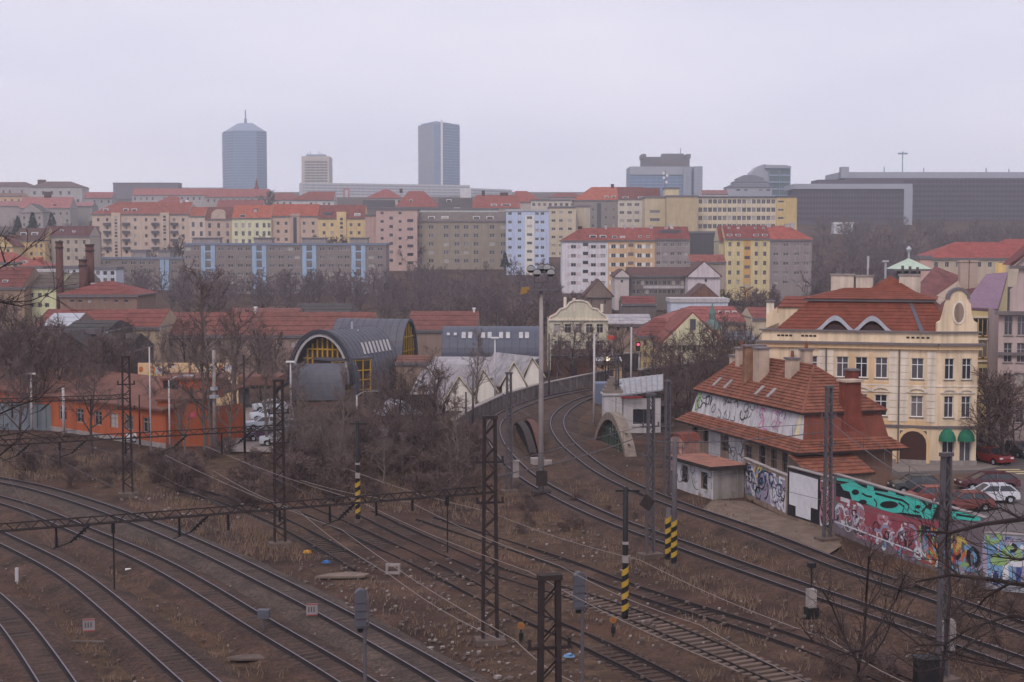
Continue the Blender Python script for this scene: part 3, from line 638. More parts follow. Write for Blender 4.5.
class Plane:
    """a wall plane: painted shapes are placed on it in its own (along, up) metres"""
    def __init__(s, a, b, base=0.0):
        s.a = Vector((a[0], a[1], base)); s.u = Vector((b[0] - a[0], b[1] - a[1], 0)); s.len = s.u.length; s.u.normalize(); s.n = Vector((s.u.y, -s.u.x, 0)); s.up = Vector((0, 0, 1))
    def px(s, x, y):
        h = hit(x, y, s.a, s.n) - s.a; return (h.dot(s.u), h.z)
    def pt(s, q, o=0.0): return s.a + s.u * q[0] + s.up * q[1] + s.n * o
def paint_poly(mb, pl, pts, o=.006, m=0):
    """a coat of paint: flat polygon o proud of the wall"""
    P3 = [pl.pt(q, o) for q in pts]
    ar = sum(pts[i][0] * pts[(i + 1) % len(pts)][1] - pts[(i + 1) % len(pts)][0] * pts[i][1] for i in range(len(pts)))
    mb.face(P3 if ar > 0 else P3[::-1], m)
def paint_line(mb, pl, pts, w, o=.01, m=0, closed=False):
    pts = [Vector(q) for q in pts]; n = len(pts); k = n if closed else n - 1
    nor = []
    for i in range(n):
        d = (pts[(i + 1) % n] - pts[i - 1]) if closed else (pts[min(i + 1, n - 1)] - pts[max(i - 1, 0)])
        d.normalize(); nor.append(Vector((-d.y, d.x)) * w / 2)
    for i in range(k):
        j = (i + 1) % n
        mb.face([pl.pt(q, o) for q in (pts[i] - nor[i], pts[j] - nor[j], pts[j] + nor[j], pts[i] + nor[i])], m)
def scribble(mb, pl, u0, u1, v0, v1, n, w, mats, o=.012, rnd=R):
    for k in range(n):
        u = rnd.uniform(u0, u1); v = rnd.uniform(v0 + .2 * (v1 - v0), v1 - .15 * (v1 - v0)); s = rnd.uniform(.25, .5) * (v1 - v0); pts = []
        a = rnd.uniform(0, 6.28); da = rnd.choice((-1, 1)) * rnd.uniform(.5, .95)
        x, y = u, v
        for q in range(rnd.randint(5, 9)):
            pts.append((min(u1, max(u0, x)), min(v1, max(v0, y)))); x += math.cos(a) * s * .45; y += math.sin(a) * s * .45; a += da + rnd.uniform(-.3, .3)
        paint_line(mb, pl, pts, w * rnd.uniform(.6, 1.3), o + .002 * (k % 9), rnd.choice(mats))
# ---------------------------------------------------------------- the old station house with the orange roof
ST_U = Vector((.30, -.954, 0)).normalized(); ST_V = Vector((-ST_U.y, ST_U.x, 0))          # along the platform, into the house
LS, WS = 23.5, 9.4
cor = G(798, 450, 4.0) ; cor = Vector((cor.x, cor.y, 0)) + ST_V * .75 - ST_U * .75           # near corner of the walls
st0 = cor - ST_U * (LS - 1.5)
ang = math.atan2(ST_U.y, ST_U.x)
sh = thing('station_house', 'derelict two storey station house with graffiti and a stepped orange tiled roof', 'house', st0, ang)
LS = 22.0; WS = 8.4
# local frame: x along the platform towards the camera, y into the house
def opn(x, w, z, h, st='two'): return (x - w / 2, x + w / 2, z, z + h, st)
ops = [opn(1.6, 1.1, 2.1, 1.6), opn(3.9, 1.0, 2.1, 1.7), opn(5.9, .6, 2.7, 1.0), opn(8.0, 1.3, 1.9, 1.8), opn(12.6, 1.2, .4, 2.6), opn(15.2, 1.1, 1.6, 2.0), opn(17.3, .9, 1.6, 1.9), opn(19.2, .9, 1.6, 1.9)]
b = MB(); facade(b, (0, 0, -.3), (1, 0, 0), LS, 4.3, [(q[0], q[1], q[2] + .3, q[3] + .3) for q in ops], .3)
facade(b, (LS, 0, -.3), (0, 1, 0), WS, 4.3, [], .3, 1); facade(b, (LS, WS, -.3), (-1, 0, 0), LS, 4.3, [], .3); facade(b, (0, WS, -.3), (0, -1, 0), WS, 4.3, [], .3)
obj('wall', b, [M_DIRTW, M('brown_house_wall', C(120, 92, 80), .9, .15, .8, streak=.25)], sh)
put_windows(sh, (0, 0, 0), (1, 0, 0), ops, .3, 'cross', M_DFRAME)
# skirt roof all round, then the steep painted mansard, then the hipped top
e, z0, z1, zi = .95, 3.75, 4.65, .25
R0 = [(-e, -e), (LS + e, -e), (LS + e, WS + e), (-e, WS + e)]; R1 = [(zi, zi), (LS - zi, zi), (LS - zi, WS - zi), (zi, WS - zi)]
b = MB()
for k in range(4):
    j = (k + 1) % 4; courses(b, (*R0[k], z0), (*R0[j], z0), (*R1[j], z1), (*R1[k], z1), 5)
    b.face([(*R0[k], z0 - .16), (*R0[j], z0 - .16), (*R0[j], z0 + .06), (*R0[k], z0 + .06)], 1)
b.face([(*q, z0 - .12) for q in reversed(R0)], 1)
obj('skirt_roof', b, [M_TILE2, M_RUST], sh)
i2, zm = .7, 6.9
R2 = [(i2 + .3, i2), (LS - i2 - .2, i2), (LS - i2 - .2, WS - i2), (i2 + .3, WS - i2)]
b = MB()
for k in range(4):
    j = (k + 1) % 4; b.face([(*R1[k], z1 - .02), (*R1[j], z1 - .02), (*R2[j], zm), (*R2[k], zm)], 0 if k == 0 else 1)
obj('mansard_wall', b, [M_GRAFW, M_TILER], sh)
class Tilt(Plane):
    def pt(s, q, o=0.0):
        v = q[1]; zz = z1 + v; t = v / (zm - z1); y = zi + (i2 - zi) * t
        return Vector((q[0], y - o, zz + .0))
tl = Tilt((0, 0), (LS, 0)); mu = MB(); hh = zm - z1 - .12; rr = random.Random(3)
for k in range(6): scribble(mu, tl, .9 + k * 3.0, 3.6 + k * 3.0, .1, hh, 7 if k != 1 else 4, .11, [0, 0, 3] if k < 4 else [1, 1, 2], .02, rr)
for x in range(2, 19): paint_line(mu, tl, [(x + rr.random(), .15), (x + rr.uniform(-.2, .8), hh)], .03, .016, 3)
paint_poly(mu, tl, [(.9, .1), (1.5, .1), (1.9, hh), (1.2, hh)], .015, 4); paint_poly(mu, tl, [(LS - 1.7, .1), (LS - 1.0, .1), (LS - 1.15, hh), (LS - 1.5, hh)], .015, 5)
GP = [M('black_spray_paint', C(34, 30, 36), .6, .1), M('pink_spray_paint', C(200, 110, 160), .6, .15, 2), M('violet_spray_paint', C(140, 90, 140), .6, .15, 2), M('grey_spray_paint', C(120, 116, 124), .6, .15, 2), M('pale_green_spray_paint', C(150, 180, 130), .6, .15, 2), M('cream_spray_paint', C(214, 200, 160), .6, .1, 2)]
obj('mural', mu, GP, sh)
o2, zr = .4, 10.15
zl = zm - .12
R3 = [(R2[0][0] - o2, R2[0][1] - o2), (R2[1][0] + o2, R2[1][1] - o2), (R2[2][0] + o2, R2[2][1] + o2), (R2[3][0] - o2, R2[3][1] + o2)]
rx0, rx1 = 3.4, LS - 5.6; ym = WS / 2
b = MB(); A = (*R3[0], zl); B_ = (*R3[1], zl); C_ = (*R3[2], zl); D = (*R3[3], zl); r0 = (rx0, ym, zr); r1 = (rx1, ym, zr)
courses(b, A, B_, r1, r0, 15); courses(b, B_, C_, r1, r1, 15); courses(b, C_, D, r0, r1, 15); courses(b, D, A, r0, r0, 15)
for k in range(4): j = (k + 1) % 4; b.face([(*R3[k], zl - .15), (*R3[j], zl - .15), (*R3[j], zl + .05), (*R3[k], zl + .05)], 1)
b.face([(*q, zl - .14) for q in reversed(R3)], 1)
roof = obj('roof', b, [M_TILE, M_RUST], sh)
b = MB(); b.tube([r0, r1], .14, 6); b.tube([A, r0], .11, 5); b.tube([B_, r1], .12, 5); b.tube([C_, r1], .11, 5); b.tube([D, r0], .1, 5); obj('ridge_tiles', b, M_TILE2, roof)
M_BCH = M('stained_brick_chimney', C(150, 112, 92), .9, .35, 1.6, streak=.45)
def chim(par, x, y, zb, zt, wx, wy, mat, capm=M_DTRIM, pots=0, name='chimney'):
    b = MB(); b.box(x - wx / 2, y - wy / 2, zb, x + wx / 2, y + wy / 2, zt, 0); b.box(x - wx / 2 - .1, y - wy / 2 - .1, zt, x + wx / 2 + .1, y + wy / 2 + .1, zt + .16, 1)
    for k in range(pots): b.cyl(x - wx / 2 + wx * (k + .5) / pots, y, zt + .16, zt + .75, .17, 8, 2, .13)
    return obj(name, b, [mat, capm, M_TILE2], par)
M_PLCH = M('pale_rendered_chimney', C(190, 168, 150), .9, .15, 1.2, streak=.3); M_RUCH = M('rust_red_chimney', C(122, 62, 50), .9, .25, 1.2, streak=.3)
chim(roof, 8.2, 2.7, 7.6, 11.3, .7, 1.9, M_BCH); chim(roof, 10.0, 2.5, 7.4, 11.2, 1.2, 1.0, M_PLCH)
chim(roof, 4.2, 3.5, 8.6, 10.8, .9, .9, M_PLCH, M_DTRIM, 1); chim(roof, 1.7, 4.2, 8.0, 9.9, 1.2, .9, M_PLCH)
chim(roof, LS - 7.6, 3.2, 8.6, 10.6, .95, .9, M_PLCH, M_DTRIM, 1); chim(roof, LS - 9.5, 5.6, 8.2, 11.2, .9, .8, M_PLCH, M_DTRIM, 1)
chim(roof, LS - 3.2, 6.4, 7.6, 9.9, .9, .8, M_RUCH)
b = MB(); b.prism([(LS - .4, 4.9 - 1.2, 4.3), (LS - .4, 4.9 + 1.2, 4.3), (LS - .4, 4.9 + .7, 7.2), (LS - .4, 4.9 + .7, 9.2), (LS - .4, 4.9 - .7, 9.2), (LS - .4, 4.9 - .7, 7.2)], (-1.1, 0, 0), 0); b.box(LS - 1.7, 4.05, 9.2, LS - .2, 5.75, 9.38, 1); obj('chimney', b, [M_RUCH, M_PLCH], roof)
nrm = Vector((0, -(zr - zl), ym - R3[0][1])).normalized()
for x in (3.3, 5.6, 11.8, 14.0):
    b = MB(); t0, t1 = .16, .38; f = lambda t, xx: Vector((xx, R3[0][1] + (ym - R3[0][1]) * t, zl + (zr - zl) * t))
    q = [f(t0, x), f(t0, x + .5), f(t1, x + .5), f(t1, x)]; b.prism([p - nrm * .05 for p in q], nrm * .16, 0); obj('skylight', b, M_CONC, roof)
b = MB(); courses(b, (LS + 3.6, -1.2, 2.35), (LS + 3.6, 4.6, 2.35), (LS - .1, 4.6, 3.5), (LS - .1, -1.2, 3.5), 6); b.face([(LS + 3.6, -1.2, 2.2), (LS + 3.6, 4.6, 2.2), (LS + 3.6, 4.6, 2.4), (LS + 3.6, -1.2, 2.4)], 1); b.box(LS + .1, -.9, -.3, LS + 3.3, 4.4, 2.2, 2); obj('lean_to', b, [M_TILE2, M_RUST, M_DIRTW], sh)
# the low white painted shed (annex)
an = G(713, 498); au = (ST_U * .97 + Vector((.1, 0, 0))).normalized(); av = Vector((-au.y, au.x, 0)); alen, awid = 6.6, 2.9
a0 = Vector((an.x, an.y, 0)) - au * alen
ax = thing('signal_shed', 'low white painted shed with a rusty flat roof in front of the station house', 'shed', a0, math.atan2(au.y, au.x))
b = MB(); ops = [(1.6, 2.5, .9, 2.3, None), (4.7, 5.7, .8, 2.2, None)]
facade(b, (0, 0, -.3), (1, 0, 0), alen, 2.7, [(q[0], q[1], q[2], q[3]) for q in ops], .25, 0, 2); facade(b, (alen, 0, -.3), (0, 1, 0), awid, 2.7, [(.8, 2.2, .7, 2.2)], .12, 1); facade(b, (alen, awid, -.3), (-1, 0, 0), alen, 2.7, [], .2, 1); facade(b, (0, awid, -.3), (0, -1, 0), awid, 2.7, [], .2, 1)
obj('wall', b, [M_GRAFW, M('grey_shed_side', C(150, 142, 138), .9, .15, .9, streak=.4), M_DIRTW], ax)
for q in ops: w = MB(); w.box(q[0] + .01, .2, q[2] - .29, q[1] - .01, .24, q[3] - .31); obj('boarded_window', w, M_RUST, ax)
w = MB(); w.box(alen - .14, .81, .41, alen - .1, 2.19, 1.89); obj('panel', w, M_CONC, ax)
b = MB(); b.box(-.4, -.5, 2.4, alen + .4, awid + .3, 2.58); rf = obj('roof', b, M('rusty_sheet_roof', C(150, 100, 84), .8, .3, .8, streak=.3), ax); b = MB(); b.box(-.42, -.52, 2.3, alen + .42, -.44, 2.6); b.box(alen + .34, -.43, 2.3, alen + .42, awid + .3, 2.6); obj('fascia', b, M_RUST, rf)
pl = Plane((0, 0), (alen, 0)); mu = MB(); scribble(mu, pl, .2, alen - .2, .3, 2.2, 14, .09, [0, 3], .012, rr); obj('mural', mu, GP, ax)
# paint on the platform wall of the station
pl = Plane((0, 0), (LS, 0)); mu = MB(); paint_poly(mu, pl, [(4.6, .9), (7.1, .9), (7.1, 3.6), (4.6, 3.6)], .004, 6); paint_poly(mu, pl, [(8.8, .5), (11.8, .4), (11.8, 3.3), (8.8, 3.5)], .004, 6); scribble(mu, pl, 8.8, 11.8, .6, 3.2, 16, .1, [0, 3], .012, rr); scribble(mu, pl, .2, 8, .2, 1.4, 14, .08, [0, 3, 1], .012, rr)
obj('mural', mu, GP + [M_GRAFW], sh)
# pink ruined gatehouse left of the station
pk = G(664, 492); b = MB(); b.prism([(0, 0, 0), (3.2, 0, 0), (3.2, 0, 4.6), (2.5, 0, 5.6), (1.2, 0, 5.7), (.2, 0, 4.4)], (0, 2.6, 0)); rt = thing('ruined_gatehouse', 'pink peeling ruined hut with rounded top left of the station house', 'hut', (pk.x + 1.6, pk.y + 12, 0), -1.0); rt.scale = (.7, .7, .6); obj('wall', b, M('peeling_pink_plaster', C(176, 132, 122), .9, .3, 1.2, streak=.4), rt)
b = MB()
for k in range(4): b.bar((-.3, -.1, 1 + k * .9), (3.4, -.1, .8 + k), .06)
for k in range(4): b.bar((.2 + k, -.12, .2), (.4 + k * .9, -.12, 4.4), .06)
obj('railing', b, M_STEEL, rt); b = MB(); b.prism([(-.2, -.2, 4.5), (1.1, -.2, 5.9), (2.7, -.2, 5.75), (3.4, -.2, 4.7), (2.6, -.2, 5.55), (1.2, -.2, 5.6)], (0, 3.0, 0)); obj('roof', b, M_TILER, rt)
# ---------------------------------------------------------------- graffiti wall along the railway
GW = {k: M(k, C(*c), .7, .14, 1.5) for k, c in {'turquoise_paint': (74, 196, 180), 'brick_red_paint': (150, 74, 84), 'rose_paint': (176, 120, 132), 'sky_blue_paint': (120, 160, 196), 'deep_blue_paint': (58, 74, 130), 'lime_paint': (142, 172, 112), 'straw_paint': (200, 176, 96), 'orange_spray': (196, 112, 70), 'chalk_paint': (206, 204, 210), 'lilac_paint': (150, 140, 160), 'teal_paint': (66, 120, 128)}.items()}
GL = list(GW.values()); GN = list(GW); gi = lambda k: 1 + GN.index(k)
GM = [GP[0]] + GL
def long_wall(name, label, a, bb, h, mat, th=.3, base=-.3, cop=None):
    cop = cop or M_CONC
    a = Vector((a[0], a[1], 0)); bb = Vector((bb[0], bb[1], 0)); u = bb - a
    root = thing(name, label, 'wall', a, math.atan2(u.y, u.x), 'painted walls along the railway'); b = MB()
    b.box(0, 0, base, u.length, th, h); obj('wall', b, mat, root)
    b = MB(); b.box(-.02, -.06, h, u.length + .02, th + .06, h + .06); obj('coping', b, cop, root)
    return root, u.length
def wpt(px, py): g = G(px, py); return (g.x, g.y)
pA, pB, pC, pD, pE = (G(743, 497).x + .2, G(743, 497).y + 1.2), wpt(787, 516), wpt(833, 531), wpt(983, 586), wpt(1060, 592)
rr = random.Random(11)
w1, l1 = long_wall('graffiti_wall', 'grey wall with blue, white and yellow scrawled lettering beside the white shed', pA, pB, 3.0, M_DIRTW)
pl = Plane((0, 0), (l1, 0)); mu = MB(); paint_poly(mu, pl, [(.4, .2), (l1 - .3, .3), (l1 - .3, 2.6), (.4, 2.7)], .004, gi('lilac_paint'))
scribble(mu, pl, .5, l1 - .4, .3, 2.7, 30, .22, [gi('chalk_paint'), gi('chalk_paint'), 0, gi('teal_paint')], .008, rr); scribble(mu, pl, .5, l1 - .4, .3, 2.7, 24, .1, [0, 0, gi('deep_blue_paint')], .03, rr); scribble(mu, pl, 1.5, 4.5, 2.0, 2.9, 5, .16, [gi('straw_paint')], .05, rr)
obj('mural', mu, GM, w1)
w2, l2 = long_wall('graffiti_wall', 'white wall panel outlined in thick black with black notches below', pB, pC, 3.75, M_DIRTW, .3)
pl = Plane((0, 0), (l2, 0)); mu = MB(); paint_poly(mu, pl, [(.05, .1), (l2 - 1.7, .1), (l2 - 1.7, 3.7), (.05, 3.7)], .004, 0)
paint_poly(mu, pl, [(.28, .95), (1.2, .95), (1.2, .25), (l2 - 2.9, .25), (l2 - 2.9, 1.2), (l2 - 2.0, 1.2), (l2 - 2.0, 3.4), (.28, 3.45)][::-1], .009, gi('chalk_paint')); scribble(mu, pl, l2 - 1.6, l2 - .05, .2, 3.4, 18, .16, [gi('chalk_paint'), 0, gi('rose_paint')], .01, rr)
obj('mural', mu, GM, w2)
w3, l3 = long_wall('graffiti_wall', 'long wall with a turquoise and black mural above faded red lettering', pC, pD, 4.1, M('grey_painted_wall', C(118, 104, 110), .85, .2, .9, streak=.3))
wp = Plane(pC, pD); pl = Plane((0, 0), (l3, 0)); mu = MB(); K = 224 / 1024
Z = lambda zx, zy: wp.px(800 + zx * K, 460 + zy * K)
def clampv(pts): return [(max(.02, min(l3 - .02, u)), max(.02, min(4.06, v))) for u, v in pts]
paint_poly(mu, pl, clampv([Z(*q) for q in ((165, 78), (330, 112), (560, 168), (740, 208), (820, 232), (825, 276), (700, 272), (560, 268), (420, 240), (300, 202), (165, 165))]), .004, 0)
T = gi('turquoise_paint')
def zl_(pts, w, m=T, o=.009): paint_line(mu, pl, clampv([Z(*q) for q in pts]), w, o, m)
def zp_(pts, m, o): paint_poly(mu, pl, clampv([Z(*q) for q in pts]), o, m)
def ze_(x, y, rx, ry, m, o): zp_([(x + rx * math.cos(k * math.pi / 7), y + ry * math.sin(k * math.pi / 7)) for k in range(14)], m, o)
zl_([(168, 86), (250, 98)], .2)
zp_([(185, 112), (245, 98), (285, 122), (330, 138), (400, 148), (470, 166), (545, 176), (578, 212), (562, 252), (520, 248), (470, 240), (430, 242), (385, 230), (335, 212), (300, 198), (270, 190), (238, 182), (226, 144), (200, 138)], T, .009)
zp_([(308, 102), (338, 107), (338, 146), (306, 138)], T, .011); zp_([(404, 126), (438, 132), (440, 172), (402, 162)], T, .012); zp_([(478, 140), (524, 150), (548, 184), (488, 182)], T, .013)
zp_([(572, 170), (628, 184), (618, 236), (602, 270), (560, 266), (548, 236), (590, 216)], T, .014); zp_([(690, 236), (732, 232), (738, 204), (766, 212), (766, 242), (826, 256), (826, 278), (760, 276), (700, 272)], T, .013); zp_([(640, 204), (656, 206), (660, 262), (642, 262)], T, .013)
ze_(254, 147, 17, 13, 0, .02); ze_(408, 204, 42, 17, 0, .021); ze_(288, 192, 19, 11, 0, .022); ze_(541, 214, 12, 9, 0, .02)
zl_([(330, 168), (305, 164), (284, 152)], .13, 0, .023); zl_([(345, 152), (420, 172), (470, 184), (500, 206), (494, 230)], .15, 0, .024); zl_([(452, 196), (478, 212), (470, 238)], .12, 0, .025); zl_([(340, 178), (352, 196), (350, 214)], .12, 0, .026); zp_([(588, 194), (608, 198), (600, 230), (584, 222)], 0, .022); zl_([(560, 190), (584, 206), (560, 236)], .14, 0, .027); zl_([(715, 250), (760, 256), (800, 262)], .12, 0, .022); zl_([(520, 232), (548, 240)], .1, 0, .028)
RB = [gi('brick_red_paint'), gi('rose_paint'), gi('lilac_paint'), gi('chalk_paint'), gi('brick_red_paint')]
u0 = .2; u1 = l3 * .66
paint_poly(mu, pl, clampv([Z(*q) for q in ((250, 320), (250, 195), (340, 222), (460, 252), (560, 276), (640, 280), (600, 420), (420, 372))]), .004, gi('brick_red_paint'))
scribble(mu, pl, u0, l3 * .24, .3, 2.5, 26, .26, [gi('lilac_paint'), gi('rose_paint'), gi('chalk_paint'), gi('brick_red_paint')], .008, rr)
scribble(mu, pl, l3 * .18, u1, .3, 2.2, 46, .22, RB, .008, rr); scribble(mu, pl, u0, u1, .3, 2.0, 26, .09, [gi('chalk_paint'), 0, gi('lilac_paint')], .032, rr)
scribble(mu, pl, l3 * .62, l3 - .1, .2, 2.4, 46, .26, [gi(k) for k in ('teal_paint', 'orange_spray', 'lime_paint', 'sky_blue_paint', 'straw_paint', 'lilac_paint', 'brick_red_paint')] + [0], .012, rr)
paint_line(mu, pl, [(.3, .75), (l3 * .62, .62)], .1, .055, gi('chalk_paint')); scribble(mu, pl, l3 * .3, l3 * .9, .05, .6, 16, .22, [gi('sky_blue_paint'), gi('chalk_paint'), gi('lilac_paint')], .045, rr)
obj('mural', mu, GM, w3)
w4, l4 = long_wall('graffiti_wall', 'wall at the right edge covered in blue, white and green drips', pD, pE, 3.2, M('grey_blue_painted_wall', C(150, 150, 160), .85, .2, .9, streak=.3))
pl = Plane((0, 0), (l4, 0)); mu = MB()
for k in range(46):
    u = rr.uniform(.1, l4 - .2); paint_line(mu, pl, [(u, rr.uniform(.1, 1.2)), (u + rr.uniform(-.15, .15), rr.uniform(1.6, 3.1))], rr.uniform(.12, .4), .006 + .001 * k, gi(rr.choice(('sky_blue_paint', 'chalk_paint', 'chalk_paint', 'sky_blue_paint', 'deep_blue_paint', 'straw_paint', 'lilac_paint', 'lilac_paint'))))
scribble(mu, pl, .2, l4 - .2, 1.5, 3.1, 22, .3, [gi('lime_paint'), gi('lilac_paint'), gi('sky_blue_paint'), gi('chalk_paint'), gi('lime_paint'), 0], .06, rr); obj('mural', mu, GM, w4)
b = MB(); b.face([(*wpt(*q), .02) for q in ((706, 506), (700, 512), (762, 534), (826, 556), (842, 546), (834, 533), (787, 518), (745, 501), (713, 500))][::-1]); kind(obj('platform', b, M('sandy_worn_platform', C(112, 95, 84), .95, .35, .7, bump=.3)), 'structure')
# ---------------------------------------------------------------- street behind the wall
M_ASPH = M('worn_asphalt', C(96, 88, 88), .9, .12, .3, bump=.2); M_PAVE = M('grey_pavement', C(132, 122, 118), .9, .12, .6, bump=.2)
b = MB()
def sheet(b, pts, z, m=0): b.face([(p[0], p[1], z) for p in pts], m)
sheet(b, [(32.5, 78), (34, 101), (31.5, 119), (30, 127), (42, 132), (48, 150), (64, 300), (90, 300), (84, 140), (75, 78)], .06)
kind(obj('street', b, M_ASPH), 'structure')
b = MB(); b.prism([(p[0], p[1], -.3) for p in ((28.8, 126), (42.6, 128.2), (46.5, 131.5), (46.5, 136), (24, 144), (22, 140))], (0, 0, .4)); kind(obj('pavement', b, M_PAVE), 'structure')
b = MB(); b.prism([(p[0], p[1], -.3) for p in ((33.5, 116), (42.5, 120.5), (43, 126.5), (32.8, 124))], (0, 0, .42)); kind(obj('garden_bed', b, M('brown_garden_soil', C(96, 76, 64), .95, .25, 1)), 'structure')
b = MB()
for k in range(5): sheet(b, [(44 + k * .5, 128.5 - k * 1.1), (46.2 + k * .5, 128.7 - k * 1.1), (46.3 + k * .5, 128.2 - k * 1.1), (44.1 + k * .5, 128.0 - k * 1.1)], .066)
kind(obj('crossing_stripes', b, M('faded_road_paint', C(206, 186, 140), .8, .15, 2)), 'structure')
# ---------------------------------------------------------------- cream corner house
HY = 131.0; cr0 = P(977, 400, HY)
bay_w = 3.75
cx1 = cr0.x; cx0 = cx1 - bay_w
Bl = Vector((cx0, HY, 0)); ch_u = Vector((math.cos(-.30), math.sin(-.30), 0)); CW = 16.1
c0 = Bl - ch_u * CW
cha = math.atan2(ch_u.y, ch_u.x)
ch = thing('corner_house', 'cream and peach corner house with red mansard roof, eyebrow dormers and green awnings', 'house', c0, cha)
wing = lambda p: Matrix.Rotation(-cha, 3, 'Z') @ (Vector(p) - c0)
H1 = 12.4
def ux(px): # along-facade position of an image column
    h = hit(px, 390, c0, Vector((ch_u.y, -ch_u.x, 0))); return (h - c0).dot(ch_u)
cols = [ux(811), ux(842), ux(861), ux(881), ux(917)]
ops = []
for k, u in enumerate(cols): ops += [(u - .56, u + .56, 8.05, 10.0, 'cross'), (u - .56, u + .56, 4.5, 6.5, 'cross')]
dx = ux(914); ops.append((dx - 1.2, dx + 1.2, .2, 3.2, None))
ops += [(cols[1] - .7, cols[1] + .7, 1.2, 3.0, 'two'), (cols[0] - .7, cols[0] + .7, 1.2, 3.0, 'two')]
b = MB(); facade(b, (0, 0, 0), (1, 0, 0), CW, H1, ops, .25, 0, 1)
bl = wing(Bl); br = wing((cx1, HY, 0)); bu = (br - bl).normalized()
bops = []
for u in (1.15, 2.75): bops += [(u - .43, u + .43, 8.05, 10.0, 'cross'), (u - .43, u + .43, 4.5, 6.5, 'cross'), (u - .55, u + .55, .2, 3.0, 'two')]
facade(b, bl, bu, bay_w, H1, bops, .25, 0, 1)
back = br + wing(c0 + Vector((2.5, 15, 0))); sd = (back - br).normalized(); facade(b, br, sd, 14, H1, [], .2, 0, 1)
facade(b, (0, 14, 0), (0, -1, 0), 14, H1, [], .2, 0, 1)
obj('wall', b, [M_CREAM, M_TRIM], ch)
put_windows(ch, (0, 0, 0), (1, 0, 0), ops, .25, 'cross', M_WHITE, M_DTRIM); put_windows(ch, bl, bu, bops, .25, 'cross', M_WHITE, M_DTRIM)
def runs(z0, z1, out, nm, m):
    b = MB(); b.box(-out, -out, z0, CW + out * .14, .03, z1); p = [bl - bu * .0 + Vector((0, 0, z0)), br + bu * out + Vector((0, 0, z0))]
    nv = Vector((bu.y, -bu.x, 0)); b.prism([p[0] + nv * (out + .003), p[1] + nv * (out + .003), p[1] - nv * .03, p[0] - nv * .03], (0, 0, z1 - z0 + .003)); return obj(nm, b, m, ch)
runs(11.2, 11.4, .55, 'main_cornice', M_DTRIM); runs(10.8, 11.2, .3, 'frieze', M_OCHREP); runs(3.5, 3.72, .14, 'string_course', M_DTRIM); runs(12.35, 12.5, .25, 'parapet_cap', M_DTRIM); runs(0, .5, .08, 'plinth', M_CONC); runs(7.35, 7.5, .06, 'sill_band', M_TRIM)
# peach fields between pilasters, surrounds, hoods
ps = [0.5, ux(822), ux(829), ux(893), ux(904), CW - .5, (cols[0] - 1.6)]
for u in ps:
    b = MB()
    for z in range(10): b.box(u - .38, -.075, 4.05 + .66 * z, u + .38, .02, 4.66 + .66 * z)
    obj('pilaster', b, M_TRIM, ch)
b = MB()
for k, u in enumerate(cols):
    for z, h in ((8.05, 1.95), (4.5, 2.0)): b.box(u - 1.15, -.03, z - 1.0, u - .9, .01, z + h + .35); b.box(u + .9, -.03, z - 1.0, u + 1.15, .01, z + h + .35); b.box(u - .9, -.033, z - .85, u + .9, .01, z - .32)
obj('peach_field', b, M_OCHREP, ch)
def hood(u, z, w, o, d):
    b = MB(); q = []
    for k in range(11): a = math.pi * k / 10; q.append((-math.cos(a) * w, math.sin(a) * w * .55))
    P3 = [o + d * (u + x) + Vector((0, 0, z + y)) for x, y in q] + [o + d * (u + x * .72) + Vector((0, 0, z + y * .6)) for x, y in reversed(q)]
    nv = Vector((d.y, -d.x, 0)); 
    for k in range(10): b.prism([P3[k], P3[k + 1], P3[20 - k], P3[21 - k]], nv * .14)
    b.bar(o + d * (u - w * 1.05) + nv * .05 + Vector((0, 0, z)), o + d * (u + w * 1.05) + nv * .05 + Vector((0, 0, z)), .12, .1); obj('window_hood', b, M_TRIM, ch)
O0 = Vector((0, 0, 0)); UX = Vector((1, 0, 0))
for u in cols: hood(u, 6.8, .95, O0, UX)
for u in (1.15, 2.75): hood(u, 6.8, .75, bl, bu)
b = MB(); b.prism([(dx + x, -.04, z) for x, z in [(-1.2, .2), (1.2, .2), (1.2, 2.0)] + [(1.2 * math.cos(math.pi * k / 8), 2.0 + 1.2 * math.sin(math.pi * k / 8)) for k in range(1, 8)] + [(-1.2, 2.0)]], (0, .1, 0)); obj('door', b, M_DOOR, ch)
b = MB()
for k in range(9): a = math.pi * k / 8; a2 = math.pi * (k + 1) / 8; k < 8 and b.prism([(dx + r * math.cos(t), -.1, 2.0 + r * math.sin(t)) for r, t in ((1.2, a), (1.5, a), (1.5, a2), (1.2, a2))], (0, .12, 0))
b.box(dx - 1.5, -.1, .2, dx - 1.2, .02, 2.0); b.box(dx + 1.2, -.1, .2, dx + 1.5, .02, 2.0); obj('door_surround', b, M_OCHREP, ch)
for u in (1.05, 2.8):
    b = MB(); n = 9
    for k in range(n):
        for j in range(4):
            def A_(kk, jj): a = math.pi * kk / n; e = (math.pi / 2) * jj / 4; r = .8; return bl + bu * (u - math.cos(a) * r * math.cos(e)) + Vector((0, 0, 2.35 + 1.15 * math.sin(e))) + Vector((bu.y, -bu.x, 0)) * (math.sin(a) * .85 * math.cos(e))
            b.face([A_(k, j), A_(k + 1, j), A_(k + 1, j + 1), A_(k, j + 1)])
    obj('awning', b, M('green_awning_cloth', C(40, 112, 88), .8, .12, 3), ch)
for px in (826, 899): u = ux(px); b = MB(); b.cyl(u, -.2, .1, 10.8, .07, 6); obj('downpipe', b, M_DTRIM, ch)
# small parapet vents
b = MB()
for px in (778, 782, 786, 790, 802, 806, 810, 814, 907, 912, 917, 922, 927):
    u = ux(px); b.box(u - .14, -.02, 11.8, u + .14, .02, 11.98)
obj('parapet_vents', b, M_RUST, ch)
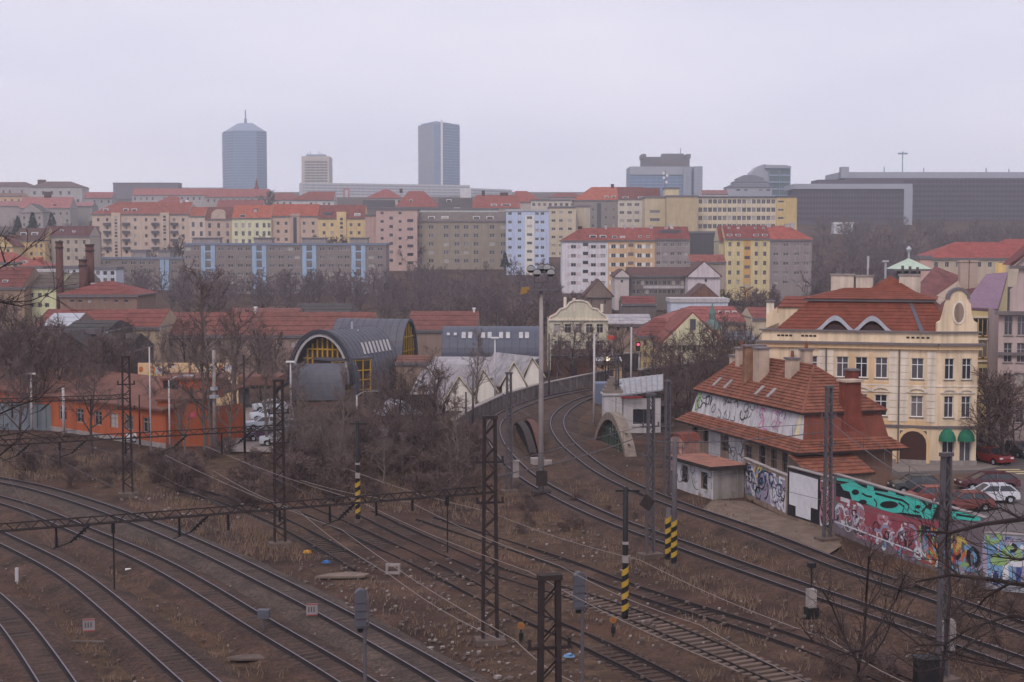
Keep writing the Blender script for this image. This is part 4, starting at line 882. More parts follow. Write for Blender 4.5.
# mansard roof
RZ0, RZ1 = 12.3, 15.1
lo = [(1.1, .55), (CW + 1.6, .55), (CW + 2.6, 13.5), (1.1, 13.5)]; mi = [(4.1, 3.1), (CW - .6, 3.1), (CW - .6, 11.5), (4.1, 11.5)]
b = MB()
for k in range(4): j = (k + 1) % 4; courses(b, (*lo[k], RZ0), (*lo[j], RZ0), (*mi[j], RZ1), (*mi[k], RZ1), 9, 0, .04)
rf = obj('roof', b, M('red_mansard_tiles', C(122, 64, 50), .8, .22, .8, streak=.22, bump=.3, bscale=6), ch)
b = MB(); b.box(mi[0][0] - .35, mi[0][1] - .35, RZ1, mi[1][0] + .35, mi[2][1] + .35, RZ1 + .22); obj('ledge', b, M_DTRIM, rf)
b = MB(); e = .5; q = [(mi[0][0] - e, mi[0][1] - e), (mi[1][0] + e, mi[1][1] - e), (mi[2][0] + e, mi[2][1] + e), (mi[3][0] - e, mi[3][1] + e)]
t = [(7.2, 6.6), (CW - 3.6, 6.6), (CW - 3.6, 8.4), (7.2, 8.4)]; z2, z3 = RZ1 + .25, 16.3
for k in range(4): j = (k + 1) % 4; courses(b, (*q[k], z2), (*q[j], z2), (*t[j], z3), (*t[k], z3), 6, 0, .03)
tp = (ux(868) + 1.6, 7.4, 17.5); t4 = [(tp[0] - 2.6, 5.4, z3 - .55), (tp[0] + 2.6, 5.4, z3 - .55), (tp[0] + 2.6, 9, z3 - .3), (tp[0] - 2.6, 9, z3 - .3)]
for k in range(4): b.face([t4[k], t4[(k + 1) % 4], tp])
b.face([(*p, z3) for p in t]); obj('upper_roof', b, MATS['red_mansard_tiles'], rf)
b = MB(); b.prism([(lo[1][0] - 3.2, lo[1][1] - .02, RZ0), (lo[1][0] - 2.8, lo[1][1] - .02, RZ0), (mi[1][0] - 1.8, mi[1][1] - .02, RZ1 - .2), (mi[1][0] - 2.1, mi[1][1] - .02, RZ1 - .2)], (0, -.1, .15)); obj('valley_flashing', b, M_LEAD, rf)
for px in (834, 871):
    u = ux(px); b = MB(); n = 14; fr = []; inn = []
    for k in range(n + 1):
        x = -1 + 2 * k / n; hgt = 1.4 * (.5 + .5 * math.cos(math.pi * x)) ** .9; fr.append((u + x * 1.95, .35, RZ0 + .1 + hgt))
    for k in range(n):
        a, c = fr[k], fr[k + 1]; b.face([a, c, (c[0], 3.0, c[2] + .15), (a[0], 3.0, a[2] + .15)], 0)
        b.face([(a[0], .25, a[2] - .42 if a[2] - .42 > RZ0 else RZ0), (c[0], .25, c[2] - .42 if c[2] - .42 > RZ0 else RZ0), (c[0], .25, c[2] + .05), (a[0], .25, a[2] + .05)], 1); b.face([(a[0], .25, a[2] + .05), (c[0], .25, c[2] + .05), c, a], 1)
    dm = obj('eyebrow_dormer', b, [MATS['red_mansard_tiles'], M_TIN], rf)
    b = MB(); b.prism([(u + 1.0 * math.cos(math.pi * k / 8), .23, RZ0 + -.02 + .72 * math.sin(math.pi * k / 8)) for k in range(9)], (0, .1, 0)); obj('dormer_window', b, M('dark_dormer_glass', C(60, 40, 40), .4, .1), dm)
    b = MB()
    for x in (-.5, 0, .5): b.box(u + x - .04, .18, RZ0 + .05, u + x + .04, .22, RZ0 + (.75 if x == 0 else .62))
    obj('glazing_bar', b, M_DOOR, dm)
for px, w, zt in ((829, 2.2, 17.5), (852, 1.6, 17.4), (899, 2.0, 17.5)):
    u = ux(px) + .6; o = chim(rf, u, 7.2, 15.0, zt, w, 1.2, M('pale_chimney_render', C(204, 190, 176), .9, .15, 1, streak=.35), M_CONC)
    b = MB()
    for k in range(3): b.cyl(u - w / 2 + .3 + k * (w - .6) / 2, 7.2, zt + .16, zt + R.uniform(.6, 1.0), .13, 6)
    obj('flue_pipe', b, M_STEEL, o)
b = MB(); b.cyl(ux(854) + .7, 7.4, 17.2, 19.4, .11, 6); obj('vent_pipe', b, M_PCONC, rf)
b = MB(); b.cyl(ux(872) + .7, 8, 16.5, 18.8, .12, 6); b.box(ux(872) + .4, 7.8, 18.8, ux(872) + 1.0, 8.2, 19.0); obj('vent_pipe', b, M_TIN, rf)
# curly gable over the bay
gp = [(-.05, 0), (bay_w - .1, 0), (bay_w - .1, .9), (bay_w - .45, 1.1), (bay_w - .65, 1.7), (bay_w - .75, 2.6), (bay_w - 1.0, 3.0)] + [(1.85 + .95 * math.cos(math.pi * k / 8), 3.1 + .95 * math.sin(math.pi * k / 8)) for k in range(9)] + [(.7, 2.6), (.5, 1.7), (.3, 1.1), (-.05, .9)]
nv = Vector((bu.y, -bu.x, 0)); b = MB(); b.prism([bl + bu * x + Vector((0, 0, H1 + z)) for x, z in gp], nv * -.5, 0); gb = obj('curved_gable', b, M_CREAM, ch)
b = MB()
for k in range(8): 
    r0_, r1_ = .82, 1.08; a, a2 = math.pi * k / 8, math.pi * (k + 1) / 8
    b.prism([bl + bu * (1.85 + r * math.cos(t_)) + Vector((0, 0, H1 + 3.1 + r * math.sin(t_))) + nv * .12 for r, t_ in ((r0_, a), (r1_, a), (r1_, a2), (r0_, a2))], nv * -.66)
obj('gable_coping', b, M_DTRIM, gb)
def ell(rx, rz, o, th, nm, m, par):
    b = MB(); b.prism([bl + bu * (1.9 + rx * math.cos(2 * math.pi * k / 16)) + Vector((0, 0, H1 + 1.85 + rz * math.sin(2 * math.pi * k / 16))) + nv * o for k in range(16)], nv * -th); return obj(nm, b, m, par)
ell(.62, 1.1, .08, .1, 'oval_surround', M_TRIM, gb); ell(.45, .92, .1, .05, 'oval_window', M_DIRTW, gb)
# lower wing at its left end
Yw = 152; wa, wb_ = P(766, 331, Yw), P(803, 331, Yw); ww_ = wb_.x - wa.x; zt = P(780, 307, Yw).z; zr_ = P(780, 297, Yw).z
lw = thing('low_wing', 'low cream wing with a red roof and corner chimney left of the corner house', 'house', (wa.x, Yw, 0), -.2)
b = MB(); facade(b, (0, 0, 0), (1, 0, 0), ww_, zt - .8, [], .2); facade(b, (0, 8, 0), (0, -1, 0), 8, zt - .8, [], .2); facade(b, (ww_, 0, 0), (0, 1, 0), 8, zt - .8, [], .2); b.prism([(0, 0, zt - .8), (ww_, 0, zt - .8), (ww_, 0, zt), (1.2, 0, zt)], (0, .35, 0)); obj('wall', b, M_CREAM, lw)
b = MB(); courses(b, (1.2, -.2, zt), (ww_ + 2, -.2, zt), (ww_ + 2, 3.5, zr_), (1.9, 3.5, zr_), 3); b.face([(1.2, -.2, zt), (1.9, 3.5, zr_), (1.9, 3.5, zt - .6), (1.2, -.2, zt - .6)]); obj('roof', b, MATS['red_mansard_tiles'], lw)
chim(lw, .4, .8, zt - 2, zt + .5, .8, .8, M_TRIM)
# ---------------------------------------------------------------- cars
def car_meshes(hatch=True):
    L_, W_ = 4.2, 1.72
    body = [(-2.1, .35), (-2.1, .72), (-2.0, .88), (-1.1, .97), (1.75, .98), (2.05, .9), (2.1, .6), (2.1, .35), (1.75, .3), (1.7, .5), (1.45, .66), (1.15, .66), (.9, .5), (.85, .28), (-.85, .28), (-.9, .5), (-1.15, .66), (-1.45, .66), (-1.7, .5), (-1.75, .3)]
    b = MB(); w = W_ / 2
    n = len(body); A = [(x, -w * (1 if z < .85 else .93), z) for x, z in body]; Bq = [(x, w * (1 if z < .85 else .93), z) for x, z in body]
    for k in range(n): j = (k + 1) % n; b.face([A[k], Bq[k], Bq[j], A[j]])
    tris = [(0, 1, 2, 18, 19), (2, 3, 17, 18), (3, 16, 17), (3, 4, 11, 12, 13, 14, 15, 16), (4, 5, 10, 11), (5, 6, 7, 8, 9, 10)]
    tris = [(0, 1, 2, 18, 19), (2, 17, 18), (2, 3, 16, 17), (3, 15, 16), (3, 4, 12, 13, 14, 15), (4, 11, 12), (4, 5, 10, 11), (5, 9, 10), (5, 6, 7, 8, 9)]
    for t in tris: b.face([A[i] for i in t][::-1]); b.face([Bq[i] for i in t])
    roofq = [(-.35, 1.42), (1.2, 1.42)]
    top = .62; b.face([(-.3, -top, 1.43), (1.35, -top, 1.43), (1.35, top, 1.43), (-.3, top, 1.43)]); 
    for s in (-1, 1):
        for x0, x1, y0, y1 in ((-1.05, -.3, .78, .62), (.45, .5, .8, .62), (1.9, 1.35, .78, .62)): b.bar((x0, s * y0, .97), (x1, s * y1, 1.43), .09)
        b.bar((-.3, s * .62, 1.42), (1.35, s * .62, 1.42), .08)
    g = MB(); a = [(-1.05, .79, .96), (1.9, .79, .96), (1.35, .63, 1.42), (-.3, .63, 1.42)]
    p = [Vector((x, -y, z)) for x, y, z in a]; q = [Vector((x, y, z)) for x, y, z in a]
    g.face(p); g.face(q[::-1]); g.face([p[0], p[3], q[3], q[0]]); g.face([p[1], q[1], q[2], p[2]])
    wh = MB(); wh.tube([(0, -.1, 0), (0, .1, 0)], .31, 12); hub = MB(); hub.tube([(0, -.115, 0), (0, .115, 0)], .18, 8)
    lt = MB(); lt.box(-.04, -.16, -.07, .04, .16, .07)
    return b, g, wh, hub, lt
_b, _g, _w, _h, _l = car_meshes()
M_TYRE = M('black_tyre', C(30, 28, 30), .9, .1); M_CGL = M('dark_car_glass', C(48, 50, 58), .1, 0, spec=.7, rand=.01, scale=.1); M_LAMP = M('clear_lamp', C(220, 220, 225), .2, 0); M_TAIL = M('red_tail_lamp', C(150, 30, 30), .3, 0)
CB, CG, CWH, CHB, CLT, CTL = None, _g.mesh('glass', M_CGL), _w.mesh('wheel', M_TYRE), _h.mesh('hub', M_TIN), _l.mesh('headlight', M_LAMP), _l.mesh('tail_light', M_TAIL)
def car(x, y, z, rz, col, label, grp, sc=(1, 1, 1)):
    r = thing('parked_car', label, 'car', (x, y, z), rz, grp); r.scale = sc
    m = M('car_paint_%d_%d_%d' % col, C(*col), .3, .03, spec=.6)
    obj('body', _b, m, r); obj('window', CG, parent=r)
    for x_ in (-1.3, 1.3):
        for s in (-1, 1): w = obj('wheel', CWH, parent=r, loc=(x_, s * .78, .31)); obj('hub_cap', CHB, parent=w)
    for s in (-1, 1): obj('headlight', CLT, parent=r, loc=(-2.08, s * .6, .72)); obj('tail_light', CTL, parent=r, loc=(2.06, s * .62, .75))
def carpx(px, py, rz, col, label, grp, sc=(1, 1, 1), z=.06):
    g = G(px, py, z); car(g.x, g.y, z, rz, col, label, grp, sc)
gr = 'cars parked in the street behind the graffiti wall'
carpx(914, 493, .1, (60, 62, 66), 'dark grey hatchback parked behind the turquoise mural', gr, (.95, 1, 1.05))
carpx(987, 489, .06, (78, 30, 40), 'dark red estate car parked beside the white car', gr, (1.2, 1, .98))
carpx(990, 502, .05, (200, 200, 208), 'white car parked just behind the wall next to a red one', gr)
carpx(964, 510, .1, (112, 52, 48), 'faded red car mostly hidden behind the end of the turquoise mural', gr)
carpx(927, 504, .15, (128, 62, 56), 'orange red car with only its roof showing above the turquoise mural', gr)
carpx(992, 463, 1.9, (124, 34, 36), 'bright red car in the side street, rear towards the camera', gr)
carpx(984, 448, 1.9, (150, 150, 156), 'silver van at the kerb of the side street beside the corner house', gr, (1.1, 1, 1.3))
carpx(979, 440, 1.9, (84, 84, 90), 'dark grey car farther up the side street by the corner house', gr)
carpx(1018, 456, 1.8, (52, 54, 60), 'black car on the far side of the side street', gr)
gr = 'cars in the parking lot beside the orange building'
for px, py, rz, col, lb in ((270, 411, .3, (205, 210, 220), 'white car farthest back in the parking lot'), (268, 420, .3, (196, 202, 214), 'pale silver car in the middle of the parking lot'), (264, 429, .35, (190, 196, 210), 'light car in front with white roof in the parking lot'), (265, 440, .3, (70, 40, 62), 'dark plum car at the front of the parking lot'), (280, 445, .2, (186, 186, 194), 'grey white car nearest the dark mast'), (147, 441, .25, (214, 216, 220), 'white car hidden behind the dark mast by the orange wall'), (283, 433, .3, (90, 92, 100), 'dark grey car half hidden by the dark mast')):
    carpx(px, py, rz, col, lb, gr, z=0)
b = MB(); p = [G(222, 452), G(300, 452), G(292, 404), G(228, 404)]; b.face([(q.x, q.y, .02) for q in p]); kind(obj('parking_lot', b, M('pale_gravel_lot', C(138, 126, 122), .95, .15, .4)), 'structure')
# ---------------------------------------------------------------- orange building on the left
M_OR = M('orange_plaster', C(172, 90, 58), .9, .1, .4, streak=.2); M_BRT = M('brown_red_roofing', C(116, 78, 68), .9, .2, .5, streak=.2)
a = G(0, 421); bb = G(166, 447); u = Vector((bb.x - a.x, bb.y - a.y, 0)); a = Vector((a.x, a.y, 0)) - u * .15; u = Vector((bb.x, bb.y, 0)) - a; Lo = u.length
ob = thing('orange_building', 'long low orange building with grey windows and a brown sheet roof', 'building', a, math.atan2(u.y, u.x))
ud = u.normalized()
def uo(px): h = hit(px, 420, a, Vector((ud.y, -ud.x, 0))); return (h - a).dot(ud)
ops = [(uo(x) - .75, uo(x) + .75, 1.2, 2.75, 'three') for x in (63, 80, 98, 114, 129, 147, 164) if uo(x) + .8 < Lo]
b = MB(); facade(b, (0, 0, -.5), (1, 0, 0), Lo, 4.2, [(q[0], q[1], q[2] + .5, q[3] + .5) for q in ops], .2); facade(b, (Lo, 0, -.5), (0, 1, 0), 10, 4.2, [], .2); facade(b, (0, 10, -.5), (0, -1, 0), 10, 4.2, [], .2); obj('wall', b, M_OR, ob)
put_windows(ob, (0, 0, 0), (1, 0, 0), [q[:4] + ('cross',) for q in ops], .2, 'cross', M_CONC)
b = MB(); b.prism([(-.3, -.5, 3.68), (-.3, 10.3, 5.4), (-.3, 10.3, 5.6), (-.3, -.5, 3.88)], (Lo + .6, 0, 0)); obj('roof', b, M_BRT, ob)
b = MB(); b.box(0, -.06, -.5, Lo, .0, .35); obj('plinth', b, M_CONC, ob)
a2 = G(157, 446); b2 = G(208, 446)
wb = thing('orange_building', 'taller orange gable ended block with a lean-to at the street lamp', 'building', (a2.x, a2.y + .5, 0), .12); wd = b2.x - a2.x
b = MB(); b.box(0, 0, -.3, wd, 8, 4.6); b.box(.2, 2.5, 4.6, wd + 1.2, 9, 6.5); obj('wall', b, M_OR, wb)
b = MB(); b.prism([(-.2, -.3, 4.6), (wd + .2, -.3, 4.6), (wd + .2, 2.5, 5.4), (-.2, 2.5, 5.4)], (0, 0, .18)); b.box(0, 2.3, 6.5, wd + 1.4, 9.2, 6.7); obj('roof', b, M_BRT, wb)
b = MB(); b.box(.3, 2.42, 5.5, 1.9, 2.5, 6.4); obj('brown_panel', b, M_RUST, wb)
b = MB(); b.box(wd * .62, -.06, 2.8, wd * .72, .0, 3.4); obj('pink_crest', b, M('pink_sign', C(200, 90, 110), .6, .1), wb)
b = MB(); b.box(wd * .35, -.1, .6, wd * .47, -.02, 1.9); obj('green_notice', b, M('green_notice', C(90, 150, 90), .6, .1), wb)
g0 = G(2, 426); b = MB()
for k in range(8): b.box(k * 1.0, .0, .1, k * 1.0 + .94, 1.9 + .05 * (k % 2), 2.7)
b.box(-.05, -.05, -.2, 8.0, 2.1, .1)
tag(obj('metal_container', b, M('blue_grey_sheet', C(110, 116, 124), .6, .12, .8, streak=.2), loc=(g0.x - 1, g0.y - 2, 0), rz=-.1), 'blue grey ribbed metal container before the orange wall at the far left', 'container')
for px, py, w, h, c, lb in ((200, 441, 2.4, 1.9, (120, 128, 136), 'blue grey skip standing beside the orange gable wall'), (298, 452, 3.0, 2.4, (120, 130, 122), 'grey green corrugated container among the scrub'), (380, 455, 2.2, 2.2, (150, 146, 148), 'pale grey box hut among the scrub by the striped pole')):
    g = G(px, py); r = thing('metal_container', lb, 'container', (g.x - w / 2, g.y, 0), .1); b = MB(); b.box(0, 0, -.2, w, 2, h); obj('body', b, M('container_%d' % c[0], C(*c), .7, .15, .8, streak=.3), r)
    b = MB(); n = int(w / .3)
    for k in range(n): b.box(k * w / n + .05, -.05, .05, k * w / n + .18, 0.0, h - .1)
    obj('rib', b, M('container_%d' % c[0], C(*c)), r); b = MB(); b.box(-.06, -.08, h, w + .06, 2.06, h + .1); obj('roof', b, M_LEAD, r)
g = G(400, 438); r = thing('garden_hut', 'small hut with a pale pitched roof half hidden in the scrub', 'hut', (g.x - 1.5, g.y, 0), .5); b = MB(); b.box(0, 0, -.2, 4, 3, 2.4); obj('wall', b, M_DIRTW, r); b = MB(); b.prism([(-.3, -.3, 2.4), (2, -.3, 3.9), (4.3, -.3, 2.4)], (0, 3.6, 0)); obj('roof', b, M_TIN, r)
# gateway canopy and murals behind the lot
p = G(226, 428); q = G(281, 428); r = thing('gate_canopy', 'dark flat canopy over the entrance of the parking lot', 'canopy', ((230 - 512) / F * 178, 178, 0)); w = 6.4
b = MB(); b.box(0, 0, 2.6, w, 6, 3.0); obj('canopy', b, M_BLACK, r); b = MB(); b.box(0, 2, -.2, 1.2, 6, 2.6); obj('support', b, M_CONC, r); b = MB(); b.box(w - .5, .4, -.2, w - .1, .8, 2.6); obj('support', b, M_CONC, r)
b = MB(); b.box(.4, .3, 3.0, w - .4, 6.1, 4.1); obj('parapet', b, M('brown_board', C(120, 84, 74), .9, .2), r)
a = P(138, 378, 178); c = P(238, 378, 178); r = thing('mural_wall', 'cream boundary wall with faded painted panels behind the orange building', 'wall', (a.x, 178, 0)); b = MB(); Lw = c.x - a.x; b.box(0, 0, -.3, Lw, .3, P(0, 363, 178).z); obj('wall', b, M_OCHREP, r)
pl = Plane((0, 0), (Lw, 0)); mu = MB(); zt = P(0, 363, 178).z; rr = random.Random(5); scribble(mu, pl, .3, Lw - .3, zt - 1.7, zt - .2, 26, .3, [1 + GN.index('chalk_paint'), 1 + GN.index('straw_paint'), 0, 1 + GN.index('chalk_paint'), 1 + GN.index('orange_spray')], .008, rr); obj('mural', mu, GM, r)
# ---------------------------------------------------------------- concrete arch of the underpass and hut
A0 = G(594, 438); A1 = G(626, 456); ua = Vector((A1.x - A0.x, A1.y - A0.y, 0)); La = ua.length; zc = 3.7
r = thing('concrete_arch', 'pale concrete bow arch with dark green railing beside the curve', 'bridge arch', (A0.x, A0.y, 0), math.atan2(ua.y, ua.x))
b = MB(); n = 16
ar = [(La * k / n, zc * math.sin(math.pi * k / n) ** .8) for k in range(n + 1)]; ai = [(.7 + (La - 1.4) * k / n, (zc - .75) * math.sin(math.pi * k / n) ** .8) for k in range(n + 1)]
for k in range(n): b.prism([(ar[k][0], 0, ar[k][1] - .2), (ar[k + 1][0], 0, ar[k + 1][1] - .2), (ai[k + 1][0], 0, ai[k + 1][1] - .2), (ai[k][0], 0, ai[k][1] - .2)], (0, 1.1, 0))
obj('arch_rib', b, M('buff_concrete', C(134, 120, 110), .9, .15, .9, streak=.3), r)
M_GRN = M('dark_green_steel', C(58, 72, 64), .7, .2, 2)
for k in range(1, 12):
    x = La * k / 12; h = zc * math.sin(math.pi * k / 12) ** .8 - .9
    b = MB(); b.box(x - .1, .4, -.2, x + .1, .6, max(.2, h)); obj('baluster', b, M_GRN, r)
b = MB(); b.box(.6, .44, .9, La - .6, .56, 1.05); b.box(1.5, .44, 1.9, La - 1.5, .56, 2.0); obj('rail', b, M_GRN, r)
M_SNOWT = M('dull_ribbed_sheet', C(156, 156, 162), .6, .18, .8, metal=.1, streak=.25); hb = G(624, 446); r = thing('gate_hut', 'small white hut with a pale ribbed lean-to roof and a pyramid topped pylon', 'hut', ((624 - 512) / F * 155.5, 155.5, 0), .06); r.scale = (1.06, 1.06, 1.1)
b = MB(); facade(b, (0, 0, -.2), (1, 0, 0), 3.9, 3.6, [(1.0, 3.3, 1.0, 2.5)], .3); facade(b, (3.9, 0, -.2), (0, 1, 0), 8, 3.8, [], .2); facade(b, (0, 8, -.2), (0, -1, 0), 8, 3.6, [], .2); obj('wall', b, M_PCONC, r)
put_windows(r, (0, 0, 0), (1, 0, 0), [(1.0, 3.3, .8, 2.3)], .3, 'two', M_DFRAME); b = MB(); b.box(.9, -.1, .55, 3.4, .05, .78); obj('sill', b, M_PCONC, r)
b = MB(); b.prism([(-.4, -.6, 3.7), (4.0, -.6, 4.2), (5.6, 9, 4.9), (.6, 9, 4.4)], (0, 0, .14)); rf = obj('roof', b, M_SNOWT, r)
for k in range(9): b = MB(); t = k / 8; b.bar((-.4 + 4.4 * t, -.6, 3.86 + .5 * t), (.6 + 5 * t, 9, 4.56 + .5 * t), .1, .07); obj('roof_rib', b, M_CONC, rf)
b = MB(); b.box(-.3, -.68, 3.45, 1.9, -.6, 3.68); obj('red_fascia', b, M('dark_red_fascia', C(130, 44, 42), .7, .1), r)
b = MB(); b.box(-2.0, 0, -.2, -.1, 1.9, 3.7, 0); b.prism([(-2.15, -.15, 3.7), (0, -.15, 3.7), (0, 2.05, 3.7), (-2.15, 2.05, 3.7)], (0, 0, .2), 0)
for k in range(5): s = 1.0 - .17 * k; s2 = s - .1; b.prism([(-1.05 - s, .95 - s, 3.9 + .32 * k), (-1.05 + s, .95 - s, 3.9 + .32 * k), (-1.05 + s, .95 + s, 3.9 + .32 * k), (-1.05 - s, .95 + s, 3.9 + .32 * k)], (0, 0, .32), 1)
obj('pylon', b, [M_PCONC, M('buff_stone', C(128, 116, 110), .9, .2, 1)], r)
g = P(619, 393, 185); b = MB(); b.box(-3.2, 0, -.5, 3.0, 3, 2.6)
for k in range(9): b.box(-3.1 + k * .68, -.06, 0, -2.9 + k * .68, 0, 2.4)
tag(obj('blue_container', b, M('slate_blue_sheet', C(104, 112, 134), .6, .1, .8), loc=(g.x, 185, 0)), 'slate blue metal container behind the pyramid topped pylon', 'container')
# rusty bow girders
for (x0, y0, x1, y1, mt, lb) in ((517, 427, 533, 456, M_RUST, 'dark rusty bow girder nearer the left main track'), (527, 424, 541, 452, M('red_rust_steel', C(92, 56, 48), .85, .3, 2), 'red rusty bow girder beside the dark one')):
    a = G(x0, y0); c = G(x1, y1); d = Vector((c.x - a.x, c.y - a.y, 0)); Lg = d.length; r = thing('bow_girder', lb, 'girder', (a.x, a.y, 0), math.atan2(d.y, d.x), 'rusty bow girders')
    f = lambda k: (Lg * k / 12, 1.15 * math.sin(math.pi * k / 12) ** .75 + .25)
    b = MB()
    for k in range(12): p, q = f(k), f(k + 1); b.bar((p[0], 0, p[1]), (q[0], 0, q[1]), .7, .16)
    obj('top_flange', b, mt, r); b = MB()
    for k in range(12): p, q = f(k), f(k + 1); b.prism([(p[0], -.04, -.2), (q[0], -.04, -.2), (q[0], -.04, q[1] - .05), (p[0], -.04, p[1] - .05)], (0, .08, 0))
    obj('web', b, M_RUST, r); b = MB()
    for k in range(1, 12): p = f(k); b.box(p[0] - .04, -.22, -.2, p[0] + .04, .22, p[1] - .08)
    obj('stiffener', b, M_RUST, r)
g = G(540, 463); b = MB(); b.box(-.9, -.4, -.2, .4, .4, .5); b.box(.3, -.6, -.2, 1.1, .2, .3); tag(obj('concrete_block', b, M_CONC, loc=g), 'pale concrete blocks at the foot of the bow girders', 'block')
# ---------------------------------------------------------------- dark retaining wall behind the curve
pts = [wpt(452, 436), wpt(470, 423), wpt(500, 408), wpt(535, 397), wpt(575, 388), wpt(612, 380)]
rw = thing('retaining_wall', 'dark stained retaining wall with a pale coping behind the curving tracks', 'wall', (0, 0, 0)); b = MB(); cp = MB(); rb = MB()
for (x0, y0), (x1, y1) in zip(pts, pts[1:]):
    b.bar((x0, y0, .65), (x1, y1, .65), .5, 1.9); cp.bar((x0, y0, 1.66), (x1, y1, 1.66), .7, .12); n = max(2, int(math.hypot(x1 - x0, y1 - y0) / 2.2))
    for k in range(n): t = k / n; rb.bar((x0 + (x1 - x0) * t, y0 + (y1 - y0) * t, -.2), (x0 + (x1 - x0) * t, y0 + (y1 - y0) * t, 1.55), .75, .35)
obj('wall', b, M('stained_stone', C(122, 110, 108), .9, .35, .6, streak=.45), rw); obj('coping', cp, M_CONC, rw); obj('buttress', rb, M('stained_stone'), rw)
for (x0, y0, x1, y1, h, lb) in ((640, 392, 760, 372, 3.4, 'dark brown embankment wall behind the blue container'), (570, 376, 690, 366, 3.2, 'dark wall under the yellow gabled house')):
    a = G(x0, y0); c = G(x1, y1); b = MB(); b.bar((a.x, a.y, h / 2 - .3), (c.x, c.y, h / 2 - .3), .6, h); r = thing('retaining_wall', lb, 'wall', (0, 0, 0)); obj('wall', b, M('dark_brown_stone', C(70, 56, 56), .9, .3, .6, streak=.3), r); b = MB(); b.bar((a.x, a.y, h - .22), (c.x, c.y, h - .22), .9, .2); obj('coping', b, M_CONC, r)
# ---------------------------------------------------------------- white gabled sheds
M_SNOW = M('pale_worn_metal_roof', C(164, 158, 162), .7, .3, .45, streak=.3); M_WG = M('white_gable_boards', C(238, 230, 222), .85, .06, .6, streak=.12); M_YT = M('yellow_verge_board', C(208, 194, 162), .7, .1)
for k, (xl, xr, xa, ya, yl, yr, Y) in enumerate(((445, 478, 459, 376, 404, 398, 176), (477, 496, 483, 369, 392, 386, 183), (502, 526, 514, 362, 386, 380, 189), (525, 543, 532, 357, 377, 373, 195))):
    lb = ('white gabled shed nearest the scrub, first of the four', 'second white gabled shed, behind the nearest one', 'third white gabled shed beside the grey lattice mast', 'farthest white gabled shed beside the floodlight column')[k]
    pl_, pr, pa = P(xl, yl, Y), P(xr, yr, Y), P(xa, ya, Y); r = thing('gabled_shed', lb, 'shed', (pl_.x, Y, 0), 0, 'white gabled sheds in a row'); w = pr.x - pl_.x; xm = pa.x - pl_.x; ze = min(pl_.z, pr.z); zb = ze - .8; dp = 15
    s = .42
    b = MB(); b.prism([(0, 0, 0), (w, 0, 0), (w, 0, ze), (xm, 0, pa.z), (0, 0, ze)], (0, .4, 0)); obj('gable_wall', b, M_WG, r)
    b = MB(); d = Vector((-5.4, dp, -.5))
    b.prism([(xm, -.35, pa.z + .15), (w + .3, -.35, ze + .1), (w + .3, -.35, ze - .1), (xm, -.35, pa.z - .08)], d); b.prism([(-.3, -.35, ze + .1), (xm, -.35, pa.z + .155), (xm, -.35, pa.z - .08), (-.3, -.35, ze - .1)], d); obj('roof', b, M_SNOW, r)
    b = MB(); b.bar((-.35, -.4, ze), (xm, -.4, pa.z + .08), .06, .1); b.bar((xm, -.41, pa.z + .08), (w + .35, -.41, ze), .06, .1); obj('verge_board', b, M_YT, r)
a = P(424, 400, 186); b = MB(); x0 = P(420, 372, 196).x; x1 = P(543, 360, 214).x
r = thing('metal_roofed_hall', 'broad low hall under a patchy white sheet roof below the barrel roofed hall', 'hall', (x0, 184, 0)); w = x1 - x0
b.prism([(0, 0, 2.3), (w - 9, 4, 2.3), (w, 30, 3.75), (1, 30, 3.75)], (0, 0, .2)); obj('roof', b, M_SNOW, r); b = MB(); b.box(.4, .6, -.3, w - 9.5, 5.9, 1.9); b.box(1.2, 6, -.3, w - 5, 29.6, 1.9); obj('wall', b, M_DIRTW, r)
b = MB(); b.box(-8, -1.5, -.3, 3, -1.2, 1.7); tag(obj('dark_fence', b, M_RUST, loc=(x0 + 2, 181, 0)), 'dark board fence in front of the patchy white sheet roof', 'fence')
# ---------------------------------------------------------------- barrel roofed halls
M_YG = M('yellow_steel_glazing', C(190, 148, 44), .6, .12, 1); M_DG = M('dark_hall_glass', C(66, 50, 46), .3, .2, .5)
def barrel(root, o, d, length, rad, zspring, h, mat, ends=(1, 1), n=18, name='barrel_roof', lip=.5):
    """half-elliptical vault: o is the springing centre of the front end, d the axis"""
    d = Vector(d).normalized(); s = Vector((d.y, -d.x, 0)); b = MB(); P0 = []
    f = lambda k, rr, hh: Vector(o) + s * (math.cos(math.pi * k / n) * rr) + Vector((0, 0, zspring + math.sin(math.pi * k / n) * hh))
    out = [f(k, rad, h) for k in range(n + 1)]; inn = [f(k, rad - .35, h - .35) for k in range(n + 1)]
    if zspring > .5:
        out = [Vector((out[0].x, out[0].y, -.3))] + out + [Vector((out[-1].x, out[-1].y, -.3))]; inn = [Vector((inn[0].x, inn[0].y, -.3))] + inn + [Vector((inn[-1].x, inn[-1].y, -.3))]
    for k in range(len(out) - 1): b.prism([out[k], out[k + 1], inn[k + 1], inn[k]], d * length)
    o_ = obj(name, b, mat, root, smooth=False)
    # standing seams
    b = MB(); m = int(length / 1.2)
    for q in range(m + 1):
        t = d * (length * q / m); b.tube([p + (p - Vector((o[0], o[1], p.z if zspring > p.z else zspring))).normalized() * .02 + t for p in out], .045, 3, caps=False)
    obj('seam', b, mat, o_); return f, s, d
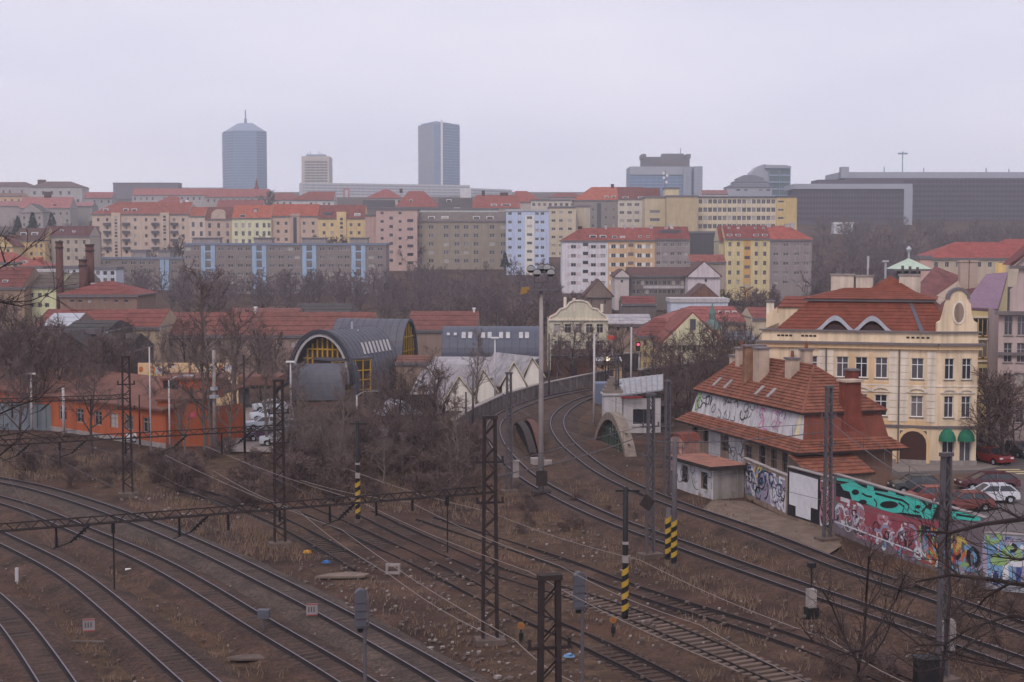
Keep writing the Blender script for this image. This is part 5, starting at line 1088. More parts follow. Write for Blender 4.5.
def glazing(root, f, d, n, rad, h, zs, o, s, off, nb=7, nz=4):
    d = Vector(d).normalized(); b = MB(); b.prism([f(k, rad - .5, h - .5) + d * off for k in range(n + 1)] + ([Vector(o) - s * (rad - .5) + d * off, Vector(o) + s * (rad - .5) + d * off]), d * .1); g_ = obj('glazed_end', b, M_DG, root)
    for q in range(nb):
        x = -1 + 2 * (q + .5) / nb; hh = zs + (h - .5) * math.sqrt(max(0, 1 - x * x)); b = MB(); c = Vector(o) + s * (x * (rad - .5)) + d * (off - .08); b.bar(c + Vector((0, 0, 0)), c + Vector((0, 0, hh)), .22, .16, up=d); obj('mullion', b, M_YG, g_)
    for q in range(nz):
        z = zs * .4 + (zs * .6 + h - 1.2) * (q + .3) / nz; k = max(0, (z - zs)) / h; x = (rad - .5) * math.sqrt(max(.02, 1 - k * k)); b = MB(); c = Vector(o) + d * (off - .1) + Vector((0, 0, z)); b.bar(c - s * x, c + s * x, .16, .2); obj('transom', b, M_YG, g_)
# hall 1: arched front facing the camera
Y1 = 196; cL = P(288, 386, Y1); cR = P(355, 386, Y1); cT = P(326, 331, Y1); o1 = Vector(((cL.x + cR.x) / 2, Y1, 0)); rad1 = (cR.x - cL.x) / 2 + .3
r1_ = thing('arched_hall', 'grey barrel vaulted hall with a yellow glazed round arched front', 'hall', (0, 0, 0)); dd = Vector((.36, .93, 0))
zs = P(326, 378, Y1).z * .75; h1 = cT.z - zs
f, s, d = barrel(r1_, o1, dd, 14.5, rad1, zs, h1, M_LEAD); glazing(r1_, f, d, 18, rad1 - .5, h1 - .5, zs, o1, s, 1.2, 10, 5)
b = MB()
for k in range(18): b.prism([f(k, rad1 + .25, h1 + .25) - d * .5, f(k + 1, rad1 + .25, h1 + .25) - d * .5, f(k + 1, rad1 - .3, h1 - .3) - d * .5, f(k, rad1 - .3, h1 - .3) - d * .5], d * .6)
obj('arch_rim', b, M('dark_slate_rim', C(58, 58, 68), .6, .1), r1_)
b = MB()
for k in range(18): b.prism([f(k, rad1 - .35, h1 - .35) - d * .3, f(k + 1, rad1 - .35, h1 - .35) - d * .3, f(k + 1, rad1 - .75, h1 - .75) - d * .3, f(k, rad1 - .75, h1 - .75) - d * .3], d * .3)
obj('inner_rim', b, M_PCONC, r1_)
sk = MB()
for q in range(8):
    k0, k1 = 3.1, 4.7
    t0 = 4.6 + q * 1.15; a_ = [f(k0, rad1 + .06, h1 + .06) + d * t0, f(k0, rad1 + .06, h1 + .06) + d * (t0 + .5), f(k1, rad1 + .06, h1 + .06) + d * (t0 + 1.1), f(k1, rad1 + .06, h1 + .06) + d * (t0 + .6)]
    b = MB(); b.prism(a_, (a_[1] - a_[0]).cross(a_[3] - a_[0]).normalized() * .08); obj('skylight', b, M_PCONC, r1_)
for px, py in ((344, 322), (350, 330), (355, 336)):
    q = P(px + 8, py + 6, 203); b = MB(); b.cyl(q.x, q.y, q.z - 1.8, q.z + .9, .14, 6); obj('vent_pipe', b, M_TIN, r1_)
# bowed canopy before the arch
Yc = 188; r = thing('bowed_canopy', 'smooth grey curved canopy bulging out below the round arched front', 'canopy', (P(292, 400, Yc).x, Yc, 0), .1); wc = P(345, 400, Yc).x - P(292, 400, Yc).x
b = MB(); n = 12; hc = P(300, 362, Yc).z - .4
arc = [(-2.2 * math.sin(math.pi * .5 * (1 - k / n) ** 1.0) + 2.4, hc * (math.sin(math.pi / 2 * k / n))) for k in range(n + 1)]
for k in range(n): b.prism([(0, arc[k][0], arc[k][1]), (0, arc[k + 1][0], arc[k + 1][1]), (0, arc[k + 1][0] + .2, arc[k + 1][1] - .1), (0, arc[k][0] + .2, arc[k][1] - .1)], (wc, 0, 0))
obj('canopy', b, M_LEAD, r); b = MB(); b.box(.1, 2.0, -.3, wc - .1, 5, hc - .5); obj('wall', b, M_DIRTW, r)
p0 = P(331, 398, 192); r = thing('glazed_porch', 'yellow framed glazed porch right of the bowed canopy', 'porch', (p0.x, 193, 0), .75); b = MB(); b.box(0, 0, -.3, 6.6, 4, 4.9); obj('glass', b, M_DG, r)
for k in range(6): b = MB(); b.box(k * 1.29, -.15, -.2, k * 1.29 + .15, -.02, 4.9); obj('mullion', b, M_YG, r)
for z in (.6, 2.0, 3.3, 4.7): b = MB(); b.box(-.1, -.18, z, 6.7, -.03, z + .13); obj('transom', b, M_YG, r)
b = MB(); b.box(-.2, -.3, 4.9, 6.9, 4.2, 5.15); obj('roof', b, M_LEAD, r)
# hall 2 behind, axis to the right with a yellow glazed end
Y2 = 226; a = P(343, 350, Y2); c = P(413, 350, Y2); top = P(380, 318, Y2 + 5); r2_ = thing('barrel_hall', 'grey barrel roofed hall with a yellow glazed right hand end', 'hall', (0, 0, 0)); d2 = Vector((-1, .22, 0)); o2_ = Vector((c.x - .6, Y2 + 2, 0))
f, s, d = barrel(r2_, o2_, d2, 12.0, 4.5, 2.4, top.z - 2.4, M_LEAD); glazing(r2_, f, d, 18, 4.4, top.z - 2.5, 2.4, o2_, s, .5, 6, 3)
# hall 3
Y3 = 222; a = P(442, 356, Y3); c = P(543, 356, Y3); top = P(480, 326, Y3 + 5); r3_ = thing('barrel_hall', 'long dark grey barrel roofed hall with paired white skylights above the white sheds', 'hall', (0, 0, 0)); o3 = Vector((a.x, Y3 + 4.5, 0))
f, s, d = barrel(r3_, o3, (1, 0, 0), c.x - a.x, 5.2, 3.2, top.z - 3.2, M('slate_grey_sheet_roof', C(84, 86, 100), .55, .1, .6, metal=.1)); b = MB(); b.prism([f(k, 5.0, top.z - 3.4) + d * .1 for k in range(19)] + [o3 - s * 5 + d * .1, o3 + s * 5 + d * .1], d * .2); obj('end_wall', b, M_LEAD, r3_)
for px, w, h in ((448, 3, 3), (455, 3, 3), (463.5, 4, 6), (470, 4, 6), (483, 4, 6), (489.5, 4, 6), (501, 4, 6), (508, 4, 6), (521, 4, 6), (527, 4, 6)):
    x = P(px, 344, Y3).x; k0, k1 = (4.6, 5.3) if h < 4 else (3.9, 5.5); p = [f(kk, 5.26, top.z - 3.14) for kk in (k0, k1)]; q0 = Vector((x, p[0].y, p[0].z)); q1 = Vector((x, p[1].y, p[1].z)); ww = w / F * Y3 / 2
    b = MB(); b.prism([q0 - Vector((ww, 0, 0)), q0 + Vector((ww, 0, 0)), q1 + Vector((ww, 0, 0)), q1 - Vector((ww, 0, 0))], Vector((0, -.05, .05))); obj('skylight', b, M_PCONC, r3_)
# ---------------------------------------------------------------- town houses and blocks, described by their outlines
M_FLAT = M('flat_roof_felt', C(112, 106, 112), .9, .1, .3)
def house(name, label, cat, px0, px1, pe, pb, Y, wall, roof=None, rk='gable', pr=None, dep=12, rows=0, r0=3, rp=7.5, cols=0, ww=3, wh=4, style='one', over=.5, group=None, hipL=0, hipR=0, sky=(), chs=(), side=None, fr=M_WFRAME, cornice=True, rootbox=()):
    s = Y / F; ze = P(512, pe, Y).z; zb = P(512, pb, Y).z - 2.5; x0 = (px0 - 512) * s / (ray(512, pe).y) ; x1 = (px1 - 512) * s / (ray(512, pe).y)
    w = x1 - x0; h = ze - zb; r = thing(name, label, cat, (x0, Y, zb), 0, group); cx = lambda p: (p - px0) * w / (px1 - px0)
    cl = cols if hasattr(cols, '__len__') else ([px0 + (px1 - px0) * (k + .5) / cols for k in range(cols)] if cols else [])
    ops = []
    for k in range(rows):
        for c in cl:
            z1_ = h - (r0 + rp * k) * s; z0_ = z1_ - wh * s
            if z0_ > .3: ops.append((cx(c) - ww * s / 2, cx(c) + ww * s / 2, z0_, z1_, style))
    b = MB(); facade(b, (0, 0, 0), (1, 0, 0), w, h, ops, .25)
    so_ = []
    if side:
        for k in range(rows):
            for q in range(side): z1_ = h - (r0 + rp * k) * s; u = dep * (q + .5) / side; (z1_ - wh * s > .3) and so_.append((u - ww * s / 2, u + ww * s / 2, z1_ - wh * s, z1_, style))
    facade(b, (w, 0, 0), (0, 1, 0), dep, h, so_ if px1 < 512 else [], .25); facade(b, (0, dep, 0), (0, -1, 0), dep, h, so_ if px0 > 512 else [], .25); facade(b, (w, dep, 0), (-1, 0, 0), w, h, [], .2)
    obj('wall', b, wall, r); put_windows(r, (0, 0, 0), (1, 0, 0), ops, .25, style, fr)
    if so_:
        if px1 < 512: put_windows(r, (w, 0, 0), (0, 1, 0), so_, .25, style, fr)
        else: put_windows(r, (0, dep, 0), (0, -1, 0), so_, .25, style, fr)
    if cornice and rk != 'flat':
        b = MB(); b.box(-.15, -.3, h - .45, w + .15, -.003, h - .06); obj('cornice', b, M_PCONC if cornice is True else cornice, r)
    hr = 0; m = roof
    if rk == 'flat':
        b = MB(); b.box(-.25, -.25, h - .5, w + .25, dep + .25, h + .35); rf = obj('roof', b, m or M_FLAT, r)
    else:
        hr = P(512, pr, Y + dep / 2).z - ze if rk != 'front' else P(512, pr, Y).z - ze
        b = MB()
        if rk == 'front':
            xm = w / 2; b.prism([(-over, -over, -.25), (w + over, -over, -.25), (w + over, -over, 0), (xm, -over, hr + .25), (-over, -over, 0)], (0, dep + 2 * over, 0), 0); b.v = [(x, y, z + h) for x, y, z in b.v]
            rf = obj('roof', b, m, r); b = MB(); b.prism([(0, -.02, h - .3), (w, -.02, h - .3), (w, -.02, h), (xm, -.02, h + hr), (0, -.02, h)], (0, -over - .05, 0)); obj('gable', b, wall, r)
        else:
            a, c = (hipL if hipL else 0), (hipR if hipR else 0); e = over; oL = 0 if not hipL else e; oR = 0 if not hipR else e
            A = (-oL, -e, h); B_ = (w + oR, -e, h); C_ = (w + oR, dep + e, h); D = (-oL, dep + e, h); r0_ = (a, dep / 2, h + hr); r1_ = (w - c, dep / 2, h + hr); nr_ = max(3, int(hr / .6)) if Y < 330 else 0
            if nr_: courses(b, A, B_, r1_, r0_, nr_); courses(b, C_, D, r0_, r1_, nr_)
            else: b.face([A, B_, r1_, r0_]); b.face([C_, D, r0_, r1_])
            b.face([B_, C_, r1_], 0 if hipR else 1); b.face([D, A, r0_], 0 if hipL else 1)
            b.box(-oL - .02, -e - .02, h - .22, w + oR + .02, dep + e, h + .04, 2)
            rf = obj('roof', b, [m, wall, M_DTRIM], r)
    n_ = Vector((0, -hr, dep / 2 + over)).normalized() if rk in ('gable', 'hip') else Vector((0, -1, 0))
    p0 = Vector((x0, Y - over, ze))
    for q in sky:       # roof windows and small dormers: (px, py, width, height)
        c = hit(q[0], q[1], p0, n_) - Vector((x0, Y, zb)); hw, hh = q[2] * s / 2, q[3] * s / 2; b = MB(); b.box(c.x - hw, c.y - .55, c.z - hh, c.x + hw, c.y + 1.5, c.z + hh * .9); d = obj('dormer', b, M_WHITE if len(q) < 5 else q[4], rf)
        b = MB(); b.box(c.x - hw * .8, c.y - .6, c.z - hh * .6, c.x + hw * .8, c.y - .553, c.z + hh * .6); obj('dormer_window', b, M_GLASS, d)
    for q in chs:       # chimneys: (px, top py, width px)
        zt = P(512, q[1], Y + dep / 2).z - zb; x = cx(q[0]); wv = q[2] * s; b = MB(); b.box(x - wv / 2, dep / 2 - .6, h + max(0, hr - 2), x + wv / 2, dep / 2 + .6, zt); b.box(x - wv / 2 - .12, dep / 2 - .72, zt, x + wv / 2 + .12, dep / 2 + .72, zt + .2)
        obj('chimney', b, q[3] if len(q) > 3 else M_PCONC, rf)
    return r, w, h, s, rf
def strip(r, x0, x1, z0, z1, mat, name, out=.12, y=0.0):
    b = MB(); b.box(x0, y - out, z0, x1, y + .02, z1); return obj(name, b, mat, r)
RED, RED2, BRN, ORG = roofm(172, 92, 80), roofm(150, 80, 74), roofm(118, 78, 74), roofm(196, 104, 76)
PINK = roofm(190, 116, 112)
# --- row of blocks on the slope
r, w, h, s, rf = house('apartment_block', 'peach apartment block with a red hipped roof and two dark stair strips', 'apartment block', 92, 189, 214, 262, 600, wallm(204, 176, 156), roofm(176, 96, 84), 'hip', 202, 14, 7, 4, 8, [98, 107, 126, 135, 146, 155, 174, 183], 2.6, 3.4, 'one', hipL=9, sky=((106, 210, 5, 3), (126, 210, 5, 3), (134.5, 210, 5, 3)), chs=((178, 200, 3),))
for px in (116, 164.5):
    u = (px - 92) * s; strip(r, u - 1.9, u + 1.9, 0, h + .6, wallm(204, 176, 156), 'stair_tower', .6)
    for k in range(15): q = strip(r, u - .55, u + .55, h - 1.6 - k * 1.35, h - .7 - k * 1.35, M_GLASS, 'stair_window', .66)
for px in (107, 126, 155, 174):
    for k in range(4): z = h - 8.6 * s - 8 * k * s; b = MB(); b.box((px - 92) * s - 1.5, -1.1, z - 1.0, (px - 92) * s + 1.5, -.004, z); obj('balcony', b, M_LEAD, r)
house('apartment_house', 'narrow pale peach house between the long peach block and the brown gabled house', 'house', 189, 205, 216, 262, 600, wallm(212, 188, 172), roofm(186, 98, 80), 'gable', 207, 12, 4, 6, 9, 2, 3, 5)
r, w, h, s, rf = house('apartment_house', 'brown roofed house with a curved dormer gable beside the yellow green house', 'house', 205, 232, 219, 262, 600, wallm(196, 166, 148), roofm(140, 84, 76), 'gable', 207, 12, 4, 4, 8, 3, 3, 5)
b = MB(); xm = w * .5; b.prism([(xm - 3.2, -.3, h)] + [(xm + 3.0 * math.cos(math.pi * k / 10), -.3, h + 1.2 + 2.9 * math.sin(math.pi * k / 10)) for k in range(11)][::-1] + [(xm + 3.2, -.3, h)], (0, 5, 0)); g_ = obj('curved_gable', b, wallm(196, 166, 148), r); b = MB(); b.box(xm - .6, -.36, h + 1, xm + .6, -.31, h + 2.6); obj('gable_window', b, M_GLASS, g_)
house('apartment_house', 'pale yellow green house with an orange roof and tall windows', 'house', 232, 271, 218, 262, 598, wallm(222, 216, 172), roofm(204, 104, 74), 'gable', 205, 12, 3, 5, 8, [236, 243, 249.5, 257, 264, 269], 3, 4.6, 'two', sky=((243, 216, 6, 3, M_TIN), (255.5, 211, 4, 5, M_LEAD)))
r, w, h, s, rf = house('apartment_house', 'peach house with an orange roof and a brown stair strip', 'house', 271, 318, 216, 262, 600, wallm(206, 172, 150), roofm(198, 96, 72), 'gable', 204, 12, 3, 5.5, 8, [278, 286, 304, 313], 3, 3.4)
u = (295 - 271) * s; strip(r, u - 2, u + 2, 0, h + 1, wallm(190, 156, 140), 'stair_tower', .5); strip(r, u - .7, u + .7, 3, h - .5, M_GLASS, 'stair_window', .56)
r, w, h, s, rf = house('apartment_house', 'yellow house with a dark red roof and a central stair tower', 'house', 318, 365, 218, 262, 600, wallm(224, 190, 128), roofm(156, 84, 74), 'gable', 205, 12, 3, 5, 8, [324, 332, 351, 359], 3, 3.4, sky=((328, 214, 9, 4, M_LEAD), (357.5, 215, 6, 4)))
u = (341.5 - 318) * s; strip(r, u - 2, u + 2, 0, h + 2.6, wallm(224, 190, 128), 'stair_tower', .6)
for k in range(7): strip(r, u - .6, u + .6, h - 1.0 - k * 1.75, h + .1 - k * 1.75, M_GLASS, 'stair_window', .66)
r, w, h, s, rf = house('apartment_block', 'pink flat roofed tower block right of the yellow house', 'apartment block', 376, 417, 209, 272, 575, wallm(198, 162, 152), None, 'flat', None, 14, 7, 2.5, 8.4, [382, 400], 3.4, 3, 'one')
for k in range(6):
    u = (391 - 376) * s; strip(r, u - .7, u + .7, h - (7.5 + 8.4 * k) * s - 1.2, h - (7.5 + 8.4 * k) * s, M_GLASS, 'stair_window', .05)
    u = (410 - 376) * s; strip(r, u - 1.2, u + 1.2, h - (10 + 8.4 * k) * s - 1.2, h - (10 + 8.4 * k) * s, M_GLASS, 'wide_window', .05)
house('apartment_block', 'lower pink wing joined to the left of the pink tower block', 'apartment block', 365, 376, 215, 272, 579, wallm(190, 152, 144), None, 'flat', None, 12, 0)
for k, (p0, p1, cs, lb) in enumerate(((417, 462, [420, 431, 446, 457], 'olive grey apartment block with pale roof dormers right of the pink tower'), (462, 507, [466, 476, 492, 503], 'olive grey apartment block with pale roof dormers beside the pale blue slab'))):
    r, w, h, s, rf = house('apartment_block', lb, 'apartment block', p0, p1, 221, 272, 580, wallm(158, 142, 122), roofm(138, 124, 118), 'gable', 212, 12, 5, 4, 8.4, cs, 5, 4, 'three', sky=((p0 + 14.5, 218, 7, 4), (p0 + 28, 218, 7, 4)))
house('rooftop_house', 'pale rooftop terraces above the olive grey apartment blocks', 'house', 414, 498, 209, 222, 640, wallm(196, 200, 196), None, 'flat', None, 10, 1, 3, 8, 12, 4, 4)
# pale blue slab
r, w, h, s, rf = house('apartment_slab', 'pale blue slab block with a white stair strip', 'apartment block', 506, 549, 210, 275, 560, wallm(176, 190, 222, 1.1), M_PCONC, 'flat', None, 14, 8, 2.2, 8.4, [510, 519.5, 537, 542.5], 3.6, 2.8, 'two')
u = (529.5 - 506) * s; strip(r, u - 1.8, u + 1.8, 0, h - 2, wallm(226, 218, 206), 'stair_strip', .08)
for k in range(8): strip(r, u - 1.0, u + 1.0, h - (6.3 + 8.4 * k) * s - 1.0, h - (6.3 + 8.4 * k) * s, M_GLASS, 'stair_window', .1)
house('apartment_block', 'beige block with stacked loggias behind the pale blue slab', 'apartment block', 549, 576, 207, 262, 640, wallm(206, 188, 158), None, 'flat', None, 14, 6, 4, 8.2, [553.5, 561, 570], 4, 2.6, 'two')
house('apartment_block', 'blank beige end wall right of the block with stacked loggias', 'apartment block', 575, 590, 206, 246, 655, wallm(192, 174, 152), None, 'flat', None, 14)
r, w, h, s, rf = house('apartment_block', 'grey block with a dark stair strip under a bright orange hipped roof', 'apartment block', 574, 618, 200, 236, 700, wallm(142, 132, 128), roofm(206, 104, 76), 'hip', 187, 16, 3, 8, 8, [593, 606, 614], 2, 2.6, hipL=9, sky=((606.5, 197, 4, 2.5), (613.5, 197, 4, 2.5)), chs=((613.5, 184.5, 3, M_DOOR),)); u = (599 - 574) * s; strip(r, u - 1, u + 1, 2, h - 1.5, M_GLASS, 'stair_window', .05)
house('apartment_block', 'cream block with dark window bands under a dark red roof', 'apartment block', 618, 645, 199, 236, 700, wallm(212, 200, 182), roofm(140, 74, 68), 'gable', 187, 16, 3, 4, 8, [622, 629.5, 637], 4.6, 3, 'three', sky=((625.5, 197.5, 6, 2), (641, 197.5, 6, 2)))
house('apartment_block', 'dark red roofed house end right of the cream block', 'apartment block', 645, 661, 199, 236, 705, wallm(200, 184, 160), roofm(136, 72, 66), 'gable', 188, 14)
house('office_block', 'tan stepped office block with blank walls, its left part', 'office', 645, 668, 197, 246, 676, wallm(204, 184, 146), None, 'flat', None, 14, 2, 13, 8, [655], 10, 3, 'one')
house('office_block', 'tan windowless cube right of the stepped tan office', 'office', 667, 698, 196, 250, 668, wallm(196, 172, 128), None, 'flat', None, 16)
house('rooftop_hut', 'small yellow hut on top of the tan windowless cube', 'hut', 665, 679, 188, 198, 690, wallm(214, 192, 146), None, 'flat', None, 8)
r, w, h, s, rf = house('office_block', 'long office block with cream bands and rows of dark windows', 'office', 698, 777, 197, 250, 680, wallm(220, 200, 166), M_LEAD, 'flat', None, 16, 5, 2.2, 8.2, [700.5 + 4.86 * k for k in range(16)], 3.9, 4.4, 'two')
house('office_block', 'yellow stair end of the long office block', 'office', 777, 797, 196.5, 250, 679, wallm(214, 180, 104), M_LEAD, 'flat', None, 16, 5, 4, 8.2, [781], 6, 2)
# row on the lower right of the slope
r, w, h, s, rf = house('apartment_house', 'white and pink apartment house, left of the orange one in the lower row', 'house', 562, 608, 240.5, 285, 430, wallm(206, 200, 208, 1.1), roofm(168, 84, 74), 'hip', 228, 12, 5, 4.5, 9, [573.5, 593.5, 603], 5.2, 3.6, 'two', hipL=6, sky=((593, 236.5, 7, 3.2), (603, 236.5, 6.5, 3.2)), chs=((581, 227, 4, M_DOOR), (607, 226, 2)))
for k in range(5): strip(r, (585.5 - 562) * s - .8, (585.5 - 562) * s + .8, h - (2.2 + 9 * k) * s - 1.0, h - (2.2 + 9 * k) * s, M_GLASS, 'stair_window', .05)
for pa, pb_ in ((567.5, 570.4), (576.6, 581), (588, 590.4), (596.6, 599.8)):
    for k in range(5): z = h - (6.3 + 9 * k) * s; strip(r, (pa - 562) * s, (pb_ - 562) * s, z - .6, z + .45, wallm(206, 184, 190), 'pink_panel', .03)
r, w, h, s, rf = house('apartment_house', 'peach apartment house with white bands round its windows in the lower row', 'house', 608, 655, 240, 285, 430, wallm(214, 172, 124), roofm(176, 88, 76), 'gable', 227.5, 12, 5, 4.5, 9, [613.5, 622, 639.5, 648], 4.6, 4, 'two', sky=((614.5, 237, 5, 2.4), (622.5, 237, 5, 2.4), (640, 236.5, 3, 2), (648, 236.5, 3, 2)), chs=((626, 226, 2), (634, 226, 2), (653, 226, 3)))
for k in range(5):
    for pa, pb_ in ((609.4, 611.1), (615.9, 619.6), (624.4, 626.2), (635.4, 637.1), (641.9, 645.6), (650.4, 652.2)): z = h - (8.8 + 9 * k) * s; strip(r, (pa - 608) * s, (pb_ - 608) * s, z + .1, z + 1.3, wallm(226, 220, 212), 'white_band', .04)
    z = h - (3 + 9 * k) * s; strip(r, (630.8 - 608 - 2.6) * s, (630.8 - 608 + 2.6) * s, z - 1.1, z - .1, M_DTRIM, 'stair_window', .05)
r, w, h, s, rf = house('apartment_house', 'grey apartment house with a wide roof dormer, right end of the lower row', 'house', 655, 690, 239, 285, 430, wallm(152, 140, 138), roofm(158, 76, 70), 'gable', 226.5, 12, 5, 4, 9, 5, 4, 3.4, 'three', sky=((670, 232, 22, 4.5, M_LEAD), (666, 228, 3, 2), (672, 228, 3, 2)), chs=((673, 225, 3),))
house('dark_block', 'dark block between the grey house and the yellow house', 'building', 691, 720, 232, 278, 600, wallm(76, 70, 76), None, 'flat', None, 10)
r, w, h, s, rf = house('apartment_house', 'yellow apartment house with an ochre stair strip and a dark red roof', 'house', 725, 770, 238.5, 292, 430, wallm(216, 194, 136), roofm(158, 76, 70), 'gable', 225.5, 12, 5, 3.6, 9.4, [730, 738.5, 756.5, 765], 3, 4.4, 'two', sky=((729.5, 235, 5, 2.2), (738, 235, 5, 2.2), (756, 235, 5, 2.2), (764.5, 235, 5, 2.2), (729, 228, 2.4, 2), (738, 228, 2.4, 2), (755, 228, 2.4, 2), (763.5, 228, 2.4, 2)))
u = (747.3 - 725) * s; strip(r, u - 1.1, u + 1.1, 0, h - .2, wallm(212, 160, 76), 'stair_strip', .06)
for k in range(5): strip(r, u - .8, u + .8, h - (8 + 9.4 * k) * s - .9, h - (8 + 9.4 * k) * s, M_GLASS, 'stair_window', .1)
house('house_end', 'blank pale yellow end wall left of the yellow apartment house', 'house', 719, 725.5, 241, 292, 433, wallm(204, 190, 150), roofm(158, 76, 70), 'gable', 226, 11)
house('apartment_house', 'grey apartment house with an orange red hipped roof beside the yellow one', 'house', 770, 812, 239.5, 292, 430, wallm(150, 136, 136), roofm(196, 92, 76), 'hip', 226, 12, 5, 3.6, 9.4, [776, 786, 797, 806.5], 5, 3.2, 'three', hipR=6, chs=((772, 224.5, 4), (791, 224.5, 5), (796, 223.5, 4)))
# long grey panel block with blue stair strips
M_BLU = wallm(150, 180, 214)
def panel(label, p0, p1, pe, pb, Y, stairs, cols):
    r, w, h, s, rf = house('panel_block', label, 'apartment block', p0, p1, pe, pb, Y, wallm(140, 126, 122), M('blue_grey_roof_edge', C(118, 124, 144), .7, .08), 'flat', None, 13, 6, 3.2, 8.3, cols, 5.2, 3.4, 'three')
    for a, c in stairs:
        u0, u1 = (a - p0) * s, (c - p0) * s; strip(r, u0, u0 + 1.5, 0, h - .6, M_BLU, 'blue_pilaster', .35); strip(r, u1 - 1.5, u1, 0, h - .6, M_BLU, 'blue_pilaster', .35)
        for k in range(7): z = h - (4 + 8.3 * k) * s; strip(r, u0 + 1.52, u1 - 1.52, z - .9, z + .4, M_DTRIM, 'stair_window', .05); strip(r, u0 + 1.52, u1 - 1.52, z - 1.5, z - .92, M_BLU, 'blue_panel', .2)
    return r, w, h, s, rf
r, w, h, s, rf = panel('long grey panel block with four pairs of blue stair strips', 184, 386, 244, 300, 500, ((201, 215), (252, 266), (302, 316), (351, 365)), [188, 196.5, 221, 230.5, 240, 248, 272, 281, 290, 297, 322, 331, 340, 347, 371, 380])
for a, c in ((190, 217), (252, 270), (300, 324), (348, 366)): b = MB(); b.box((a - 184) * s, 4, h + .35, (c - 184) * s, 9, h + 2.1); b.box((a - 184) * s - .5, 3.5, h + 2.1, (c - 184) * s + .5, 9.5, h + 2.4); obj('stair_head', b, M_CONC, rf)
panel('lower grey panel block at the left end of the long one, with one blue strip', 95, 183, 258, 302, 512, ((160, 169),), [100, 108, 124, 133, 142, 151, 174])
for (a, c, t, lb) in ((131, 146, 250.5, 'left flat grey stair head on the lower panel block roof'), (158, 170, 250.5, 'right flat grey stair head on the lower panel block roof')):
    house('roof_hut', lb, 'hut', a, c, t, 258, 516, M_CONC, None, 'flat', None, 6)
# --- valley floor: factory, red roofed halls, houses
r, w, h, s, rf = house('factory_hall', 'long dark factory hall with a row of windows under a brown roof', 'factory', 628, 706, 275.5, 300, 352, wallm(120, 108, 104), BRN, 'gable', 267, 12, 2, 5, 9, [634 + 4.4 * k for k in range(17)], 3.2, 4.4, 'two')
strip(r, w * .2, w * .72, h - 3.2, h - 2.5, M_PCONC, 'pale_band', .06)
house('gabled_block', 'pale pinkish gabled block at the right end of the factory hall', 'building', 688, 720, 276, 300, 346, wallm(206, 190, 196), BRN, 'front', 262, 12, 1, 3, 8, [706], 2.4, 3)
house('gabled_block', 'pale gabled block at the left end of the factory hall', 'building', 615, 629, 276, 300, 350, wallm(198, 184, 182), BRN, 'front', 270, 12, 1, 4, 8, [622], 2.4, 2.6)
house('brown_gabled_house', 'small brown brick house in front of the pale gabled block', 'house', 690, 718, 298, 312, 320, M_BRICK, BRN, 'front', 285, 10)
house('red_roofed_house', 'red roof strip left of the pale gabled block, below the grey house', 'house', 690, 726, 262, 280, 380, wallm(170, 150, 140), RED, 'gable', 254.5, 9)
house('flat_shed', 'long white flat roofed shed behind the red roofed hall', 'shed', 671, 728, 300, 312, 300, wallm(196, 204, 222), M_PCONC, 'flat', None, 8)
house('red_roofed_house', 'small dark house with a brick red roof and white end wall above the snowy roofs', 'house', 622, 656, 303.5, 318, 305, wallm(110, 98, 96), roofm(146, 68, 64), 'gable', 296, 9)
house('low_shed', 'shed with a pale patchy metal roof between the ornate gable and the yellow house', 'shed', 604, 652, 324, 345, 262, M_DIRTW, M_SNOW, 'gable', 314, 10, 1, 3, 6, 5, 3, 4)
house('ruined_gable', 'brown gable wall with a steep roof above the ornate house', 'house', 585, 612, 296, 312, 330, wallm(130, 108, 100), BRN, 'front', 280, 9, 1, 4, 6, 2, 2, 4)
house('red_roofed_hall', 'long red roofed hall with skylights behind the yellow gabled house', 'hall', 662, 744, 322, 345, 262, wallm(176, 150, 128), roofm(180, 94, 88), 'hip', 306, 14, hipL=6, hipR=1, sky=((720, 312, 4, 2.4), (727, 312, 4, 2.4), (734, 312, 4, 2.4)))
house('red_roofed_house', 'red roofed house at the left of the corner house', 'house', 752, 790, 318, 345, 255, wallm(200, 180, 150), roofm(160, 78, 70), 'gable', 307, 12)
r, w, h, s, rf = house('gabled_house', 'pale yellow house with a broad front gable behind dark trees', 'house', 662, 722, 343, 386, 228, wallm(214, 204, 160), roofm(168, 86, 72), 'front', 313, 14, 2, 3, 11, [684, 694, 706], 3, 7, 'two', over=.7)
b = MB(); b.box(w / 2 - .45, -.95, h + 2.2, w / 2 + .45, -.86, h + 3.9); obj('gable_window', b, M_GLASS, r)
house('yellow_house', 'ochre yellow house left of the broad pale yellow gable', 'house', 640, 669, 336, 386, 236, wallm(206, 178, 122), roofm(150, 74, 66), 'hip', 318, 12, 3, 4, 11, [645, 652, 660], 3, 6, 'two', hipL=3)
r, w, h, s, rf = house('yellow_house', 'ochre house with a small domed turret right of the pale yellow gable', 'house', 716, 756, 340, 386, 238, wallm(206, 168, 102), M_LEAD, 'gable', 331, 12, 3, 4, 11, [722, 731, 741, 750], 3.4, 6, 'two')
t = thing('domed_turret', 'small ochre turret with a dark green cap on the ochre house', 'turret', P(712, 341, 234)); b = MB(); b.cyl(0, 0, -1, 2.0, 1.5, 10); obj('drum', b, wallm(206, 168, 102), t)
b = MB(); b.tube([(0, 0, 2.0), (0, 0, 2.8), (0, 0, 3.3), (0, 0, 3.6), (0, 0, 4.6), (0, 0, 6.2)], [1.75, 1.3, .8, .5, .55, .06], 10); obj('dome', b, M('verdigris', C(96, 120, 116), .7, .2, 2), t)
b = MB(); b.box(-.5, -1.56, .0, .5, -1.45, 1.5); obj('turret_window', b, M_GLASS, t)
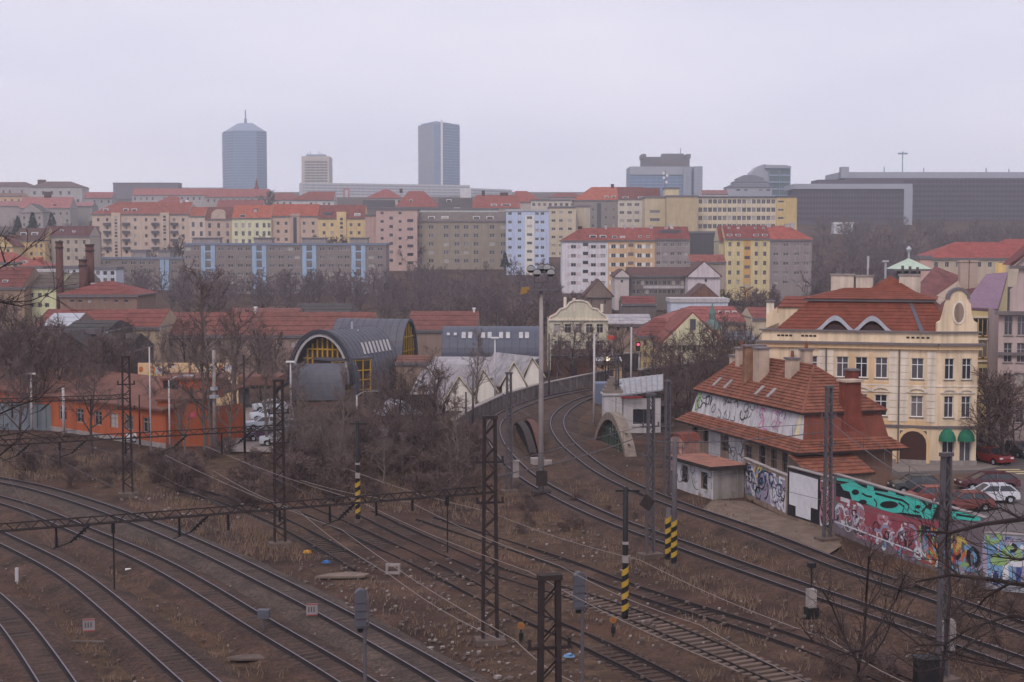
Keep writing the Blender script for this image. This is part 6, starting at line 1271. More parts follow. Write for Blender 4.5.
# ornate pale gabled house
Yo = 236; r = thing('ornate_house', 'pale cream house with a curved baroque gable behind bare trees', 'house', (P(549, 366, Yo).x, Yo, -.5)); w = P(608, 366, Yo).x - P(549, 366, Yo).x; so2 = Yo / F; hz = lambda y: P(512, y, Yo).z + .5
ops = []
for x in (.14, .32, .5, .68, .86):
    for y in (324, 341): ops.append((w * x - .55, w * x + .55, hz(y + 9), hz(y), 'cross'))
b = MB(); facade(b, (0, 0, 0), (1, 0, 0), w, hz(320), ops, .25); facade(b, (w, 0, 0), (0, 1, 0), 12, hz(320), [], .2); facade(b, (0, 12, 0), (0, -1, 0), 12, hz(320), [], .2)
gpx = [(549, 320), (608, 320), (606, 316), (600, 312), (598, 309), (592, 308), (588, 302.5), (582, 300.5), (574, 300.5), (569, 303), (566, 307.5), (560, 309), (556, 314), (550, 317)]
b.prism([((x - 549) * so2, -.001, hz(y)) for x, y in gpx], (0, .5, 0)); obj('wall', b, wallm(206, 196, 168), r); put_windows(r, (0, 0, 0), (1, 0, 0), ops, .25, 'cross', M_WFRAME)
b = MB()
for (x0, y0), (x1, y1) in zip(gpx[1:], gpx[2:] + gpx[:1]):
    if y0 == y1 == 320: continue
    b.bar(((x0 - 549) * so2, .2, hz(y0)), ((x1 - 549) * so2, .2, hz(y1)), .8, .22)
b.box(-.2, -.3, hz(320.5), w + .2, -.002, hz(319)); b.box(-.2, -.3, hz(309.5), w + .2, -.002, hz(308.8)) if 0 else None; obj('gable_moulding', b, M_TRIM, r)
b = MB(); b.prism([(0, 1, hz(320)), (w, 1, hz(320)), (w / 2, 1, hz(303))], (0, 11, 0)); obj('roof', b, RED2, r)
for px, py in ((565, 297), (602, 304), (574, 298)): b = MB(); b.cyl((px - 549) * so2, .2, hz(312), hz(py), .25, 6); obj('pinnacle', b, M_TRIM, r)
house('brick_wall_house', 'low brick red shed wall in front of the ornate cream house', 'shed', 552, 612, 353, 376, 226, roofm(120, 74, 66), BRN, 'gable', 349, 6)
house('peach_shed', 'low peach coloured shed under the lit street lamp', 'shed', 596, 622, 361, 380, 220, wallm(206, 160, 120), M_PCONC, 'gable', 357, 6, 1, 4, 5, 2, 3, 4)
# --- red roofed long halls on the left of the valley
house('red_roofed_hall', 'very long red roofed hall behind the round arched hall', 'hall', 152, 372, 335, 362, 232, wallm(150, 124, 112), roofm(150, 84, 72), 'gable', 312, 16, 1, 6, 8, 18, 4, 6, chs=((247, 308, 2, M_WHITE),))
house('dark_roofed_hall', 'dark grey roof in front of the panel block and behind the long red roof', 'hall', 293, 350, 316, 330, 290, wallm(110, 100, 98), roofm(92, 84, 84), 'gable', 303, 12)
house('red_roofed_hall', 'red roofed hall right of the barrel roofed hall', 'hall', 408, 478, 330, 356, 246, wallm(150, 124, 112), roofm(148, 84, 74), 'gable', 311, 14, chs=((473, 309, 2, M_WHITE),))
house('red_roofed_hall', 'red roofed hall behind the dark sheds at the left', 'hall', 34, 160, 327, 352, 226, wallm(176, 150, 122), roofm(156, 80, 70), 'gable', 309, 14, chs=())
house('red_roofed_hall', 'low red roof strip to the left of the dark grey roof', 'hall', 228, 298, 314, 330, 285, wallm(140, 116, 106), roofm(156, 90, 80), 'gable', 308, 10)
# brick hipped building and chimneys
r, w, h, s, rf = house('brick_building', 'brown brick building with a red hipped roof and pale eaves by the tall chimneys', 'building', 60, 137, 294.5, 322, 246, wallm(140, 110, 96), roofm(158, 78, 70), 'hip', 281, 13, 2, 5, 10, [72, 80, 89, 106, 116, 126], 4, 3, hipL=6, hipR=6, chs=((83, 284, 3), (113, 287, 2.4)), cornice=M_PCONC)
def stack(px, pt, pb, Y, wpx, label):
    q = P(px, pb, Y); zt = P(px, pt, Y).z; rr_ = wpx / 2 / F * Y; t = thing('factory_chimney', label, 'chimney', (q.x, Y, q.z - 2), 0, 'brick factory chimneys'); H = zt - q.z + 2
    b = MB(); b.cyl(0, 0, 0, H, rr_ * 1.12, 12, 0, rr_ * .96); obj('shaft', b, M('dark_red_brick_stack', C(100, 70, 66), .9, .25, .8, streak=.3), t, smooth=True); b = MB()
    for k, z in enumerate((H - 1.2, H - .2)): b.cyl(0, 0, z, z + .35, rr_ * 1.12, 12)
    obj('crown_ring', b, M('sooty_brick', C(70, 54, 54), .9, .2, 1), t)
stack(60.5, 242, 310, 256, 7.4, 'tall brick factory chimney standing furthest left'); stack(83.5, 260, 296, 256, 8, 'short brick factory chimney in the middle of the three'); stack(90.5, 245, 296, 259, 8.5, 'brick factory chimney to the right of the short one')
house('yellow_green_house', 'pale yellow green house with a grey brown roof by the tall chimney', 'house', 24, 58, 286, 318, 262, wallm(222, 222, 172), roofm(124, 106, 98), 'gable', 272, 12, 2, 7, 10, [31, 39.5, 46.5], 4, 4.4, 'two')
house('brown_roofed_house', 'grey brown roof right of the tall chimney', 'house', 63, 84, 286, 305, 264, wallm(150, 130, 116), roofm(124, 106, 98), 'gable', 272, 12)
house('red_roofed_house', 'dark red roofed house at the left edge', 'house', -14, 24, 287, 318, 258, wallm(160, 130, 108), roofm(142, 76, 70), 'gable', 267, 12, sky=((6, 281, 5, 2.5),))
house('red_roofed_house', 'orange red roofed house left edge, upper of two', 'house', -10, 20, 262, 275, 350, wallm(190, 170, 140), roofm(186, 92, 76), 'hip', 252, 12, 1, 2, 6, 3, 4, 4, hipR=4)
house('red_roofed_house', 'orange red hipped roof right of the upper left one', 'house', 20, 43, 266, 278, 345, wallm(180, 160, 140), roofm(188, 92, 76), 'hip', 257, 10, hipL=4, hipR=4, sky=((25, 262, 3, 3),))
house('white_flat_shed', 'low white roofed shed beneath the orange red hipped roofs', 'shed', 20, 56, 271, 280, 330, wallm(176, 166, 168), M_PCONC, 'flat', None, 8)
house('white_sided_shed', 'white panelled shed between the chimneys', 'shed', 64, 84, 267, 280, 400, wallm(196, 196, 206), None, 'flat', None, 8, 1, 3, 5, 3, 3, 4)
house('white_sided_shed', 'white framed shed right of the chimneys', 'shed', 94, 116, 268, 284, 420, wallm(196, 200, 212), None, 'flat', None, 8, 2, 3, 7, 3, 4, 4)
# dark timber sheds and the red roofed low house left
house('dark_shed', 'dark grey timber shed with a broad ridge roof', 'shed', 62, 107, 331, 352, 205, wallm(70, 58, 56), roofm(84, 78, 76), 'gable', 320, 14)
house('dark_shed', 'dark gabled timber shed in front of the broad grey roof', 'shed', 42, 92, 352, 372, 198, wallm(66, 54, 52), roofm(72, 62, 62), 'front', 334, 14, over=.9)
house('dark_shed', 'long dark shed roof right of the dark gables', 'shed', 84, 128, 352, 378, 196, wallm(72, 58, 56), roofm(88, 72, 70), 'gable', 333, 14)
house('metal_roofed_shed', 'shed with a blue white metal roof behind the dark timber sheds', 'shed', 42, 74, 326, 345, 218, wallm(140, 116, 104), M_TIN, 'gable', 313, 12)
house('red_roofed_house', 'low whitewashed house with a long dark red roof before the sheds', 'house', -8, 76, 378, 400, 178, wallm(176, 164, 160), roofm(112, 62, 60), 'gable', 357, 9, 0, hipR=0, sky=((40, 368, 5, 2.2),))
house('white_gable_house', 'small whitewashed gable end at the right of the dark red roof', 'house', 74, 88, 386, 400, 176, wallm(190, 180, 178), roofm(112, 62, 60), 'front', 364, 6)
house('brown_shed', 'brown sheet roof shed above the orange wall', 'shed', -10, 130, 392, 402, 170, wallm(120, 90, 80), M_BRT, 'gable', 388, 8)
# --- upper left town
house('ochre_house', 'ochre house with a dark mansard roof at the left', 'house', 14, 45, 240, 262, 480, wallm(208, 172, 110), roofm(112, 78, 72), 'gable', 228, 12, 2, 4, 8, [18, 22, 31, 36, 41], 2.6, 3.6, sky=((24, 234, 6, 4), (35, 234, 6, 4)))
house('yellow_gable_house', 'yellow gabled house at the left edge', 'house', -8, 13, 246, 262, 470, wallm(216, 184, 124), roofm(140, 84, 76), 'front', 236, 12, 1, 3, 6, 2, 3, 4)
house('grey_house', 'pale grey house with a dark red roof beside the peach block', 'house', 45, 90, 236, 266, 485, wallm(184, 166, 150), roofm(120, 70, 72), 'gable', 226, 12, 3, 4, 8, [49.5, 60, 68, 76, 84], 3, 4, sky=((50, 232.5, 3, 2), (62, 231, 3, 3), (74, 232, 3, 3)))
house('dark_roof_house', 'dark red roof between the ochre house and the pale grey house', 'house', 42, 92, 233, 245, 530, wallm(140, 120, 116), roofm(122, 78, 80), 'gable', 226, 12)
house('villa', 'grey gabled villa with a dark pediment under pink roofs', 'villa', 20, 43, 212, 232, 760, wallm(160, 150, 146), roofm(112, 104, 108), 'front', 204, 12, 2, 4, 7, 3, 2.2, 3.4)
house('pink_roofed_house', 'long pink roofed house with a dark cupola', 'house', 19, 70, 208, 228, 800, wallm(164, 152, 150), roofm(196, 118, 116), 'gable', 197, 14, 2, 4, 7, 8, 2, 3, chs=((44, 192, 7, M_DOOR),), sky=((55, 205, 3, 2, M_DOOR),))
house('pink_roofed_house', 'pink roofed house at the left edge above the villa', 'house', -20, 20, 206, 222, 810, wallm(164, 150, 148), roofm(184, 120, 120), 'gable', 201, 12)
house('pink_roofed_house', 'smaller pink roofed house right of the dark cupola', 'house', 66, 92, 206, 224, 820, wallm(150, 142, 142), roofm(190, 124, 124), 'gable', 202, 12)
house('ochre_low_house', 'low orange ochre house under the hilltop villas at the left', 'house', -12, 22, 196, 206, 900, wallm(212, 166, 120), roofm(150, 110, 104), 'gable', 193, 12, 1, 3, 6, 5, 2, 3)
house('hilltop_villa', 'long brown roofed villa on the skyline at the left edge', 'villa', -12, 31, 186, 206, 1000, wallm(170, 160, 160), roofm(130, 100, 100), 'hip', 182, 14, 2, 4, 7, 7, 2, 3, hipR=6)
house('hilltop_villa', 'brown roofed villa with a roof cabin on the skyline', 'villa', 30, 82, 187, 206, 980, wallm(178, 170, 168), roofm(132, 102, 100), 'hip', 181.5, 16, 2, 4, 8, 6, 2.6, 3.6, hipL=8, hipR=10, chs=((38, 180, 8, BRN),))
house('red_roofed_house', 'small red roofs huddled right of the skyline villas', 'house', 84, 112, 198, 210, 900, wallm(160, 150, 152), roofm(184, 104, 106), 'gable', 192, 10, 1, 2, 6, 4, 2, 3)
house('long_flat_hall', 'long dark windowless hall on the skyline at the left', 'hall', 113, 178, 183, 196, 1200, wallm(122, 112, 124), wallm(108, 98, 112), 'flat', None, 14)
house('row_house', 'long pale row with pink red roofs below the dark skyline hall', 'row houses', 132, 226, 195, 206, 1000, wallm(176, 164, 166), roofm(190, 110, 104), 'gable', 188.5, 14, 1, 2, 6, 16, 2, 3)
house('row_house', 'red roofed row under the blue glass tower', 'row houses', 205, 268, 197, 212, 900, wallm(172, 158, 154), roofm(184, 104, 98), 'gable', 189, 14, 1, 2, 6, 10, 2, 3)
house('red_roofed_house', 'red hipped roof behind the peach block', 'house', 150, 190, 206, 218, 700, wallm(166, 150, 146), roofm(178, 100, 94), 'hip', 196, 12, hipL=8, hipR=8, chs=((178, 203, 2), (184, 202, 3, M_WHITE)))
house('red_roofed_house', 'red roofs between the brown gabled house and the glass tower', 'house', 216, 262, 209, 220, 720, wallm(172, 154, 146), roofm(166, 92, 88), 'gable', 200, 12)
house('red_spire_house', 'grey house with a red spire before the blue glass tower', 'house', 248, 266, 194, 205, 950, wallm(168, 156, 156), roofm(176, 92, 90), 'gable', 189, 10)
q = P(256.5, 189, 955); t = thing('red_spire', 'slim red spire before the blue glass tower', 'spire', q); b = MB(); b.cyl(0, 0, -3, 0, 1.6, 6); b.tube([(0, 0, 0), (0, 0, 2), (0, 0, 7.5)], [2.0, 1.0, .05], 6); obj('spire', b, roofm(172, 84, 84), t)
house('red_roofed_house', 'red and white houses on the ridge right of the glass tower', 'house', 268, 300, 200, 212, 900, wallm(196, 184, 182), roofm(170, 98, 96), 'hip', 193, 12, 1, 2, 6, 5, 2, 3, hipL=5, hipR=5)
house('brown_roofed_house', 'brown roofed house with white storey under the small concrete tower', 'house', 292, 334, 200, 216, 760, wallm(196, 192, 192), roofm(164, 92, 84), 'hip', 191.5, 14, 1, 2.5, 6, [311, 316, 324, 329], 2.4, 3, hipL=8, chs=((322, 194, 11, M_WHITE),))
house('red_roofed_house', 'big red hipped roof before the long white slab', 'house', 366, 402, 198, 212, 800, wallm(186, 172, 166), roofm(182, 96, 88), 'hip', 189.5, 16, 1, 2, 6, 6, 2.5, 3, hipL=9, hipR=8, chs=((400, 189, 3, M_DOOR),))
house('red_roofed_house', 'second big red hipped roof before the long white slab', 'house', 396, 440, 207, 218, 740, wallm(176, 160, 156), roofm(176, 90, 82), 'hip', 191, 18, hipL=6, hipR=9, sky=((411, 201, 3, 3),))
house('dark_roofed_house', 'dark roofed house between the red hipped roofs and the pink tower', 'house', 362, 394, 207, 216, 700, wallm(120, 110, 112), roofm(92, 86, 92), 'gable', 200, 12, chs=((378, 203, 3),))
house('dark_roofed_house', 'dark grey roofed house with pale dormers right of the red hipped roof', 'house', 438, 472, 208, 218, 720, wallm(150, 140, 138), roofm(104, 94, 98), 'gable', 198, 12, sky=((449, 201, 5, 4), (457, 209, 6, 3)))
house('red_roofed_house', 'broad red roofs above the second olive block', 'house', 470, 520, 208, 220, 720, wallm(184, 166, 154), roofm(178, 90, 80), 'hip', 195, 16, hipL=3, sky=((494, 205, 6, 2.5), (506, 205, 9, 2.5)), chs=((483, 191, 3, M_DOOR), (504, 193, 8, BRN)))
house('red_roofed_house', 'orange red roof behind the pale blue slab', 'house', 515, 542, 202, 216, 780, wallm(190, 176, 166), roofm(186, 92, 78), 'hip', 191, 14, hipR=8, chs=((527, 203, 10, M_PCONC),))
house('pale_terraces', 'cream terraced flats behind the pale blue slab', 'house', 531, 575, 200, 215, 760, wallm(206, 192, 178), None, 'flat', None, 12, 2, 3, 6, 8, 3, 3)
house('red_roofed_house', 'small red roofs left of the bright orange hipped roof', 'house', 550, 582, 197, 206, 820, wallm(180, 160, 154), roofm(162, 88, 86), 'hip', 193, 10, hipL=4, hipR=4)
house('pale_roofed_house', 'pale low house behind the long office block', 'house', 702, 728, 194, 202, 820, wallm(206, 196, 190), roofm(168, 112, 108), 'gable', 190, 10)
# --- towers on the plateau
M_TG = M('blue_grey_curtain_wall', C(106, 138, 174), .25, .12, .05, spec=.6); M_TG2 = M('pale_grey_cladding', C(158, 160, 172), .6, .05, .05); M_TG3 = M('dark_blue_curtain_wall', C(92, 122, 160), .22, .12, .05, spec=.6); M_MUL = M('grey_blue_mullion', C(138, 150, 172), .5, .05)
def tower(name, label, Y, plan, zt, zb, floors, mats, ledge=.35, mull=8, band=M_MUL):
    x0 = sum(p[0] for p in plan) / len(plan); r = thing(name, label, 'tower block', (x0, Y, zb)); pl_ = [(p[0] - x0, p[1] - Y) for p in plan]; n = len(pl_)
    b = MB(); H = zt - zb
    for k in range(n): j = (k + 1) % n; b.face([(*pl_[k], 0), (*pl_[j], 0), (*pl_[j], H), (*pl_[k], H)], mats[k][1])
    b.face([(*p, H) for p in pl_]); obj('curtain_wall', b, [m for m in mats[-1]], r)
    lb = MB(); mb_ = MB()
    for k in range(n):
        j = (k + 1) % n; a = Vector((*pl_[k], 0)); c = Vector((*pl_[j], 0)); d = (c - a).normalized(); nn = Vector((d.y, -d.x, 0))
        for q in range(floors + 1): z = H * q / floors; lb.bar(a + nn * .1 + Vector((0, 0, z)), c + nn * .1 + Vector((0, 0, z)), ledge, ledge * 2.4)
        m = max(2, int((c - a).length / mull))
        for q in range(m + 1): p = a + d * ((c - a).length * q / m) + nn * .15; mb_.bar(p, p + Vector((0, 0, H)), .3, .35)
    obj('floor_band', lb, band, r); obj('mullion', mb_, band, r); return r, H
Y = 1750; zt = P(244, 131, Y).z; zb = TZ(0, Y) - 12; X = lambda p, Y: P(p, 190, Y).x
plan = [(X(222, Y), Y + 14), (X(234, Y), Y), (X(257, Y), Y), (X(267, Y + 12), Y + 12), (X(266, Y + 50), Y + 50), (X(223, Y + 50), Y + 50)]
mm = [M_TG, M_TG2, M_TG3]
r, H = tower('glass_tower', 'blue glass office tower with chamfered corners and a mast on its pyramid cap', Y, plan, zt, zb, 27, [(0, 2), (0, 0), (0, 2), (0, 2), (0, 0), (0, 0), mm], .5, 6)
xc = sum(p[0] for p in plan) / 6; b = MB(); pl_ = [(p[0] - xc, p[1] - Y) for p in plan]; pk = (X(243, Y) - xc, 22)
top = P(243, 123.5, Y + 22).z - zb
for k in range(6): j = (k + 1) % 6; f2 = lambda p: (pk[0] + (p[0] - pk[0]) * .35, pk[1] + (p[1] - pk[1]) * .35, top); b.face([(*pl_[k], H), (*pl_[j], H), f2(pl_[j]), f2(pl_[k])])
b.face([f2(p) for p in pl_]); obj('pyramid_cap', b, M_MUL, r)
b = MB(); b.cyl(*pk, top, P(243, 117, Y).z - zb, 1.8, 8); b.cyl(*pk, P(243, 117, Y).z - zb, P(243, 108, Y).z - zb, .8, 6); obj('mast', b, M_MUL, r)
Y = 1800; zt = P(440, 124, Y).z; zb = TZ(0, Y) - 10
plan = [(X(417, Y), Y + 30), (X(434.5, Y), Y), (X(441, Y), Y + 1), (X(443, Y), Y - 1), (X(458.5, Y), Y + 20), (X(458, Y), Y + 60), (X(417, Y), Y + 60)]
r, H = tower('glass_tower', 'grey and blue office tower with a white vertical fin, taller of the two', Y, plan, zt, zb, 28, [(0, 1), (0, 0), (0, 1), (0, 2), (0, 2), (0, 0), (0, 1), mm], .4, 7)
xc = sum(p[0] for p in plan) / 7; b = MB(); b.box(X(441, Y) - xc, -3, 0, X(443, Y) - xc, .5, P(442, 120, Y).z - zb); obj('white_fin', b, M_WHITE, r)
b = MB(); b.prism([(X(420, Y) - xc, 24, H), (X(436, Y) - xc, 4, H), (X(436, Y) - xc, 4, H + 4), (X(420, Y) - xc, 24, H + 2)], (1, 2, 0)); b.prism([(X(436, Y) - xc, 4, H), (X(459, Y) - xc, 22, H), (X(459, Y) - xc, 22, H + 1), (X(446, Y) - xc, 8, H + 2.5), (X(436, Y) - xc, 4, H + 4)], (-1, 3, 0)); obj('glass_screen', b, M_MUL, r)
Y = 1650; zt = P(315, 158, Y).z; zb = TZ(0, Y) - 10; plan = [(X(302, Y), Y), (X(329, Y), Y), (X(329, Y), Y + 30), (X(302, Y), Y + 30)]
M_CT = M('beige_concrete_frame', C(196, 186, 178), .8, .06, .1); r, H = tower('concrete_tower', 'beige framed concrete tower with dark window bands between the glass towers', Y, plan, zt, zb, 17, [(0, 0)] * 4 + [[M('dark_band_glazing', C(92, 92, 104), .3, .1, .1)]], .55, 5, M_CT)
w = X(329, Y) - X(302, Y); b = MB(); b.box(-w / 2 - .3, -.8, 0, -w / 2 + 3.4, 31, H + 2); b.box(w / 2 - 1.6, -.8, 0, w / 2 + .3, 31, H + 2); b.box(-w / 2 + 3.4, -.78, H - 2.4, w / 2 - 1.6, 30, H + 2); obj('frame', b, M_CT, r)
b = MB(); b.box(-w / 2 + 4, 6, H + 2, w / 2 - 5, 20, H + 4.5)
for x in (-9, -6, 4, 7): b.cyl(x, 4, H + 2, H + R.uniform(6, 9), .4, 5)
obj('roof_aerials', b, M_MUL, r)
def slab(label, p0, p1, t0, t1, pb, Y0, Y1, rows, mat, name='office_slab', cat='office', band=M_GLASS):
    a = P(p0, t0, Y0); c = P(p1, t1, Y1); zb = P(512, pb, Y0).z - 8; d = Vector((c.x - a.x, Y1 - Y0, 0)); r = thing(name, label, cat, (a.x, Y0, zb), math.atan2(d.y, d.x)); H = a.z - zb
    b = MB(); b.box(0, 0, 0, d.length, 16, H); obj('wall', b, mat, r); s = Y0 / F
    for k in range(rows): z = H - (1.6 + 2.9 * k) * s; q = MB(); q.box(.6, -.06, z - 1.5 * s, d.length - .6, .02, z); w_ = obj('window_band', q, band, r); q = MB(); n = int(d.length / 6); [q.box(6 * i + 3 - .25, -.12, z - 1.5 * s, 6 * i + 3 + .25, -.055, z) for i in range(n)]; kind(obj('mullions', q, mat, w_), 'stuff')
    return r, d.length, H
M_SLB = wallm(196, 194, 198); M_BND = M('grey_band_glazing', C(140, 144, 158), .4, .08, .1)
r, Ln, H = slab('long white slab with grey window bands along the skyline', 302, 470, 182.5, 187.5, 200, 1500, 1560, 4, M_SLB, band=M_BND); b = MB(); x = Ln * (345 - 302) / 168; b.box(x - 3.4, -.5, H - 18, x + 3.4, -.1, H - 5); obj('red_frame', b, M('dull_red_panel', C(168, 104, 110), .7, .08), r); b = MB(); b.box(x - 1.6, -.6, H - 15, x + 1.6, -.52, H - 7); obj('white_panel', b, M_SLB, r)
slab('white windowless block joining the long slab before the tower', 460, 471, 188, 188, 200, 1480, 1480, 0, wallm(214, 210, 214)); slab('lower right part of the white slab along the skyline', 471, 512, 188, 189, 200, 1520, 1560, 3, M_SLB, band=M_BND)
slab('far low blue grey roofs left of the glass tower', 178, 224, 187.5, 187, 194, 1700, 1700, 0, wallm(126, 132, 146))
# block with the crown storey
Y = 1300; zb = TZ(0, Y) - 10; zt = P(660, 167, Y).z; plan = [(X(630, Y), Y), (X(683, Y), Y), (X(683, Y), Y - 4), (X(690.5, Y), Y - 4), (X(690.5, Y), Y + 3), (X(693.5, Y), Y + 3), (X(693.5, Y), Y - 4), (X(701.5, Y), Y - 4), (X(701.5, Y), Y + 40), (X(630, Y), Y + 40)]
r, H = tower('office_tower', 'broad grey office block with blue window bands and a dark crown storey', Y, plan, zt, zb, 14, [(0, 0), (0, 1), (0, 1), (0, 1), (0, 0), (0, 1), (0, 1), (0, 1), (0, 1), (0, 1), [M_TG3, M_TG2]], .3, 6); xc = sum(p[0] for p in plan) / 10
b = MB(); b.box(X(630, Y) - xc - .4, -1.2, H - 7, X(683, Y) - xc, .3, H + .4); obj('grey_parapet', b, M_TG2, r)
b = MB(); a, c = X(643, Y) - xc, X(690, Y) - xc; b.box(a, 4, H, c, 30, H + 9.5); b.box(a - .8, 3, H + 8, a + 3, 31, H + 12); b.box(c - 3, 3, H + 8, c + .8, 31, H + 12); b.box(a + 18, 6, H + 9.5, c - 5, 20, H + 12.5)
for k in range(20): x = a + (c - a) * k / 20; b.box(x, 3.4, H + 1, x + .5, 4, H + 9)
obj('crown_storey', b, M('dark_brown_grey_cladding', C(112, 106, 112), .7, .1, .2), r); b = MB(); b.cyl(2, 12, H + 12, H + 18, .4, 5); obj('aerial', b, M_MUL, r)
q = P(664, 176, 1290); t = thing('radio_mast', 'slim mast with white dishes before the broad office block', 'mast', (q.x, 1280, q.z - 30)); b = MB(); b.cyl(0, 0, 0, 34, .5, 6); obj('pole', b, M_STEEL, t); b = MB(); [b.tube([(x, -1, z), (x, -.4, z)], 1.3, 8) for x, z in ((-1.5, 32), (1.6, 30), (-1.2, 28), (1, 24))]; obj('dish', b, M_WHITE, t)
# grey stepped roofs and the glass fronted block
Y = 1000; r, H = tower('glass_fronted_block', 'glass fronted block with a rounded grey shoulder on the skyline', Y, [(X(769, Y), Y), (X(790, Y), Y), (X(790, Y), Y + 18), (X(769, Y), Y + 18)], P(780, 168.5, Y).z, TZ(0, Y) - 6, 8, [(0, 0)] * 4 + [[M('green_grey_glass', C(86, 104, 108), .2, .15, .1)]], .45, 8)
b = MB(); w = X(790, Y) - X(769, Y); b.prism([(-w / 2 - 14, 1, 0), (-w / 2, 1, 0), (-w / 2, 1, H + 2), (-w / 2 - 3, 1, H + 3.2), (-w / 2 - 8, 1, H + 1.5), (-w / 2 - 12, 1, H - 2.5), (-w / 2 - 13.6, 1, H - 8)], (0, 17, 0)); b.prism([(-w / 2 - 3, -1, H + .2), (w / 2 + .5, -1, H + .2), (w / 2 + .5, -1, H + 1.4), (w / 2 - 3, -1, H + 2.4), (-w / 2 - 3, -1, H + 2.6)], (0, 20, 0)); obj('grey_shoulder', b, M_TG2, r)
for k, (a, c, t, Yk) in enumerate(((727, 772, 187, 930), (734, 768, 182, 945), (738, 764, 178.5, 960))):
    house('stepped_roof', ('lowest', 'middle', 'top')[k] + ' tier of the grey stepped roofs left of the glass fronted block', 'roof', a, c, t, 200, Yk, M_TG2, M_LEAD, 'hip', t - 3.5, 14, 1, 2, 5, 6, 4, 2, hipL=5, hipR=5)
# dark congress building
Y = 900; M_CB = M('dark_violet_cladding', C(88, 79, 90), .6, .1, .1); M_CW = M('dark_violet_glazing', C(58, 54, 68), .3, .15, .2)
def bigblock(label, p0, p1, pt, pb, Y, dep, rows, cols, rp, frame=None):
    s = Y / F; a = P(p0, pt, Y); c = P(p1, pt, Y); zb = P(512, pb, Y).z - 6; r = thing('congress_building', label, 'office', (a.x, Y, zb)); w = c.x - a.x; H = a.z - zb; b = MB(); b.box(0, 0, 0, w, dep, H); obj('wall', b, M_CB, r)
    for k in range(rows):
        q = MB(); z = H - (2 + rp * k) * s
        q.box(.5, -.15, z - rp * s * .55, w - .5, .0, z); o = obj('window_band', q, M_CW, r); q = MB(); [q.box(w * i / cols - .25, -.4, z - rp * s * .55, w * i / cols + .25, -.1, z) for i in range(1, cols)]; kind(obj('fins', q, M_CB, o), 'stuff')
    return r, w, H, s
r, w, H, s = bigblock('huge dark congress building with window bands and a pale roof strip', 845, 1090, 178, 226, 930, 60, 9, 60, 4.9); b = MB(); b.box(-2, 6, H, w, 50, H + 4.2); b.box(-2, 2, H, 3, 8, H + 7.4); obj('roof_strip', b, M_TG2, r); b = MB(); [b.cyl(x, 10, H + 4, H + 4 + hh, .35, 5) for x, hh in ((28, 4), (40, 14), (54, 3), (95, 3), (110, 2.5), (140, 4))]; b.box(37, 9, H + 16, 43, 11, H + 17); obj('roof_aerials', b, M_MUL, r)
r, w, H, s = bigblock('dark front wing of the congress building with a pale portal frame', 797, 904, 189, 226, 890, 30, 6, 34, 5.2); b = MB(); b.box(-2, -1, H, w + 5, 30, H + 3.2); b.box(w, -1, 0, w + 5.2, 28, H - .003); obj('portal_frame', b, M_TG2, r); b = MB(); b.box(14, 4, H + 3.2, w + 1, 26, H + 6); obj('attic', b, M_CB, r)
house('white_kiosk', 'small white hut on the wooded hill below the congress wing', 'hut', 834, 853, 223, 229, 780, wallm(206, 206, 214), M_WHITE, 'flat', None, 6, 1, 1.5, 4, 2, 4, 2)
# --- right hand side: houses behind and beside the corner house
house('red_roofed_house', 'long house with a bright red hipped roof below the wooded hill', 'house', 931, 1060, 258, 276, 330, wallm(196, 176, 152), roofm(188, 84, 74), 'hip', 242, 16, 1, 4, 8, 12, 4, 5, 'two', hipL=8, chs=())
house('red_roofed_house', 'second red roof at the right edge, behind the long one', 'house', 996, 1060, 254, 262, 352, wallm(190, 170, 150), roofm(178, 82, 74), 'hip', 239, 16, hipL=5)
house('peach_house_end', 'narrow peach coloured wall left of the long red hipped roof', 'house', 920, 931, 257, 274, 322, wallm(208, 160, 148), None, 'flat', None, 8)
M_VG = M('pale_verdigris_roof', C(178, 194, 178), .7, .1, .6, streak=.15)
Y = 178; s = Y / F; q0 = P(897, 269, Y); q1 = P(929, 269, Y); t = thing('green_pavilion', 'pavilion with a pale green pyramid roof behind the corner house', 'pavilion', (q0.x, Y, 0)); w = q1.x - q0.x; zE = q0.z
b = MB(); b.box(.8, .8, 0, w - .8, w - .8, zE); obj('wall', b, M('dark_green_boards', C(78, 94, 84), .8, .15, 2), t); b = MB(); pk = (w / 2, w / 2, P(911, 258, Y + w / 2).z)
for k in range(4): cs_ = [(-.3, -.3), (w + .3, -.3), (w + .3, w + .3), (-.3, w + .3)]; b.face([(*cs_[k], zE), (*cs_[(k + 1) % 4], zE), pk])
b.box(-.3, -.3, zE - .25, w + .3, w + .3, zE - .01, 1); obj('roof', b, [M_VG, M_DTRIM], t); b = MB(); b.cyl(w / 2, w / 2, pk[2] - .2, pk[2] + .8, .12, 6); b.tube([(w / 2, w / 2, pk[2] + .7), (w / 2, w / 2, pk[2] + 1.1), (w / 2, w / 2, pk[2] + 1.5)], [.15, .38, .1], 8); obj('finial', b, M_TIN, t)
